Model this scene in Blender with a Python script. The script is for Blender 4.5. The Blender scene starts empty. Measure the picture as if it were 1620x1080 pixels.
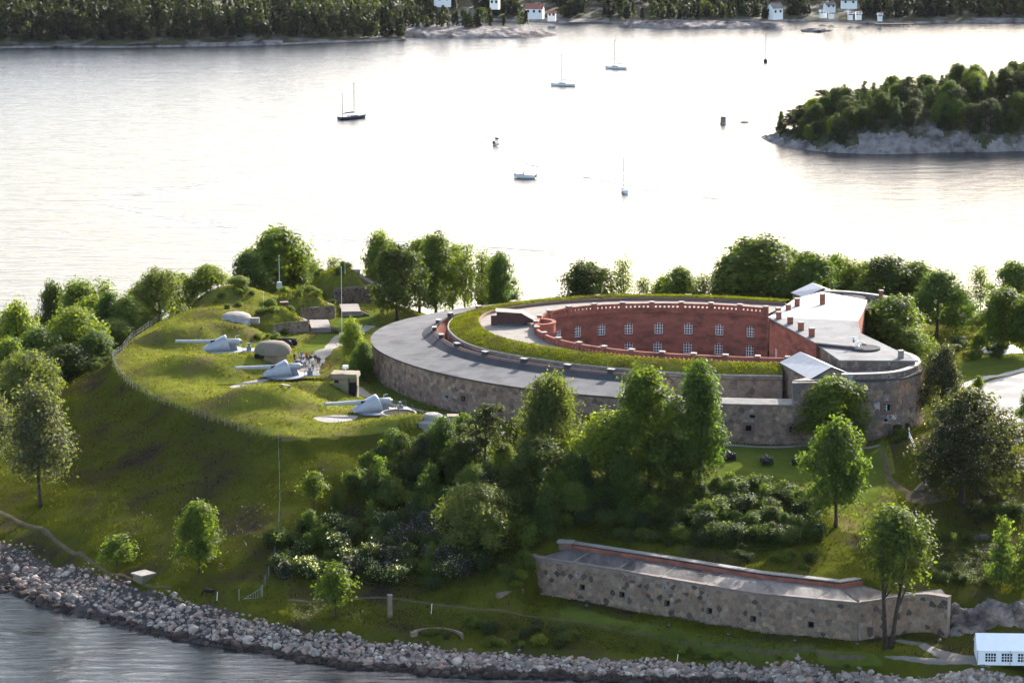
import bpy, bmesh, math, random
import numpy as np
from mathutils import Vector, Matrix, noise as mnoise

sc = bpy.context.scene
R = math.radians
# ------------------------------------------------------------------ camera
CAM_H = 135.0            # metres above the fjord
FPX = 5000.0             # focal length in pixels of the 1620 px wide photograph
HORIZON = -432.0
PITCH = math.atan((540 - HORIZON) / FPX)
cam_d = bpy.data.cameras.new('camera'); cam = bpy.data.objects.new('camera', cam_d)
sc.collection.objects.link(cam)
cam.location = (0, 0, CAM_H); cam.rotation_euler = (math.pi / 2 - PITCH, 0, 0)
cam_d.sensor_width = 36.0; cam_d.lens = FPX / 1620 * 36.0
cam_d.clip_start = 1.0; cam_d.clip_end = 12000.0
sc.camera = cam
# ------------------------------------------------------------------ sky, sun, exposure
SUN_EL, SUN_AZ = 24.0, 29.0      # azimuth measured from +Y (away from the camera) towards +X (right)
world = bpy.data.worlds.new('World'); sc.world = world; world.use_nodes = True
wn = world.node_tree.nodes; wl = world.node_tree.links; wn.clear()
sky = wn.new('ShaderNodeTexSky'); sky.sky_type = 'NISHITA'; sky.sun_disc = False
sky.sun_elevation = R(SUN_EL); sky.sun_rotation = R(SUN_AZ)
sky.air_density = 0.9; sky.dust_density = 2.5; sky.ozone_density = 0.0; sky.altitude = 0
bg = wn.new('ShaderNodeBackground'); bg.inputs['Strength'].default_value = 0.15
wo = wn.new('ShaderNodeOutputWorld')
wl.new(sky.outputs[0], bg.inputs[0]); wl.new(bg.outputs[0], wo.inputs[0])
sun_d = bpy.data.lights.new('sun', 'SUN'); sun_d.energy = 5.0; sun_d.angle = R(0.6); sun_d.color = (1.0, 0.965, 0.91)
sun = bpy.data.objects.new('sun', sun_d); sc.collection.objects.link(sun)
_sd = Vector((math.sin(R(SUN_AZ)) * math.cos(R(SUN_EL)), math.cos(R(SUN_AZ)) * math.cos(R(SUN_EL)), math.sin(R(SUN_EL))))
sun.rotation_euler = (-_sd).to_track_quat('-Z', 'Y').to_euler(); sun.location = _sd * 800
vs = sc.view_settings; vs.view_transform = 'Standard'; vs.look = 'None'; vs.gamma = 1.0; vs.exposure = 1.78
vs.use_curve_mapping = False
sc.cycles.use_denoising = True
sc.cycles.max_bounces = 6; sc.cycles.diffuse_bounces = 3; sc.cycles.glossy_bounces = 3
sc.cycles.transmission_bounces = 3; sc.cycles.transparent_max_bounces = 4; sc.cycles.volume_bounces = 0

# ------------------------------------------------------------------ helpers
rnd = random.Random(7)
_c, _s = math.cos(PITCH), math.sin(PITCH)
def at(px, py, z):
    """world x, y of a photograph pixel on the level z"""
    dx = (px - 810) / FPX; dy = (540 - py) / FPX
    t = (z - CAM_H) / (-_s + dy * _c)
    return dx * t, (_c + dy * _s) * t
def atY(px, py, Y):
    """world point of a photograph pixel at distance Y"""
    dx = (px - 810) / FPX; dy = (540 - py) / FPX
    t = Y / (_c + dy * _s)
    return Vector((dx * t, Y, CAM_H + (-_s + dy * _c) * t))
def ppm(x, y, z):
    """pixels (of the photograph) per metre at a point"""
    return FPX / (y * _c - (z - CAM_H) * _s)

def tag(o, label=None, cat=None, group=None, kind=None):
    if label: o['label'] = label
    if cat: o['category'] = cat
    if group: o['group'] = group
    if kind: o['kind'] = kind
    return o
def empty(name, loc, label=None, cat=None, group=None, rz=0.0):
    o = bpy.data.objects.new(name, None); sc.collection.objects.link(o)
    o.location = loc; o.rotation_euler[2] = rz; o.empty_display_size = .3
    return tag(o, label, cat, group)
def wloc(o):
    v = Vector((0, 0, 0))
    while o is not None:
        v += Vector(o.location); o = o.parent
    return v
def link(name, me, parent=None, mat=None, **kw):
    o = bpy.data.objects.new(name, me); sc.collection.objects.link(o)
    if parent is not None: o.parent = parent
    if mat is not None:
        me.materials.clear(); me.materials.append(mat)
    return tag(o, **kw)
def mesh(name, V, Fc, mat, parent=None, world=False, smooth=False, tint=None, **kw):
    """one mesh object; world=True: coordinates are world ones even under a parent"""
    me = bpy.data.meshes.new(name)
    V = np.asarray(V, dtype=np.float64)
    if world and parent is not None:
        V = V - np.array(wloc(parent))
    me.from_pydata(V.tolist(), [], Fc)
    if smooth: me.polygons.foreach_set('use_smooth', [True] * len(me.polygons))
    if tint is not None:
        a = me.color_attributes.new('tint', 'FLOAT_COLOR', 'POINT')
        t = np.ones((len(V), 4), dtype=np.float32); t[:, :3] = tint
        a.data.foreach_set('color', t.ravel())
    me.update()
    return link(name, me, parent, mat, **kw)
def quads_mesh(name, V, mat, parent=None, tint=None, nper=4, smooth=False, **kw):
    """fast mesh from an (n*nper,3) array of separate polygons"""
    V = np.ascontiguousarray(V, dtype=np.float32); n = len(V); k = n // nper
    me = bpy.data.meshes.new(name)
    me.vertices.add(n); me.vertices.foreach_set('co', V.ravel())
    me.loops.add(n); me.loops.foreach_set('vertex_index', np.arange(n, dtype=np.int32))
    me.polygons.add(k); me.polygons.foreach_set('loop_start', np.arange(0, n, nper, dtype=np.int32))
    me.polygons.foreach_set('loop_total', np.full(k, nper, dtype=np.int32))
    if tint is not None:
        a = me.color_attributes.new('tint', 'FLOAT_COLOR', 'POINT')
        t = np.ones((n, 4), dtype=np.float32); t[:, :3] = tint
        a.data.foreach_set('color', t.ravel())
    me.update(calc_edges=True)
    return link(name, me, parent, mat, **kw)

class MB:
    """collects simple solids into one mesh"""
    def __init__(s): s.v = []; s.f = []
    def add(s, V, Fc):
        b = len(s.v); s.v += [tuple(p) for p in V]; s.f += [tuple(b + i for i in f) for f in Fc]; return s
    def box(s, x0, x1, y0, y1, z0, z1, rz=0, o=(0, 0, 0), taper=1.0):
        cx, cy = (x0 + x1) / 2, (y0 + y1) / 2
        P = [(x0, y0, z0), (x1, y0, z0), (x1, y1, z0), (x0, y1, z0)]
        P += [(cx + (x - cx) * taper, cy + (y - cy) * taper, z1) for x, y, _ in P]
        c, q = math.cos(rz), math.sin(rz)
        P = [(o[0] + x * c - y * q, o[1] + x * q + y * c, o[2] + z) for x, y, z in P]
        return s.add(P, [(3, 2, 1, 0), (4, 5, 6, 7), (0, 1, 5, 4), (1, 2, 6, 5), (2, 3, 7, 6), (3, 0, 4, 7)])
    def tube(s, pts, rad, n=6, cap=True):
        pts = [Vector(p) for p in pts]
        if not hasattr(rad, '__len__'): rad = [rad] * len(pts)
        V = []
        for i, p in enumerate(pts):
            d = (pts[min(i + 1, len(pts) - 1)] - pts[max(i - 1, 0)])
            d = d.normalized() if d.length > 1e-9 else Vector((0, 0, 1))
            a = d.orthogonal().normalized() if abs(d.z) < .9 else Vector((1, 0, 0)).cross(d).normalized()
            if abs(d.z) < .9: a = d.cross(Vector((0, 0, 1))).normalized()
            b = d.cross(a)
            for k in range(n):
                t = 2 * math.pi * k / n
                V.append(p + (a * math.cos(t) + b * math.sin(t)) * rad[i])
        Fc = []
        for i in range(len(pts) - 1):
            for k in range(n):
                k2 = (k + 1) % n
                Fc.append((i * n + k, i * n + k2, (i + 1) * n + k2, (i + 1) * n + k))
        if cap:
            Fc.append(tuple(range(n - 1, -1, -1))); Fc.append(tuple((len(pts) - 1) * n + k for k in range(n)))
        return s.add(V, Fc)
    def lathe(s, prof, n=24, o=(0, 0, 0), a0=0, a1=2 * math.pi):
        """prof: (r, z) list turned about z"""
        full = abs(a1 - a0 - 2 * math.pi) < 1e-6; m = n if full else n + 1
        V = []
        for r, z in prof:
            for k in range(m):
                t = a0 + (a1 - a0) * k / n
                V.append((o[0] + r * math.cos(t), o[1] + r * math.sin(t), o[2] + z))
        Fc = []
        for i in range(len(prof) - 1):
            for k in range(n):
                k2 = (k + 1) % m
                Fc.append((i * m + k, i * m + k2, (i + 1) * m + k2, (i + 1) * m + k))
        return s.add(V, Fc)
    def prism(s, poly, z0, z1):
        n = len(poly); a = sum(poly[i][0] * poly[(i + 1) % n][1] - poly[(i + 1) % n][0] * poly[i][1] for i in range(n))
        if a < 0: poly = poly[::-1]
        V = [(x, y, z0) for x, y in poly] + [(x, y, z1) for x, y in poly]
        Fc = [tuple(range(n - 1, -1, -1)), tuple(range(n, 2 * n))]
        Fc += [(i, (i + 1) % n, n + (i + 1) % n, n + i) for i in range(n)]
        return s.add(V, Fc)
    def build(s, name, mat, parent=None, world=False, smooth=False, tint=None, **kw):
        return mesh(name, s.v, s.f, mat, parent, world, smooth, tint, **kw)

def copy_tree(o, parent=None):
    c = o.copy(); sc.collection.objects.link(c); c.parent = parent
    for ch in list(o.children): copy_tree(ch, c)
    return c

# ------------------------------------------------------------------ materials
def M(name, c1, c2=None, scale=1.0, detail=4, rough=.85, spec=.25, bump=0.0, bscale=None, tint=False,
      stretch=(1, 1, 1), c3=None, scale3=.15, lo=.35, hi=.65, metal=0.0, trans=0.0, coords='pos', transc=None):
    m = bpy.data.materials.new(name); m.use_nodes = True
    N = m.node_tree.nodes; L = m.node_tree.links
    b = N['Principled BSDF']; b.inputs['Roughness'].default_value = rough
    b.inputs['Specular IOR Level'].default_value = spec; b.inputs['Metallic'].default_value = metal
    if coords == 'pos':
        g = N.new('ShaderNodeNewGeometry'); src = g.outputs['Position']
    else:
        g = N.new('ShaderNodeTexCoord'); src = g.outputs['Object']
    mp = N.new('ShaderNodeMapping'); mp.inputs['Scale'].default_value = stretch; L.new(src, mp.inputs[0])
    def nz(sc_, det=detail):
        n = N.new('ShaderNodeTexNoise'); n.inputs['Scale'].default_value = sc_; n.inputs['Detail'].default_value = det
        n.inputs['Roughness'].default_value = .62; L.new(mp.outputs[0], n.inputs['Vector']); return n
    def ramp(n, a, z):
        r = N.new('ShaderNodeMapRange'); r.inputs[1].default_value = a; r.inputs[2].default_value = z
        L.new(n.outputs[0], r.inputs[0]); return r.outputs[0]
    def mix(f, a, z, mode='MIX'):
        x = N.new('ShaderNodeMix'); x.data_type = 'RGBA'; x.blend_type = mode
        if isinstance(f, float): x.inputs[0].default_value = f
        else: L.new(f, x.inputs[0])
        for k, q in ((6, a), (7, z)):
            if isinstance(q, tuple): x.inputs[k].default_value = (*q, 1)
            else: L.new(q, x.inputs[k])
        return x.outputs[2]
    col = tuple(c1)
    if c2 is not None: col = mix(ramp(nz(scale), lo, hi), tuple(c1), tuple(c2))
    if c3 is not None: col = mix(ramp(nz(scale3, 5), .48, .66), col, tuple(c3))
    if tint:
        a = N.new('ShaderNodeAttribute'); a.attribute_name = 'tint'
        col = mix(1.0, col, a.outputs['Color'], 'MULTIPLY')
    if isinstance(col, tuple): b.inputs['Base Color'].default_value = (*col, 1)
    else: L.new(col, b.inputs['Base Color'])
    if bump:
        bn = nz(bscale or scale * 4, 5); bp = N.new('ShaderNodeBump'); bp.inputs['Strength'].default_value = 1.0
        bp.inputs['Distance'].default_value = bump; L.new(bn.outputs[0], bp.inputs['Height']); L.new(bp.outputs[0], b.inputs['Normal'])
    if trans:
        t = N.new('ShaderNodeBsdfTranslucent')
        if isinstance(col, tuple): t.inputs[0].default_value = (*col, 1)
        else:
            tc = mix(1.0, col, tuple(transc or (1.5, 1.6, .7)), 'MULTIPLY'); L.new(tc, t.inputs[0])
        ms = N.new('ShaderNodeMixShader'); ms.inputs[0].default_value = trans
        L.new(b.outputs[0], ms.inputs[1]); L.new(t.outputs[0], ms.inputs[2]); L.new(ms.outputs[0], N['Material Output'].inputs[0])
    return m

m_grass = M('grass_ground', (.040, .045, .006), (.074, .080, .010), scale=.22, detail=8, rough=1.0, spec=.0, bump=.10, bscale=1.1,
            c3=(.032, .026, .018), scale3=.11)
m_lawn = M('mown_grass', (.052, .070, .012), (.076, .094, .017), scale=.35, detail=6, rough=1.0, spec=.0, bump=.05, bscale=3)
m_blade = M('grass_blades', (.040, .047, .006), (.074, .081, .010), scale=.3, detail=8, rough=1.0, spec=.0, tint=True, trans=.35, transc=(1.7, 1.7, .7),
            c3=(.034, .028, .018), scale3=.11)
m_short = M('sunlit_short_grass', (.076, .085, .014), (.115, .122, .023), scale=.3, detail=8, rough=1.0, spec=.0, bump=.08, bscale=1.1, c3=(.095, .078, .034), scale3=.16)  # short yellowish grass, brightened so its colour also carries the plateau's sunlight
m_leaf = M('leaf', (.75, .75, .75), (1.15, 1.15, 1.15), scale=.7, rough=.65, spec=.18, tint=True, trans=.5, transc=(1.75, 1.75, .6), coords='obj')
m_bark = M('bark', (.065, .052, .042), (.035, .028, .022), scale=3, rough=.95, spec=.1, bump=.05, coords='obj')
m_stone = M('wall_stone', (.78, .76, .75), (1.15, 1.12, 1.1), scale=1.6, rough=.95, spec=.06, bump=.04, bscale=5, tint=True)
m_mortar = M('old_mortar', (.150, .120, .100), (.20, .166, .142), scale=.9, rough=.95, spec=.1, c3=(.25, .225, .205), scale3=.5)
m_mortar2 = M('lime_mortar', (.135, .118, .108), (.44, .41, .38), scale=.42, lo=.5, hi=.62, rough=.95, spec=.1)
m_brick = M('red_brick', (.215, .080, .057), (.285, .112, .082), scale=.5, detail=9, rough=.95, spec=.05, bump=.015, bscale=9,
            stretch=(1, 1, 2.2), c3=(.125, .058, .046), scale3=.33)
m_brickl = M('brick_dressing', (.175, .108, .088), (.135, .084, .068), scale=2.0, rough=.9, spec=.15, bump=.02)
m_cap = M('pale_coping_stone', (.30, .265, .245), (.22, .19, .175), scale=2, rough=.9, spec=.2)
m_conc = M('grey_roof_felt', (.098, .097, .099), (.122, .121, .124), scale=.35, detail=7, rough=.95, spec=.04, bump=.01, bscale=2,
           c3=(.072, .071, .073), scale3=.2)
m_felt2 = M('dark_and_shaded_felt', (.048, .048, .052), (.062, .062, .066), scale=.4, detail=7, rough=.95, spec=.04)  # dark fittings; on the ring's inner pitch the darkness is painted shade
m_pale = M('pale_concrete', (.26, .242, .22), (.185, .17, .152), scale=.9, detail=7, rough=.95, spec=.05, bump=.02)
m_conc_old = M('weathered_concrete', (.235, .185, .135), (.15, .115, .085), scale=.55, detail=7, rough=.95, spec=.15, bump=.06, bscale=2.5,
               c3=(.12, .135, .075), scale3=.35)
m_camo = M('camouflaged_concrete', (.14, .115, .095), (.20, .155, .125), scale=.3, detail=3, rough=.95, spec=.15, bump=.05, bscale=2.5,
           c3=(.09, .115, .075), scale3=.3)
m_gravel = M('pale_gravel', (.235, .215, .19), (.18, .162, .142), scale=.7, detail=8, rough=.95, spec=.04, bump=.02, bscale=6)
m_tarmac = M('worn_tarmac', (.20, .19, .18), (.26, .25, .237), scale=.25, detail=8, rough=.95, spec=.05)
m_dirt = M('bare_earth', (.070, .058, .036), (.105, .085, .055), scale=.8, rough=1.0, spec=.0, bump=.05)
m_zinc = M('zinc_sheet', (.20, .21, .228), (.255, .265, .285), scale=.7, detail=6, rough=.5, spec=.5)
m_white = M('white_paint', (.80, .80, .78), (.72, .72, .70), scale=3, rough=.5, spec=.4)
m_tentw = M('white_canvas', (.84, .84, .85), (.78, .78, .80), scale=.6, rough=.6, spec=.3)
m_glass = M('window_glass', (.012, .014, .018), (.03, .034, .04), scale=.6, rough=.08, spec=.6)
m_dark = M('dark_recess', (.012, .011, .011), (.02, .018, .017), scale=1, rough=.95, spec=.05)
m_gun = M('pale_grey_gun_paint', (.27, .285, .32), (.33, .345, .375), scale=.8, rough=.5, spec=.4, c3=(.27, .275, .29), scale3=.6)
m_gund = M('blue_grey_steel', (.12, .135, .165), (.16, .175, .205), scale=1.5, rough=.5, spec=.4)
m_iron = M('black_iron', (.014, .014, .015), (.022, .021, .021), scale=4, rough=.65, spec=.35)
m_wood = M('weathered_planks', (.235, .205, .19), (.165, .14, .125), scale=1.2, rough=.9, spec=.15, stretch=(.3, 3, 1))
m_woodd = M('dark_timber', (.045, .032, .028), (.07, .05, .042), scale=1.5, rough=.9, spec=.15)
m_rust = M('brown_steel', (.055, .022, .022), (.085, .034, .030), scale=.8, rough=.7, spec=.3)
m_post = M('galvanised_steel', (.22, .225, .23), (.17, .175, .18), scale=4, rough=.5, spec=.5)
m_rock = M('bare_rock', (.085, .075, .072), (.19, .172, .165), scale=.45, detail=9, rough=.95, spec=.05, bump=.35, bscale=.9,
           c3=(.035, .03, .032), scale3=.25)
m_boulder = M('boulder_stone', (.66, .60, .55), (1.22, 1.12, 1.03), scale=1.3, rough=.95, spec=.06, bump=.05, bscale=3, tint=True)
m_roofred = M('red_roof_tile', (.30, .12, .085), (.22, .095, .07), scale=1, rough=.8, spec=.2)
m_sand = M('paving', (.33, .315, .30), (.27, .26, .245), scale=.6, rough=.9, spec=.2)
# ------------------------------------------------------------------ terrain of the island
CP = []          # control points (world x, y, z)
def cp(pts, z=None):
    for p in pts:
        zz = p[2] if len(p) > 2 else z
        x, y = at(p[0], p[1], zz); CP.append((x, y, zz))
def cw(*pts):
    CP.extend(pts)
SHORE = [(-260, 850), (-150, 884), (-60, 915), (0, 934), (36, 942), (61, 958), (111, 972), (167, 982), (228, 1002), (286, 1011), (361, 1024), (420, 1031), (453, 1040), (505, 1048),
         (567, 1057), (632, 1061), (684, 1067), (775, 1070), (910, 1074), (1060, 1079), (1200, 1084), (1300, 1089), (1420, 1097), (1620, 1112), (1760, 1125)]
cp(SHORE, 0.0)
for p in SHORE[::2]:
    x, y = at(*p, 0.0); cw((x, y - 9, -3.0), (x, y - 22, -6.0))
ROCKTOP = [(-150, 800, 3.6), (-60, 832, 3.6), (0, 852, 3.5), (60, 868, 3.5), (110, 888, 3.5), (170, 912, 3.5), (240, 935, 3.5), (300, 952, 3.4), (400, 976, 3.3), (470, 990, 3.2), (540, 1003, 3.0),
           (620, 1013, 2.9), (690, 1020, 2.7), (760, 1031, 2.3), (850, 1034, 2.2), (1000, 1041, 2.2), (1100, 1046, 2.1), (1200, 1053, 2.1), (1300, 1062, 2.0), (1420, 1072, 1.9), (1620, 1086, 1.8)]
cp(ROCKTOP)
cp([(-150, 760, 6), (-60, 785, 5.8), (0, 812, 5.6), (60, 842, 5.4), (120, 872, 5.2), (190, 902, 5), (260, 922, 5), (340, 942, 5), (420, 948, 5), (500, 950, 5.1), (590, 946, 5.3), (640, 952, 5.4), (700, 956, 5.3),
    (780, 962, 5.1), (850, 955, 5.1), (900, 968, 4.8), (1000, 990, 4.8), (1143, 1013, 4.7), (1291, 1030, 4.7), (1355, 1032, 4.6), (1450, 1034, 4.4), (1540, 1050, 4.3), (1620, 1062, 4.2),
    (1480, 1005, 4.6), (1560, 1015, 4.5), (1000, 1018, 3.6), (1200, 1036, 3.5), (700, 990, 4.1), (500, 970, 4.3), (850, 1000, 4.0)])
# crest of the battery plateau and the slope below it
CREST = [(178, 567, 20), (186, 588, 20), (210, 610, 20), (240, 627, 20), (280, 642, 20), (330, 660, 20), (385, 678, 20), (440, 692, 20)]
cp(CREST)
cp([(205, 540, 20), (240, 515, 20), (290, 495, 20), (330, 477, 20.3), (500, 690, 20), (560, 684, 20), (640, 684, 20.3), (700, 690, 19.6)])
for (a, b, za) in [((186, 588), (0, 812), 5.6), ((240, 627), (120, 872), 5.2), ((280, 642), (190, 902), 5), ((330, 660), (260, 922), 5), ((385, 678), (340, 942), 5), ((440, 692), (420, 948), 5)]:
    x0, y0 = at(*a, 20); x1, y1 = at(*b, za)
    for t in (.3, .6, .88):
        cw((x0 + (x1 - x0) * t, y0 + (y1 - y0) * t, 20 + (za - 20) * (t ** .93)))
cw((-84, 592, 14.5), (-95, 590, 9), (-112, 590, 2), (-128, 590, -3), (-80, 640, 8), (-95, 660, 1), (-112, 640, -2), (-60, 640, 11), (-62, 676, 1), (-90, 545, 8), (-105, 535, 5), (-125, 530, 0), (-140, 540, -4),
   (-100, 505, 5), (-120, 500, .5), (-135, 495, -4))
# battery plateau
cp([(260, 560, 20.3), (330, 520, 20.8), (330, 555, 20.5), (400, 553, 20.3), (430, 595, 20.1), (350, 610, 20.1), (470, 592, 19.6), (520, 570, 19.2), (560, 520, 19.2), (590, 480, 19.0), (560, 660, 20.0),
    (600, 645, 19.4), (570, 610, 18.8), (595, 610, 18.4), (650, 643, 18.2), (740, 660, 18.0), (800, 668, 17.9), (500, 540, 19.4), (490, 520, 19.5), (540, 500, 19.4), (420, 480, 20.6), (380, 470, 21.0), (470, 450, 21), (560, 450, 19.5)])
cw((-20, 640, 16), (-30, 665, 9), (-15, 690, 3), (10, 660, 10), (30, 690, 2), (60, 690, 2), (-45, 625, 19.5), (-40, 650, 12), (90, 640, 15), (120, 640, 12), (90, 690, 2), (130, 690, 1), (40, 640, 14), (65, 625, 17.5), (-20, 720, -3), (60, 725, -3), (140, 725, -3), (-80, 700, -4))
# lawn in front of the ring, hillside, lower battery
cp([(880, 690, 17.7), (1000, 705, 17.6), (1160, 712, 17.5), (1260, 712, 17.5), (1160, 735, 17.3), (1250, 738, 17.2), (1160, 750, 16.9), (1250, 756, 16.6), (1370, 712, 17.5), (1390, 760, 15.6), (1440, 790, 14.4), (1330, 770, 15.9),
    (1000, 765, 15.7), (1100, 800, 14.5), (1200, 850, 12.9), (1300, 880, 12.2), (1000, 840, 13.0), (905, 835, 13.1), (910, 856, 11.4), (1050, 879, 11.25), (1200, 902, 11.25), (1314, 919, 11.2), (1400, 925, 11.0), (1380, 860, 12.3),
    (1500, 830, 11.4), (1600, 830, 11.6), (1450, 890, 10.4), (1560, 925, 9.2), (1620, 930, 9.2), (1520, 940, 8.6), (700, 905, 7.6), (700, 800, 13), (700, 725, 17.2), (600, 800, 13), (560, 880, 8.4), (560, 730, 18.2), (800, 880, 10), (800, 790, 14.4),
    (800, 712, 17.4), (640, 700, 19.4), (480, 880, 8.2), (500, 780, 14.6), (640, 930, 6.2), (800, 930, 7), (850, 900, 9.2)])
# right: earth bank beside the tower, stairs, road
cp([(1400, 695, 18.4), (1432, 684, 20.2), (1425, 712, 19.2), (1450, 700, 20.3), (1480, 700, 20.3), (1530, 780, 15.0), (1600, 760, 16.2), (1560, 700, 19.2), (1600, 690, 19.2), (1620, 720, 18.8), (1560, 640, 19), (1620, 605, 19), (1620, 670, 19), (1530, 590, 18.8),
    (1600, 560, 18.8), (1500, 560, 18.6), (1720, 640, 19), (1760, 760, 16), (1760, 900, 10), (1760, 560, 18)])
cw((75, 600, 18), (95, 610, 18), (110, 640, 15), (150, 640, 12), (150, 690, 0))
_P = np.array(CP); _N = len(_P); _sc = 100.0
def _U(r2):
    return np.where(r2 > 1e-12, r2 * np.log(np.maximum(r2, 1e-12)), 0)
_A = _P[:, :2] / _sc
_d2 = ((_A[:, None] - _A[None]) ** 2).sum(-1)
_K = np.zeros((_N + 3, _N + 3)); _K[:_N, :_N] = _U(_d2) + np.eye(_N) * 2e-4
_K[:_N, _N] = 1; _K[:_N, _N + 1:] = _A; _K[_N, :_N] = 1; _K[_N + 1:, :_N] = _A.T
_W = np.linalg.solve(_K, np.concatenate([_P[:, 2], np.zeros(3)]))
def tps(X, Y):
    sh = X.shape; Q = np.stack([X.ravel(), Y.ravel()], 1) / _sc
    out = np.empty(len(Q))
    for i in range(0, len(Q), 20000):
        q = Q[i:i + 20000]
        d = ((q[:, None] - _A[None]) ** 2).sum(-1)
        out[i:i + 20000] = _U(d) @ _W[:_N] + _W[_N] + q @ _W[_N + 1:]
    return out.reshape(sh)
GX0, GX1, GY0, GY1, GS = -150.0, 160.0, 412.0, 735.0, 0.8
gx = np.arange(GX0, GX1 + .1, GS); gy = np.arange(GY0, GY1 + .1, GS)
GXX, GYY = np.meshgrid(gx, gy)
TZ = tps(GXX, GYY)
# mounds of the battery: (px, py, z of the ground there, height, radius along x, radius along y, turn)
def mound(px, py, z, h, rx, ry, rot=0, flat=2.0):
    global TZ
    x, y = at(px, py, z); c, q = math.cos(rot), math.sin(rot)
    u = ((GXX - x) * c + (GYY - y) * q) / rx; v = (-(GXX - x) * q + (GYY - y) * c) / ry
    TZ = TZ + h * np.exp(-((u * u + v * v) ** (flat / 2)))
for a in [(320, 590, 20.2, 2.7, 8.5, 6.5, 0, 3), (425, 645, 20, 2.7, 8.5, 6.5, -.1, 3), (500, 628, 19.6, 2.3, 5.5, 4.5, -.3, 3), (400, 585, 20, 1.6, 5, 4.5, 0, 3), (290, 538, 20.6, 2.6, 7, 5.5, 0, 3), (365, 530, 20.6, 2.5, 6, 5, 0, 3),
          (640, 682, 19.8, 2.0, 7.5, 4.8, 0, 3), (330, 500, 20.8, 1.5, 7, 5.5, 0, 2.5), (420, 508, 20.6, 2.2, 6, 5, 0, 3), (385, 478, 20.8, 2.0, 9, 6, 0, 2.5), (560, 570, 18.9, 2.4, 7.5, 7, .5, 3)]:
    mound(*a)
# ------------------------------------------------------------------ plan curves of the fort
def crom(pts, n=14, closed=False):
    P = [np.array(p, float) for p in pts]; out = []
    m = len(P); rng = range(m if closed else m - 1)
    for i in rng:
        if closed: p0, p1, p2, p3 = P[i - 1], P[i], P[(i + 1) % m], P[(i + 2) % m]
        else: p0, p1, p2, p3 = P[max(i - 1, 0)], P[i], P[i + 1], P[min(i + 2, m - 1)]
        for k in range(n):
            t = k / n
            out.append(.5 * (2 * p1 + (p2 - p0) * t + (2 * p0 - 5 * p1 + 4 * p2 - p3) * t * t + (3 * p1 - p0 - 3 * p2 + p3) * t ** 3))
    if not closed: out.append(P[-1])
    return np.array(out)
def resample(C, step):
    C = np.asarray(C); d = np.r_[0, np.cumsum(np.linalg.norm(np.diff(C, axis=0), axis=1))]
    n = max(2, int(round(d[-1] / step)) + 1); s = np.linspace(0, d[-1], n)
    return np.stack([np.interp(s, d, C[:, k]) for k in range(C.shape[1])], 1), s
def smooth(C, it=30):
    C = C.copy()
    for _ in range(it): C[1:-1] = .25 * C[:-2] + .5 * C[1:-1] + .25 * C[2:]
    return C
def offset(C, d):
    """to the left of the direction of travel"""
    T = np.gradient(C, axis=0); T /= np.linalg.norm(T, axis=1)[:, None]
    return C + np.stack([-T[:, 1], T[:, 0]], 1) * d
Z_OUT = 24.0
_o = [at(*p, Z_OUT) for p in [(1257, 640), (1167, 639), (1070, 634.5), (977, 628), (905, 622.5), (835, 614.5), (783, 607), (715, 594), (664, 581), (625, 567), (602, 556), (589, 543), (589, 532), (605, 519), (636, 507), (667, 500.5), (693, 495.5), (750, 486)]]
_o += [(8, 613), (28, 616), (48, 611)]
OUT = resample(smooth(resample(crom(_o), 1.0)[0], 40), 1.0)[0]     # near right end -> left -> far right end (clockwise seen from above: inner side on the right)
_g = [at(*p, 26.3) for p in [(1238, 594.5), (1170, 594), (1100, 591.5), (1000, 585), (900, 575), (800, 560), (740, 545), (712, 526), (708, 514), (720, 500), (750, 491), (780, 486), (860, 476.5)]]
_g += [(22, 604), (38, 603), (54, 598)]
GRS = resample(smooth(resample(crom(_g), 1.0)[0], 30), 1.0)[0]
_p = [at(*p, 28.0) for p in [(1250, 566), (1165, 563.5), (1110, 561), (1050, 558), (1000, 554.5), (950, 548.5), (900, 540), (866, 530.5), (848, 518), (850, 505), (862, 494), (897, 486), (931, 482.3), (973, 480), (1018, 479), (1066, 479), (1115, 480), (1165, 482.5), (1215, 486.5)]]
PAR = resample(smooth(resample(crom(_p), .7)[0], 30), .7)[0]
def inside(poly, X, Y):
    ins = np.zeros(X.shape, bool); n = len(poly); j = n - 1
    for i in range(n):
        xi, yi = poly[i]; xj, yj = poly[j]
        if abs(yj - yi) > 1e-9:
            ins ^= ((yi > Y) != (yj > Y)) & (X < (xj - xi) * (Y - yi) / (yj - yi) + xi)
        j = i
    return ins
# crisp rim: the ground breaks away just outside the fence line
_cr = resample(crom([at(*p, 20.0) for p in [(330, 477), (290, 495), (240, 515), (205, 540), (178, 567), (186, 588), (210, 610), (240, 627), (280, 642), (330, 660), (385, 678), (440, 692), (500, 692), (560, 690), (620, 690)]]), 1.0)[0]
_cl = np.concatenate([_cr, [(30, 560), (30, 640), (-30, 640)]])
_dd = np.full(GXX.shape, 1e9)
for _q in _cr: _dd = np.minimum(_dd, (GXX - _q[0]) ** 2 + (GYY - _q[1]) ** 2)
_dd = np.sqrt(_dd); _out = ~inside([tuple(p) for p in _cl], GXX, GYY)
TZ = np.where(_out & (TZ > 4), TZ - np.minimum(2.6 * (1 - np.exp(-_dd / 2.6)) * np.exp(-_dd / 22), np.maximum(TZ - 4, 0) * .5), TZ)
_ring = np.concatenate([offset(OUT, -1.2), [(62, 600), (62, 530)]])
TZ = np.where(inside(_ring, GXX, GYY), np.minimum(TZ, 16.6), TZ)
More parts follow.
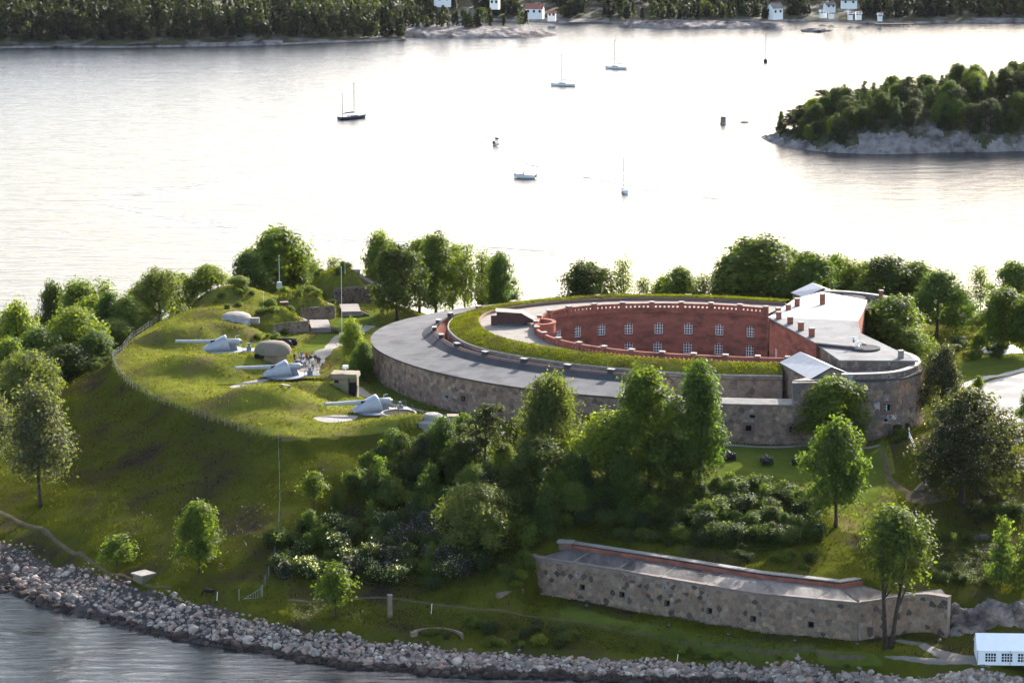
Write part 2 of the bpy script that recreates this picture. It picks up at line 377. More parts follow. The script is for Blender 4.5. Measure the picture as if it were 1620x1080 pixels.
# lower battery trench
BAT_F = [at(*p, 10.4) for p in [(850, 882), (884, 887), (987, 903), (1117, 925), (1200, 938.5), (1358, 953)]]
BAT_R = [at(*p, 10.4) for p in [(1358, 953), (1441, 940), (1470, 940), (1500, 945)]]
_bb = [at(*p, 10.7) for p in [(1407, 939), (1366, 925), (1330, 930.5), (1200, 915.5), (1050, 891), (902, 868)]]
_batt = [BAT_F[0]] + BAT_F[1:] + [BAT_R[1]] + _bb
_bm = inside([(x, y) for x, y in _batt], GXX, GYY)
TZ = np.where(_bm, np.minimum(TZ, 4.0), TZ)
_bl = np.array([p for p in BAT_F] + BAT_R[1:]); _bo = offset(_bl, -4.5); _bo[-1] = _bl[-1] + (2, -6)
_bi = offset(_bl, 1.4); _bo = offset(_bl, -6.5); _bo[-1] = _bl[-1] + (2, -7)
_fm = inside([tuple(p) for p in _bi] + [tuple(p) for p in _bo[::-1]], GXX, GYY)
_lv = 4.75; TZ = np.where(_fm, np.minimum(TZ, _lv), TZ)
def gz(x, y):
    """terrain height"""
    i = (x - GX0) / GS; j = (y - GY0) / GS
    i = min(max(i, 0), len(gx) - 1.001); j = min(max(j, 0), len(gy) - 1.001)
    a, b = int(i), int(j); u, v = i - a, j - b
    return float(TZ[b, a] * (1 - u) * (1 - v) + TZ[b, a + 1] * u * (1 - v) + TZ[b + 1, a] * (1 - u) * v + TZ[b + 1, a + 1] * u * v)
def gzv(X, Y):
    i = np.clip((X - GX0) / GS, 0, len(gx) - 1.001); j = np.clip((Y - GY0) / GS, 0, len(gy) - 1.001)
    a = i.astype(int); b = j.astype(int); u = i - a; v = j - b
    return TZ[b, a] * (1 - u) * (1 - v) + TZ[b, a + 1] * u * (1 - v) + TZ[b + 1, a] * (1 - u) * v + TZ[b + 1, a + 1] * u * v
def ray(px, py, z0=None):
    """first terrain point seen through a photograph pixel"""
    dx = (px - 810) / FPX; dy = (540 - py) / FPX
    d = np.array([dx, _c + dy * _s, -_s + dy * _c])
    t = 415.0 / d[1]
    while t < 760:
        x, y, z = d[0] * t, d[1] * t, CAM_H + d[2] * t
        if z <= gz(x, y): break
        t += .4
    return x, y, gz(x, y)
# uneven ground
def fbm(X, Y, s, seed, n=4):
    out = np.zeros(X.shape)
    r = np.random.RandomState(seed)
    for o in range(n):
        f = 2 ** o / s
        for k in range(5):
            a = r.rand() * 6.283; p = r.rand() * 6.283
            out += np.sin((X * math.cos(a) + Y * math.sin(a)) * f * (0.8 + .5 * r.rand()) * 6.283 + p + 2.1 * np.sin((X * math.sin(a) - Y * math.cos(a)) * f * 2.4 + p)) / 2 ** o
    return out / 5
TZ = TZ + fbm(GXX, GYY, 14, 3) * .22
nxg, nyg = len(gx), len(gy)
V = np.stack([GXX.ravel(), GYY.ravel(), TZ.ravel()], 1)
idx = np.arange(nxg * nyg).reshape(nyg, nxg)
Fq = np.stack([idx[:-1, :-1].ravel(), idx[:-1, 1:].ravel(), idx[1:, 1:].ravel(), idx[1:, :-1].ravel()], 1)
keep = V[Fq, 2].max(1) > -2.5
me = bpy.data.meshes.new('island_ground')
me.vertices.add(len(V)); me.vertices.foreach_set('co', V.astype(np.float32).ravel())
Fk = Fq[keep]
me.loops.add(Fk.size); me.loops.foreach_set('vertex_index', Fk.ravel().astype(np.int32))
me.polygons.add(len(Fk)); me.polygons.foreach_set('loop_start', np.arange(0, Fk.size, 4, dtype=np.int32)); me.polygons.foreach_set('loop_total', np.full(len(Fk), 4, dtype=np.int32))
me.polygons.foreach_set('use_smooth', np.ones(len(Fk), bool)); me.update(calc_edges=True)
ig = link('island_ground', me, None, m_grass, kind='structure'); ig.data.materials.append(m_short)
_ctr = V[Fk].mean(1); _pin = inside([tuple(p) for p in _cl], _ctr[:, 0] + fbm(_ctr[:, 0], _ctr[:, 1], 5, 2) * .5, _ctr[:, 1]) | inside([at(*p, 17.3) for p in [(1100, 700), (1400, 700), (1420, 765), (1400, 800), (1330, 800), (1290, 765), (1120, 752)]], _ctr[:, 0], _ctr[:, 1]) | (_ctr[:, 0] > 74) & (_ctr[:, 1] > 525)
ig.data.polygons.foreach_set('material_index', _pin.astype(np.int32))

def drape(name, poly, mat, lift=.06, step=.7, kind='structure', **kw):
    """a flat patch following the ground: strip between two point lists, or a ribbon (centre line, width)"""
    C, w = poly
    C = resample(crom(C), step)[0]
    if not hasattr(w, '__len__'): w = [w] * 2
    W = np.interp(np.linspace(0, 1, len(C)), np.linspace(0, 1, len(w)), w)
    k = max(4, int(max(w) / .6)); rows = []
    T = np.gradient(C, axis=0); T /= np.linalg.norm(T, axis=1)[:, None]; Nn = np.stack([-T[:, 1], T[:, 0]], 1)
    jit = np.array([[rnd.uniform(-.12, .12) for _ in range(2)] for _ in C])
    for j in range(k + 1):
        t = j / k - .5
        q = C + Nn * (W * t + (jit[:, 0] if j == 0 else jit[:, 1] if j == k else 0))[:, None]
        rows.append(np.c_[q, gzv(q[:, 0], q[:, 1]) + lift - (.05 if j in (0, k) else 0)])
    n = len(C); VV = np.concatenate(rows)
    FF = [(j * n + i, j * n + i + 1, (j + 1) * n + i + 1, (j + 1) * n + i) for j in range(k) for i in range(n - 1)]
    FF = [f[::-1] for f in FF]
    return mesh(name, VV, FF, mat, smooth=True, kind=kind, **kw)
def patch(name, pxpoly, mat, z, lift=.05, step=.8, kind='structure'):
    """an area of other ground cover bounded by a polygon of photograph pixels at about level z"""
    poly = [ray(*p)[:2] for p in pxpoly] if z is None else [at(*p, z) for p in pxpoly]
    poly = crom(poly, 6, True)
    x0, y0 = poly.min(0); x1, y1 = poly.max(0)
    X, Y = np.meshgrid(np.arange(x0, x1 + step, step), np.arange(y0, y1 + step, step))
    ins = inside([tuple(p) for p in poly], X, Y)
    idm = -np.ones(X.shape, int); VV = []; FF = []
    cell = ins[:-1, :-1] | ins[1:, :-1] | ins[:-1, 1:] | ins[1:, 1:]
    for j, i in zip(*np.nonzero(cell)):
        q = []
        for b, a in ((j, i), (j, i + 1), (j + 1, i + 1), (j + 1, i)):
            if idm[b, a] < 0:
                idm[b, a] = len(VV); x, y = X[b, a], Y[b, a]
                if not ins[b, a]:      # pull the rim back to the outline
                    d = ((poly - (x, y)) ** 2).sum(1); x, y = poly[d.argmin()]
                VV.append((x, y, gz(x, y) + (lift if ins[b, a] else lift * .4)))
            q.append(idm[b, a])
        FF.append(tuple(q))
    return mesh(name, VV, FF, mat, smooth=True, kind=kind)
# water of the fjord
def water_mat():
    m = bpy.data.materials.new('fjord_water'); m.use_nodes = True
    N = m.node_tree.nodes; L = m.node_tree.links; b = N['Principled BSDF']
    b.inputs['Base Color'].default_value = (.012, .018, .022, 1); b.inputs['Roughness'].default_value = .19
    b.inputs['IOR'].default_value = 1.33; b.inputs['Specular IOR Level'].default_value = .5
    g = N.new('ShaderNodeNewGeometry')
    hs = []
    for stx, sty, scale, det, amt in ((.16, .55, 1.0, 5, .55), (.035, .10, 1.0, 3, 1.1)):
        mp = N.new('ShaderNodeMapping'); mp.inputs['Scale'].default_value = (stx, sty, 1); mp.inputs['Rotation'].default_value = (0, 0, R(6)); L.new(g.outputs['Position'], mp.inputs[0])
        n = N.new('ShaderNodeTexNoise'); n.inputs['Scale'].default_value = scale; n.inputs['Detail'].default_value = det; n.inputs['Roughness'].default_value = .6; n.inputs['Distortion'].default_value = .6
        L.new(mp.outputs[0], n.inputs['Vector'])
        mu = N.new('ShaderNodeMath'); mu.operation = 'MULTIPLY'; mu.inputs[1].default_value = amt; L.new(n.outputs[0], mu.inputs[0]); hs.append(mu)
    ad = N.new('ShaderNodeMath'); L.new(hs[0].outputs[0], ad.inputs[0]); L.new(hs[1].outputs[0], ad.inputs[1])
    bp = N.new('ShaderNodeBump'); bp.inputs['Strength'].default_value = 1.0; bp.inputs['Distance'].default_value = 0.7
    L.new(ad.outputs[0], bp.inputs['Height']); L.new(bp.outputs[0], b.inputs['Normal'])
    return m
m_water = water_mat()
mesh('water', [(-3000, -300, 0), (3000, -300, 0), (3000, 4500, 0), (-3000, 4500, 0)], [(0, 1, 2, 3)], m_water, kind='structure')
# ------------------------------------------------------------------ walls with openings and separate stones
class Wall:
    """a vertical wall along a plan curve; side=+1: the outer face looks to the left of travel"""
    def __init__(s, C, z0, z1, side=1, batter=0.0):
        s.C = np.asarray(C, float); s.side = side; s.z0 = z0; s.z1 = z1; s.bat = batter
        s.s = np.r_[0, np.cumsum(np.linalg.norm(np.diff(s.C, axis=0), axis=1))]; s.L = s.s[-1]
        T = np.gradient(s.C, axis=0); T /= np.linalg.norm(T, axis=1)[:, None]
        s.N = np.stack([-T[:, 1], T[:, 0]], 1) * side
    def pos(s, u, z, d=0.0):
        u = min(max(u, 0), s.L)
        x = np.interp(u, s.s, s.C[:, 0]); y = np.interp(u, s.s, s.C[:, 1])
        nx = np.interp(u, s.s, s.N[:, 0]); ny = np.interp(u, s.s, s.N[:, 1])
        q = d + (s.z1 - z) * s.bat
        return (x + nx * q, y + ny * q, z)
    def frame(s, u):
        return (np.interp(u, s.s, s.N[:, 0]), np.interp(u, s.s, s.N[:, 1]))
    def u_at(s, px, z, lo=0.0, hi=None):
        """arc length at which the wall crosses a photograph column"""
        best = None
        for u in np.arange(lo, hi or s.L, .1):
            x, y, _ = s.pos(u, z); X = 810 + FPX * x / (y * _c - (z - CAM_H) * _s)
            if best is None or abs(X - px) < best[0]: best = (abs(X - px), u)
        return best[1]
    def skin(s, holes=(), depth=.35, step=1.0, thick=0.8):
        us = sorted(set([round(x, 4) for x in np.linspace(0, s.L, max(2, int(s.L / step)))] + [h[k] for h in holes for k in (0, 1)]))
        zs = sorted(set([s.z0, s.z1] + [h[k] for h in holes for k in (2, 3)]))
        mb = MB(); V = []; ids = {}
        def vid(u, z, d=0.0):
            k = (u, z, d)
            if k not in ids: ids[k] = len(V); V.append(s.pos(u, z, d))
            return ids[k]
        Fc = []
        def q(a, b, c, d): Fc.append((a, b, c, d) if s.side < 0 else (d, c, b, a))
        for i in range(len(us) - 1):
            um = (us[i] + us[i + 1]) / 2
            for j in range(len(zs) - 1):
                zm = (zs[j] + zs[j + 1]) / 2
                if any(h[0] < um < h[1] and h[2] < zm < h[3] for h in holes): continue
                q(vid(us[i], zs[j]), vid(us[i + 1], zs[j]), vid(us[i + 1], zs[j + 1]), vid(us[i], zs[j + 1]))
        for i in range(len(us) - 1):      # top and back
            q(vid(us[i], s.z1), vid(us[i + 1], s.z1), vid(us[i + 1], s.z1, -thick), vid(us[i], s.z1, -thick))
            q(vid(us[i], s.z1, -thick), vid(us[i + 1], s.z1, -thick), vid(us[i + 1], s.z0, -thick), vid(us[i], s.z0, -thick))
        for u in (0, s.L):
            a = [vid(u, s.z0), vid(u, s.z1), vid(u, s.z1, -thick), vid(u, s.z0, -thick)]
            Fc.append(tuple(a if (u == 0) == (s.side > 0) else a[::-1]))
        for u0, u1, za, zb in holes:      # reveals
            q(vid(u0, zb), vid(u1, zb), vid(u1, zb, -depth), vid(u0, zb, -depth))
            q(vid(u0, za, -depth), vid(u1, za, -depth), vid(u1, za), vid(u0, za))
            q(vid(u0, za), vid(u0, zb), vid(u0, zb, -depth), vid(u0, za, -depth))
            q(vid(u1, za, -depth), vid(u1, zb, -depth), vid(u1, zb), vid(u1, za))
        return V, Fc
    def band(s, z0, z1, d0, d1, u0=0.0, u1=None, step=1.0):
        """a moulding: box section swept along the wall"""
        us = np.linspace(u0, s.L if u1 is None else u1, max(2, int((s.L if u1 is None else u1) - u0)) + 1)
        V = []; Fc = []
        for u in us: V += [s.pos(u, z0, d0), s.pos(u, z0, d1), s.pos(u, z1, d1), s.pos(u, z1, d0)]
        for i in range(len(us) - 1):
            for k in range(4):
                k2 = (k + 1) % 4; f = (i * 4 + k, i * 4 + k2, i * 4 + 4 + k2, i * 4 + 4 + k)
                Fc.append(f if s.side > 0 else f[::-1])
        n = len(us) * 4; e0 = (3, 2, 1, 0); e1 = (n - 4, n - 3, n - 2, n - 1)
        Fc += [e0, e1] if s.side > 0 else [e0[::-1], e1[::-1]]
        return V, Fc

def clip(poly, px, py, nx, ny):
    out = []
    for i in range(len(poly)):
        a, b = poly[i - 1], poly[i]
        da = (a[0] - px) * nx + (a[1] - py) * ny; db = (b[0] - px) * nx + (b[1] - py) * ny
        if da <= 0: out.append(a) if not out or out[-1] != a else None
        if (da < 0 < db) or (db < 0 < da):
            t = da / (da - db); out.append((a[0] + (b[0] - a[0]) * t, a[1] + (b[1] - a[1]) * t))
    # keep order right: standard Sutherland-Hodgman
    res = []
    for i in range(len(poly)):
        a, b = poly[i - 1], poly[i]
        da = (a[0] - px) * nx + (a[1] - py) * ny; db = (b[0] - px) * nx + (b[1] - py) * ny
        if da <= 0 and db <= 0: res.append(b)
        elif da <= 0 < db:
            t = da / (da - db); res.append((a[0] + (b[0] - a[0]) * t, a[1] + (b[1] - a[1]) * t))
        elif db <= 0 < da:
            t = da / (da - db); res.append((a[0] + (b[0] - a[0]) * t, a[1] + (b[1] - a[1]) * t)); res.append(b)
    return res
def stone_cells(u0, u1, z0, z1, w, h, rg, holes=()):
    nu = max(1, int((u1 - u0) / w)); nz = max(1, int(round((z1 - z0) / h))); w = (u1 - u0) / nu; h = (z1 - z0) / nz
    S = {}
    for j in range(-1, nz + 1):
        for i in range(-1, nu + 1):
            S[i, j] = (u0 + (i + .5 + (.5 if j % 2 else 0) * .8 + rg.uniform(-.40, .40)) * w, z0 + (j + .5 + rg.uniform(-.24, .24)) * h)
    out = []
    for j in range(nz):
        for i in range(nu):
            c = S[i, j]
            if any(a - .25 < c[0] < b + .25 and p - .2 < c[1] < q + .2 for a, b, p, q in holes): continue
            P = [(c[0] - 2 * w, c[1] - 2 * h), (c[0] + 2 * w, c[1] - 2 * h), (c[0] + 2 * w, c[1] + 2 * h), (c[0] - 2 * w, c[1] + 2 * h)]
            for dj in (-2, -1, 0, 1, 2):
                for di in (-2, -1, 0, 1, 2):
                    o = S.get((i + di, j + dj))
                    if o is None or o == c: continue
                    mx, mz = (o[0] + c[0]) / 2, (o[1] + c[1]) / 2
                    P = clip(P, mx, mz, o[0] - c[0], o[1] - c[1])
                    if len(P) < 3: break
                if len(P) < 3: break
            if len(P) < 3: continue
            for (ax, ay, nx, ny) in ((u0, 0, -1, 0), (u1, 0, 1, 0), (0, z0, 0, -1), (0, z1, 0, 1)):
                P = clip(P, ax, ay, nx, ny)
                if len(P) < 3: break
            if len(P) < 3: continue
            for a, b, p, q in holes:          # trim at the nearest side of an opening
                if c[0] < a and max(x for x, _ in P) > a and p - h * .6 < c[1] < q + h * .6: P = clip(P, a, 0, 1, 0)
                elif c[0] > b and min(x for x, _ in P) < b and p - h * .6 < c[1] < q + h * .6: P = clip(P, b, 0, -1, 0)
                elif c[1] < p and max(y for _, y in P) > p and a - w * .6 < c[0] < b + w * .6: P = clip(P, 0, p, 0, 1)
                elif c[1] > q and min(y for _, y in P) < q and a - w * .6 < c[0] < b + w * .6: P = clip(P, 0, q, 0, -1)
                if len(P) < 3: break
            if len(P) >= 3: out.append((c, P))
    return out
def lay_stones(wall, u0, u1, z0, z1, w, h, parent, rg, holes=(), palette=None, gap=.05, limit=300, seen=None, name='stone'):
    """each stone a block of its own, proud of the mortar; past the limit they are joined into one part"""
    cells = stone_cells(u0, u1, z0, z1, w, h, rg, holes)
    res = []
    for c, P in cells:
        cx = sum(p[0] for p in P) / len(P); cz = sum(p[1] for p in P) / len(P)
        ar = abs(sum(P[i - 1][0] * P[i][1] - P[i][0] * P[i - 1][1] for i in range(len(P)))) / 2
        if ar < .08: continue
        sh = lambda f: [(cx + (x - cx) * f, cz + (z - cz) * f) for x, z in P]
        r = math.sqrt(ar / math.pi); a = sh(max(.5, 1 - gap / r)); b = sh(max(.4, 1 - (gap + .07) / r)); d = rg.uniform(.03, .10)
        V = [wall.pos(x, z, -.02) for x, z in a] + [wall.pos(x, z, d * .7) for x, z in a] + [wall.pos(x, z, d) for x, z in b]
        n = len(P); Fc = [tuple(range(2 * n, 3 * n))]
        for k in range(n):
            k2 = (k + 1) % n
            Fc += [(k, k2, n + k2, n + k), (n + k, n + k2, 2 * n + k2, 2 * n + k)]
        ccw = sum(P[i - 1][0] * P[i][1] - P[i][0] * P[i - 1][1] for i in range(n)) > 0
        if ccw == (wall.side > 0): Fc = [f[::-1] for f in Fc]
        col = np.array(rg.choice(palette)) * rg.uniform(.80, 1.16) * np.array([1.42, 1.22, 1.03])
        vis = ar if seen is None else ar * seen(cx)
        res.append((vis, V, Fc, col))
    res.sort(key=lambda r: -r[0])
    for _, V, Fc, col in res[:limit]:
        mesh(name, V, Fc, m_stone, parent, world=True, tint=col)
    if res[limit:]:
        mb = MB(); T = []
        for _, V, Fc, col in res[limit:]:
            mb.add(V, Fc); T += [col] * len(V)
        mb.build('smaller_stones', m_stone, parent, world=True, tint=np.array(T), kind='stuff')
PAL_RING = [(.168, .138, .125), (.185, .155, .142), (.155, .130, .120), (.20, .152, .135), (.145, .115, .105), (.185, .148, .140), (.11, .094, .09), (.205, .178, .16), (.17, .14, .13)]
PAL_TOWER = [(.15, .135, .125), (.17, .15, .135), (.20, .135, .105), (.13, .12, .118), (.185, .16, .145), (.11, .10, .10), (.16, .12, .11)]
PAL_BATT = [tuple(c * 1.15 for c in p) for p in [(.120, .104, .09), (.138, .118, .10), (.112, .10, .09), (.15, .115, .095), (.10, .088, .08), (.14, .125, .11), (.05, .046, .047), (.155, .136, .116), (.125, .108, .095)]]
rg = random.Random(21)
# ------------------------------------------------------------------ the ring gallery
ring = empty('ring_gallery', (5, 560, 17), 'long curved granite gallery with grey felt roof ringing the grass-topped fort', 'fort wall')
OW = Wall(OUT, 15.5, Z_OUT, 1, .03)
u_end = OW.u_at(981, 24, 0, 60)          # where the roof stops, at the right end of the near side
u_left = OW.u_at(587, 24, 60, 125)
def emb(px, z, w=.95, h=1.0, hi=60): u = OW.u_at(px, z, 0, hi); return (u - w / 2, u + w / 2, z - h / 2, z + h / 2)
ring_holes = [emb(1184, 19.9), emb(1254, 19.8), emb(733, 20.3, hi=100), emb(1190, 21.9, .9, .55), emb(706, 20.0, .9, .5, hi=100), emb(1060, 19.9), emb(930, 19.9)]
V, Fc = OW.skin(ring_holes, .6, 1.0, .9)
core = mesh('outer_wall', V, Fc, m_mortar, ring, world=True, label='curved rubble granite face of the gallery')
lay_stones(OW, 0, u_left + 6, 16.4, Z_OUT - .25, 1.15, .62, core, rg, ring_holes, PAL_RING, seen=lambda u: 1.0 if u < u_left else .2)
for h in ring_holes:
    f = 1 if h[3] - h[2] > .8 else 0
    us = [(h[0] + h[1]) / 2]
    V = [OW.pos(h[0], h[2], -.55), OW.pos(h[1], h[2], -.55), OW.pos(h[1], h[3], -.55), OW.pos(h[0], h[3], -.55)]
    o = mesh('embrasure', V, [(0, 1, 2, 3)], m_dark, ring, world=True)
    if f:
        mb = MB(); u0, u1, a, b = h; t = .55
        for (p, q, r_, s_) in ((u0 - t, u1 + t, b, b + t), (u0 - t, u1 + t, a - t, a), (u0 - t, u0, a, b), (u1, u1 + t, a, b)):
            VV, FF = OW.band(r_, s_, .11, -.05, p, q); mb.add(VV, FF)
        mb.build('brick_surround', m_brickl, o, world=True)
# roof of the gallery: flat outer pitch, steeper inner pitch with its shade painted darker
def near_dist(C, D): return np.sqrt(((C[:, None] - D[None]) ** 2).sum(-1)).min(1)
i0 = int(np.argmin(abs(OW.s - u_end)))
RC = OUT[i0:]; gap_w = np.minimum(11.3, near_dist(RC, GRS) - 2.0)
gap_w = smooth(gap_w[:, None], 20)[:, 0]
def ring_rows(offs):
    T = np.gradient(RC, axis=0); T /= np.linalg.norm(T, axis=1)[:, None]; Nn = np.stack([T[:, 1], -T[:, 0]], 1)
    return [np.c_[RC + Nn * (gap_w * f + d)[:, None], np.full(len(RC), z)] for f, d, z in offs]
def sheet(rows, name, mat, parent, flip=False, **kw):
    n = len(rows[0]); V = np.concatenate(rows)
    Fc = [(j * n + i, j * n + i + 1, (j + 1) * n + i + 1, (j + 1) * n + i) for j in range(len(rows) - 1) for i in range(n - 1)]
    if flip: Fc = [f[::-1] for f in Fc]
    return mesh(name, V, Fc, mat, parent, world=True, **kw)
roof = sheet(ring_rows([(0, -.45, 23.92), (0, -.45, 24.12), (.25, 0, 24.37), (.5, 0, 24.62), (.80, 0, 24.95)]), 'roof', m_conc, ring, True, label='flat grey felt outer slope of the gallery roof')
sheet(ring_rows([(.80, 0, 24.95), (.99, 0, 25.95), (1.0, .25, 25.98), (1.0, .25, 25.75)]), 'roof_slope', m_felt2, roof, True)
sheet(ring_rows([(0, -.47, 23.86), (0, -.47, 24.0)]), 'roof_edge', m_woodd, roof, True)
IC = ring_rows([(1.0, 0, 0)])[0][:, :2]
IWL = Wall(IC, 15.5, 25.8, -1)
V, Fc = IWL.skin((), .3, 1.0, .5); mesh('courtyard_wall', V, Fc, m_brick, ring, world=True, label='red brick wall facing the dry moat')
# gable at the end of the roof
e = ring_rows([(0, -.2, 0), (.8, 0, 0), (1.0, 0, 0)]); a, b, c_ = [r[0][:2] for r in e]
T0 = (RC[1] - RC[0]) / np.linalg.norm(RC[1] - RC[0])
mb = MB()
for k, off in ((0, -.5), (1, .15)):
    mb.v += [(*(a + T0 * off), 15.5), (*(c_ + T0 * off), 15.5), (*(c_ + T0 * off), 26.15), (*(b + T0 * off), 25.15), (*(a + T0 * off), 24.2)]
mb.f = [(4, 3, 2, 1, 0), (5, 6, 7, 8, 9)] + [(k, (k + 1) % 5, 5 + (k + 1) % 5, 5 + k) for k in range(5)]
mb.build('gable_end', m_cap, ring, world=True)
# little vents along the ridge
for f in np.linspace(.03, .93, 15):
    i = int(f * (len(IC) - 1)); x, y = IC[i]; d = IC[min(i + 1, len(IC) - 1)] - IC[i - 1]; an = math.atan2(d[1], d[0])
    v = MB().box(-.55, .55, -.35, .35, 25.6, 26.5, an, (x, y, 0)).build('roof_vent', m_felt2, ring, world=True)
    MB().box(-.65, .65, -.45, .45, 26.5, 26.62, an, (x, y, 0)).build('vent_cap', m_cap, v, world=True)
# sloped coping of the low wall to the right of the roof
seg = OUT[:i0 + 1]
def strip(C, offs):
    T = np.gradient(C, axis=0); T /= np.linalg.norm(T, axis=1)[:, None]; Nn = np.stack([T[:, 1], -T[:, 0]], 1)
    return [np.c_[C + Nn * d, np.full(len(C), z)] for d, z in offs]
sheet(strip(seg, [(-.25, 23.85), (-.25, 24.05), (2.2, 24.45), (2.6, 24.45), (2.6, 17)]), 'coping', m_pale, ring, True)
# dry moat floor
sheet([np.c_[resample(IC, 1)[0][:60], np.full(60, 17.0)], np.c_[resample(GRS, 1)[0][:60], np.full(60, 17.0)]], 'moat_floor', m_gravel, ring, True) if False else None
# ------------------------------------------------------------------ the horseshoe keep: grass ring, terreplein, brick courtyard
keep_ = empty('horseshoe_keep', (25, 560, 17), 'horseshoe brick fort with grass rampart and two rows of white windows round its courtyard', 'fort')
GW = Wall(GRS, 15.5, 26.3, 1, .02)
V, Fc = GW.skin((), .3, 1.0, .6); gc = mesh('rampart_wall', V, Fc, m_mortar, keep_, world=True, label='granite retaining wall under the grass rampart')
lay_stones(GW, 0, GW.u_at(712, 26, 40, 110) + 8, 21.5, 26.05, 1.5, .75, gc, rg, (), PAL_RING, limit=200)
mb = MB(); VV, FF = GW.band(25.55, 25.68, .0, .22); mb.add(VV, FF); mb.build('ledge_pipe', m_brickl, gc, world=True)
VV, FF = GW.band(26.2, 26.42, -.4, .14); mb = MB(); mb.add(VV, FF); mb.build('rampart_coping', m_cap, keep_, world=True)
GI = lambda d: offset(GRS, -d)
def bank_rows(offs):
    return [np.c_[GI(d), np.full(len(GRS), z) + (fbm(GI(d)[:, 0], GI(d)[:, 1], 6, 11) * .12 if 26.5 < z else 0)] for d, z in offs]
grass_bank = sheet(bank_rows([(.1, 26.4), (1.0, 26.75), (2.2, 27.12), (3.6, 27.45), (4.8, 27.55), (5.5, 27.45), (5.9, 27.1)]), 'grass_bank', m_short, keep_, True)
for p in grass_bank.data.polygons: p.use_smooth = True
BI = Wall(GI(5.9), 26.4, 27.3, -1); V, Fc = BI.skin((), .3, 1.0, .3); mesh('bank_retaining_wall', V, Fc, m_brickl, keep_, world=True)
n = 150; A = resample(GI(5.7), 1)[0]; B = PAR
A = np.stack([np.interp(np.linspace(0, 1, n), np.linspace(0, 1, len(A)), A[:, k]) for k in (0, 1)], 1)
B2 = np.stack([np.interp(np.linspace(0, 1, n), np.linspace(0, 1, len(B)), B[:, k]) for k in (0, 1)], 1)
sheet([np.c_[A, np.full(n, 26.75)], np.c_[(A + B2) / 2, np.full(n, 26.78)], np.c_[B2, np.full(n, 26.75)]], 'rampart_walk', m_gravel, keep_, True)
# courtyard facade (faces the right of travel = inwards)
PW = Wall(PAR, 16.5, 26.45, -1)
wins = []
far_lo = PW.u_at(880, 24, PW.L * .45, PW.L) - 3
for px in (884, 914, 952, 995, 1042, 1089, 1138, 1187): wins.append((PW.u_at(px, 23.1, far_lo, PW.L), 23.1))
for px in (914, 952, 995, 1040, 1088, 1137, 1186): wins.append((PW.u_at(px, 19.4, far_lo, PW.L), 19.4))
wh = [(u - .75, u + .75, z - 1.05, z + 1.05) for u, z in wins]
V, Fc = PW.skin(wh, .32, .7, .5); fac = mesh('courtyard_facade', V, Fc, m_brick, keep_, world=True, label='curved red brick courtyard facade')
def window_unit(W, u, z, w, h, parent, d=-.2, arch=.22, cols=3, rows=4):
    """casement: frame with bars, panes behind; built in a local frame on the wall"""
    x, y, _ = W.pos(u, z); nx, ny = W.frame(u); an = math.atan2(nx, -ny)
    root = empty('window', (x - parent.location[0], y - parent.location[1], z - parent.location[2]), rz=an)
    root.parent = parent
    # local: x along the wall, -y outwards
    t = .09; mb = MB(); y0 = -d
    for a, b, c, e in ((-w / 2, w / 2, -h / 2, -h / 2 + t), (-w / 2, -w / 2 + t, -h / 2 + t, h / 2), (w / 2 - t, w / 2, -h / 2 + t, h / 2), (-w / 2 + t, w / 2 - t, h / 2 - t, h / 2)):
        mb.box(a, b, y0 - .05, y0 + .05, c, e)
    for k in range(1, cols):
        xx = -w / 2 + w * k / cols; mb.box(xx - .05, xx + .05, y0 - .045, y0 + .045, -h / 2 + t, h / 2 - t)
    for k in range(1, rows):
        zz = -h / 2 + h * k / rows; tt = .055 if k == 2 else .035
        mb.box(-w / 2 + t, w / 2 - t, y0 - .035, y0 + .04, zz - tt, zz + tt)
    mb.build('frame', m_white, root)
    MB().box(-w / 2, w / 2, y0 + .06, y0 + .08, -h / 2, h / 2).build('pane', m_glass, root)
    # segmental arch of brick over the opening, dark brick sill
    if arch:
        mb = MB(); n = 8
        for k in range(n):
            a0 = -w / 2 - .12 + (w + .24) * k / n; a1 = -w / 2 - .12 + (w + .24) * (k + 1) / n
            f = lambda q: arch * (q / (w / 2)) ** 2
            P = [(a0, -.03, h / 2 - f(a0)), (a1, -.03, h / 2 - f(a1)), (a1, -.03, h / 2 + .22 - f(a1) * .6), (a0, -.03, h / 2 + .22 - f(a0) * .6)]
            P += [(p[0], .2, p[2]) for p in P]
            mb.add(P, [(0, 1, 2, 3), (7, 6, 5, 4), (1, 0, 4, 5), (3, 2, 6, 7), (0, 3, 7, 4), (2, 1, 5, 6)])
        mb.build('arch', m_brick, root)
    MB().box(-w / 2 - .15, w / 2 + .15, -.12, .12, -h / 2 - .16, -h / 2 - .005).build('sill', m_felt2, root)
    return root
for u, z in wins: window_unit(PW, u, z, 1.5, 2.1, keep_)
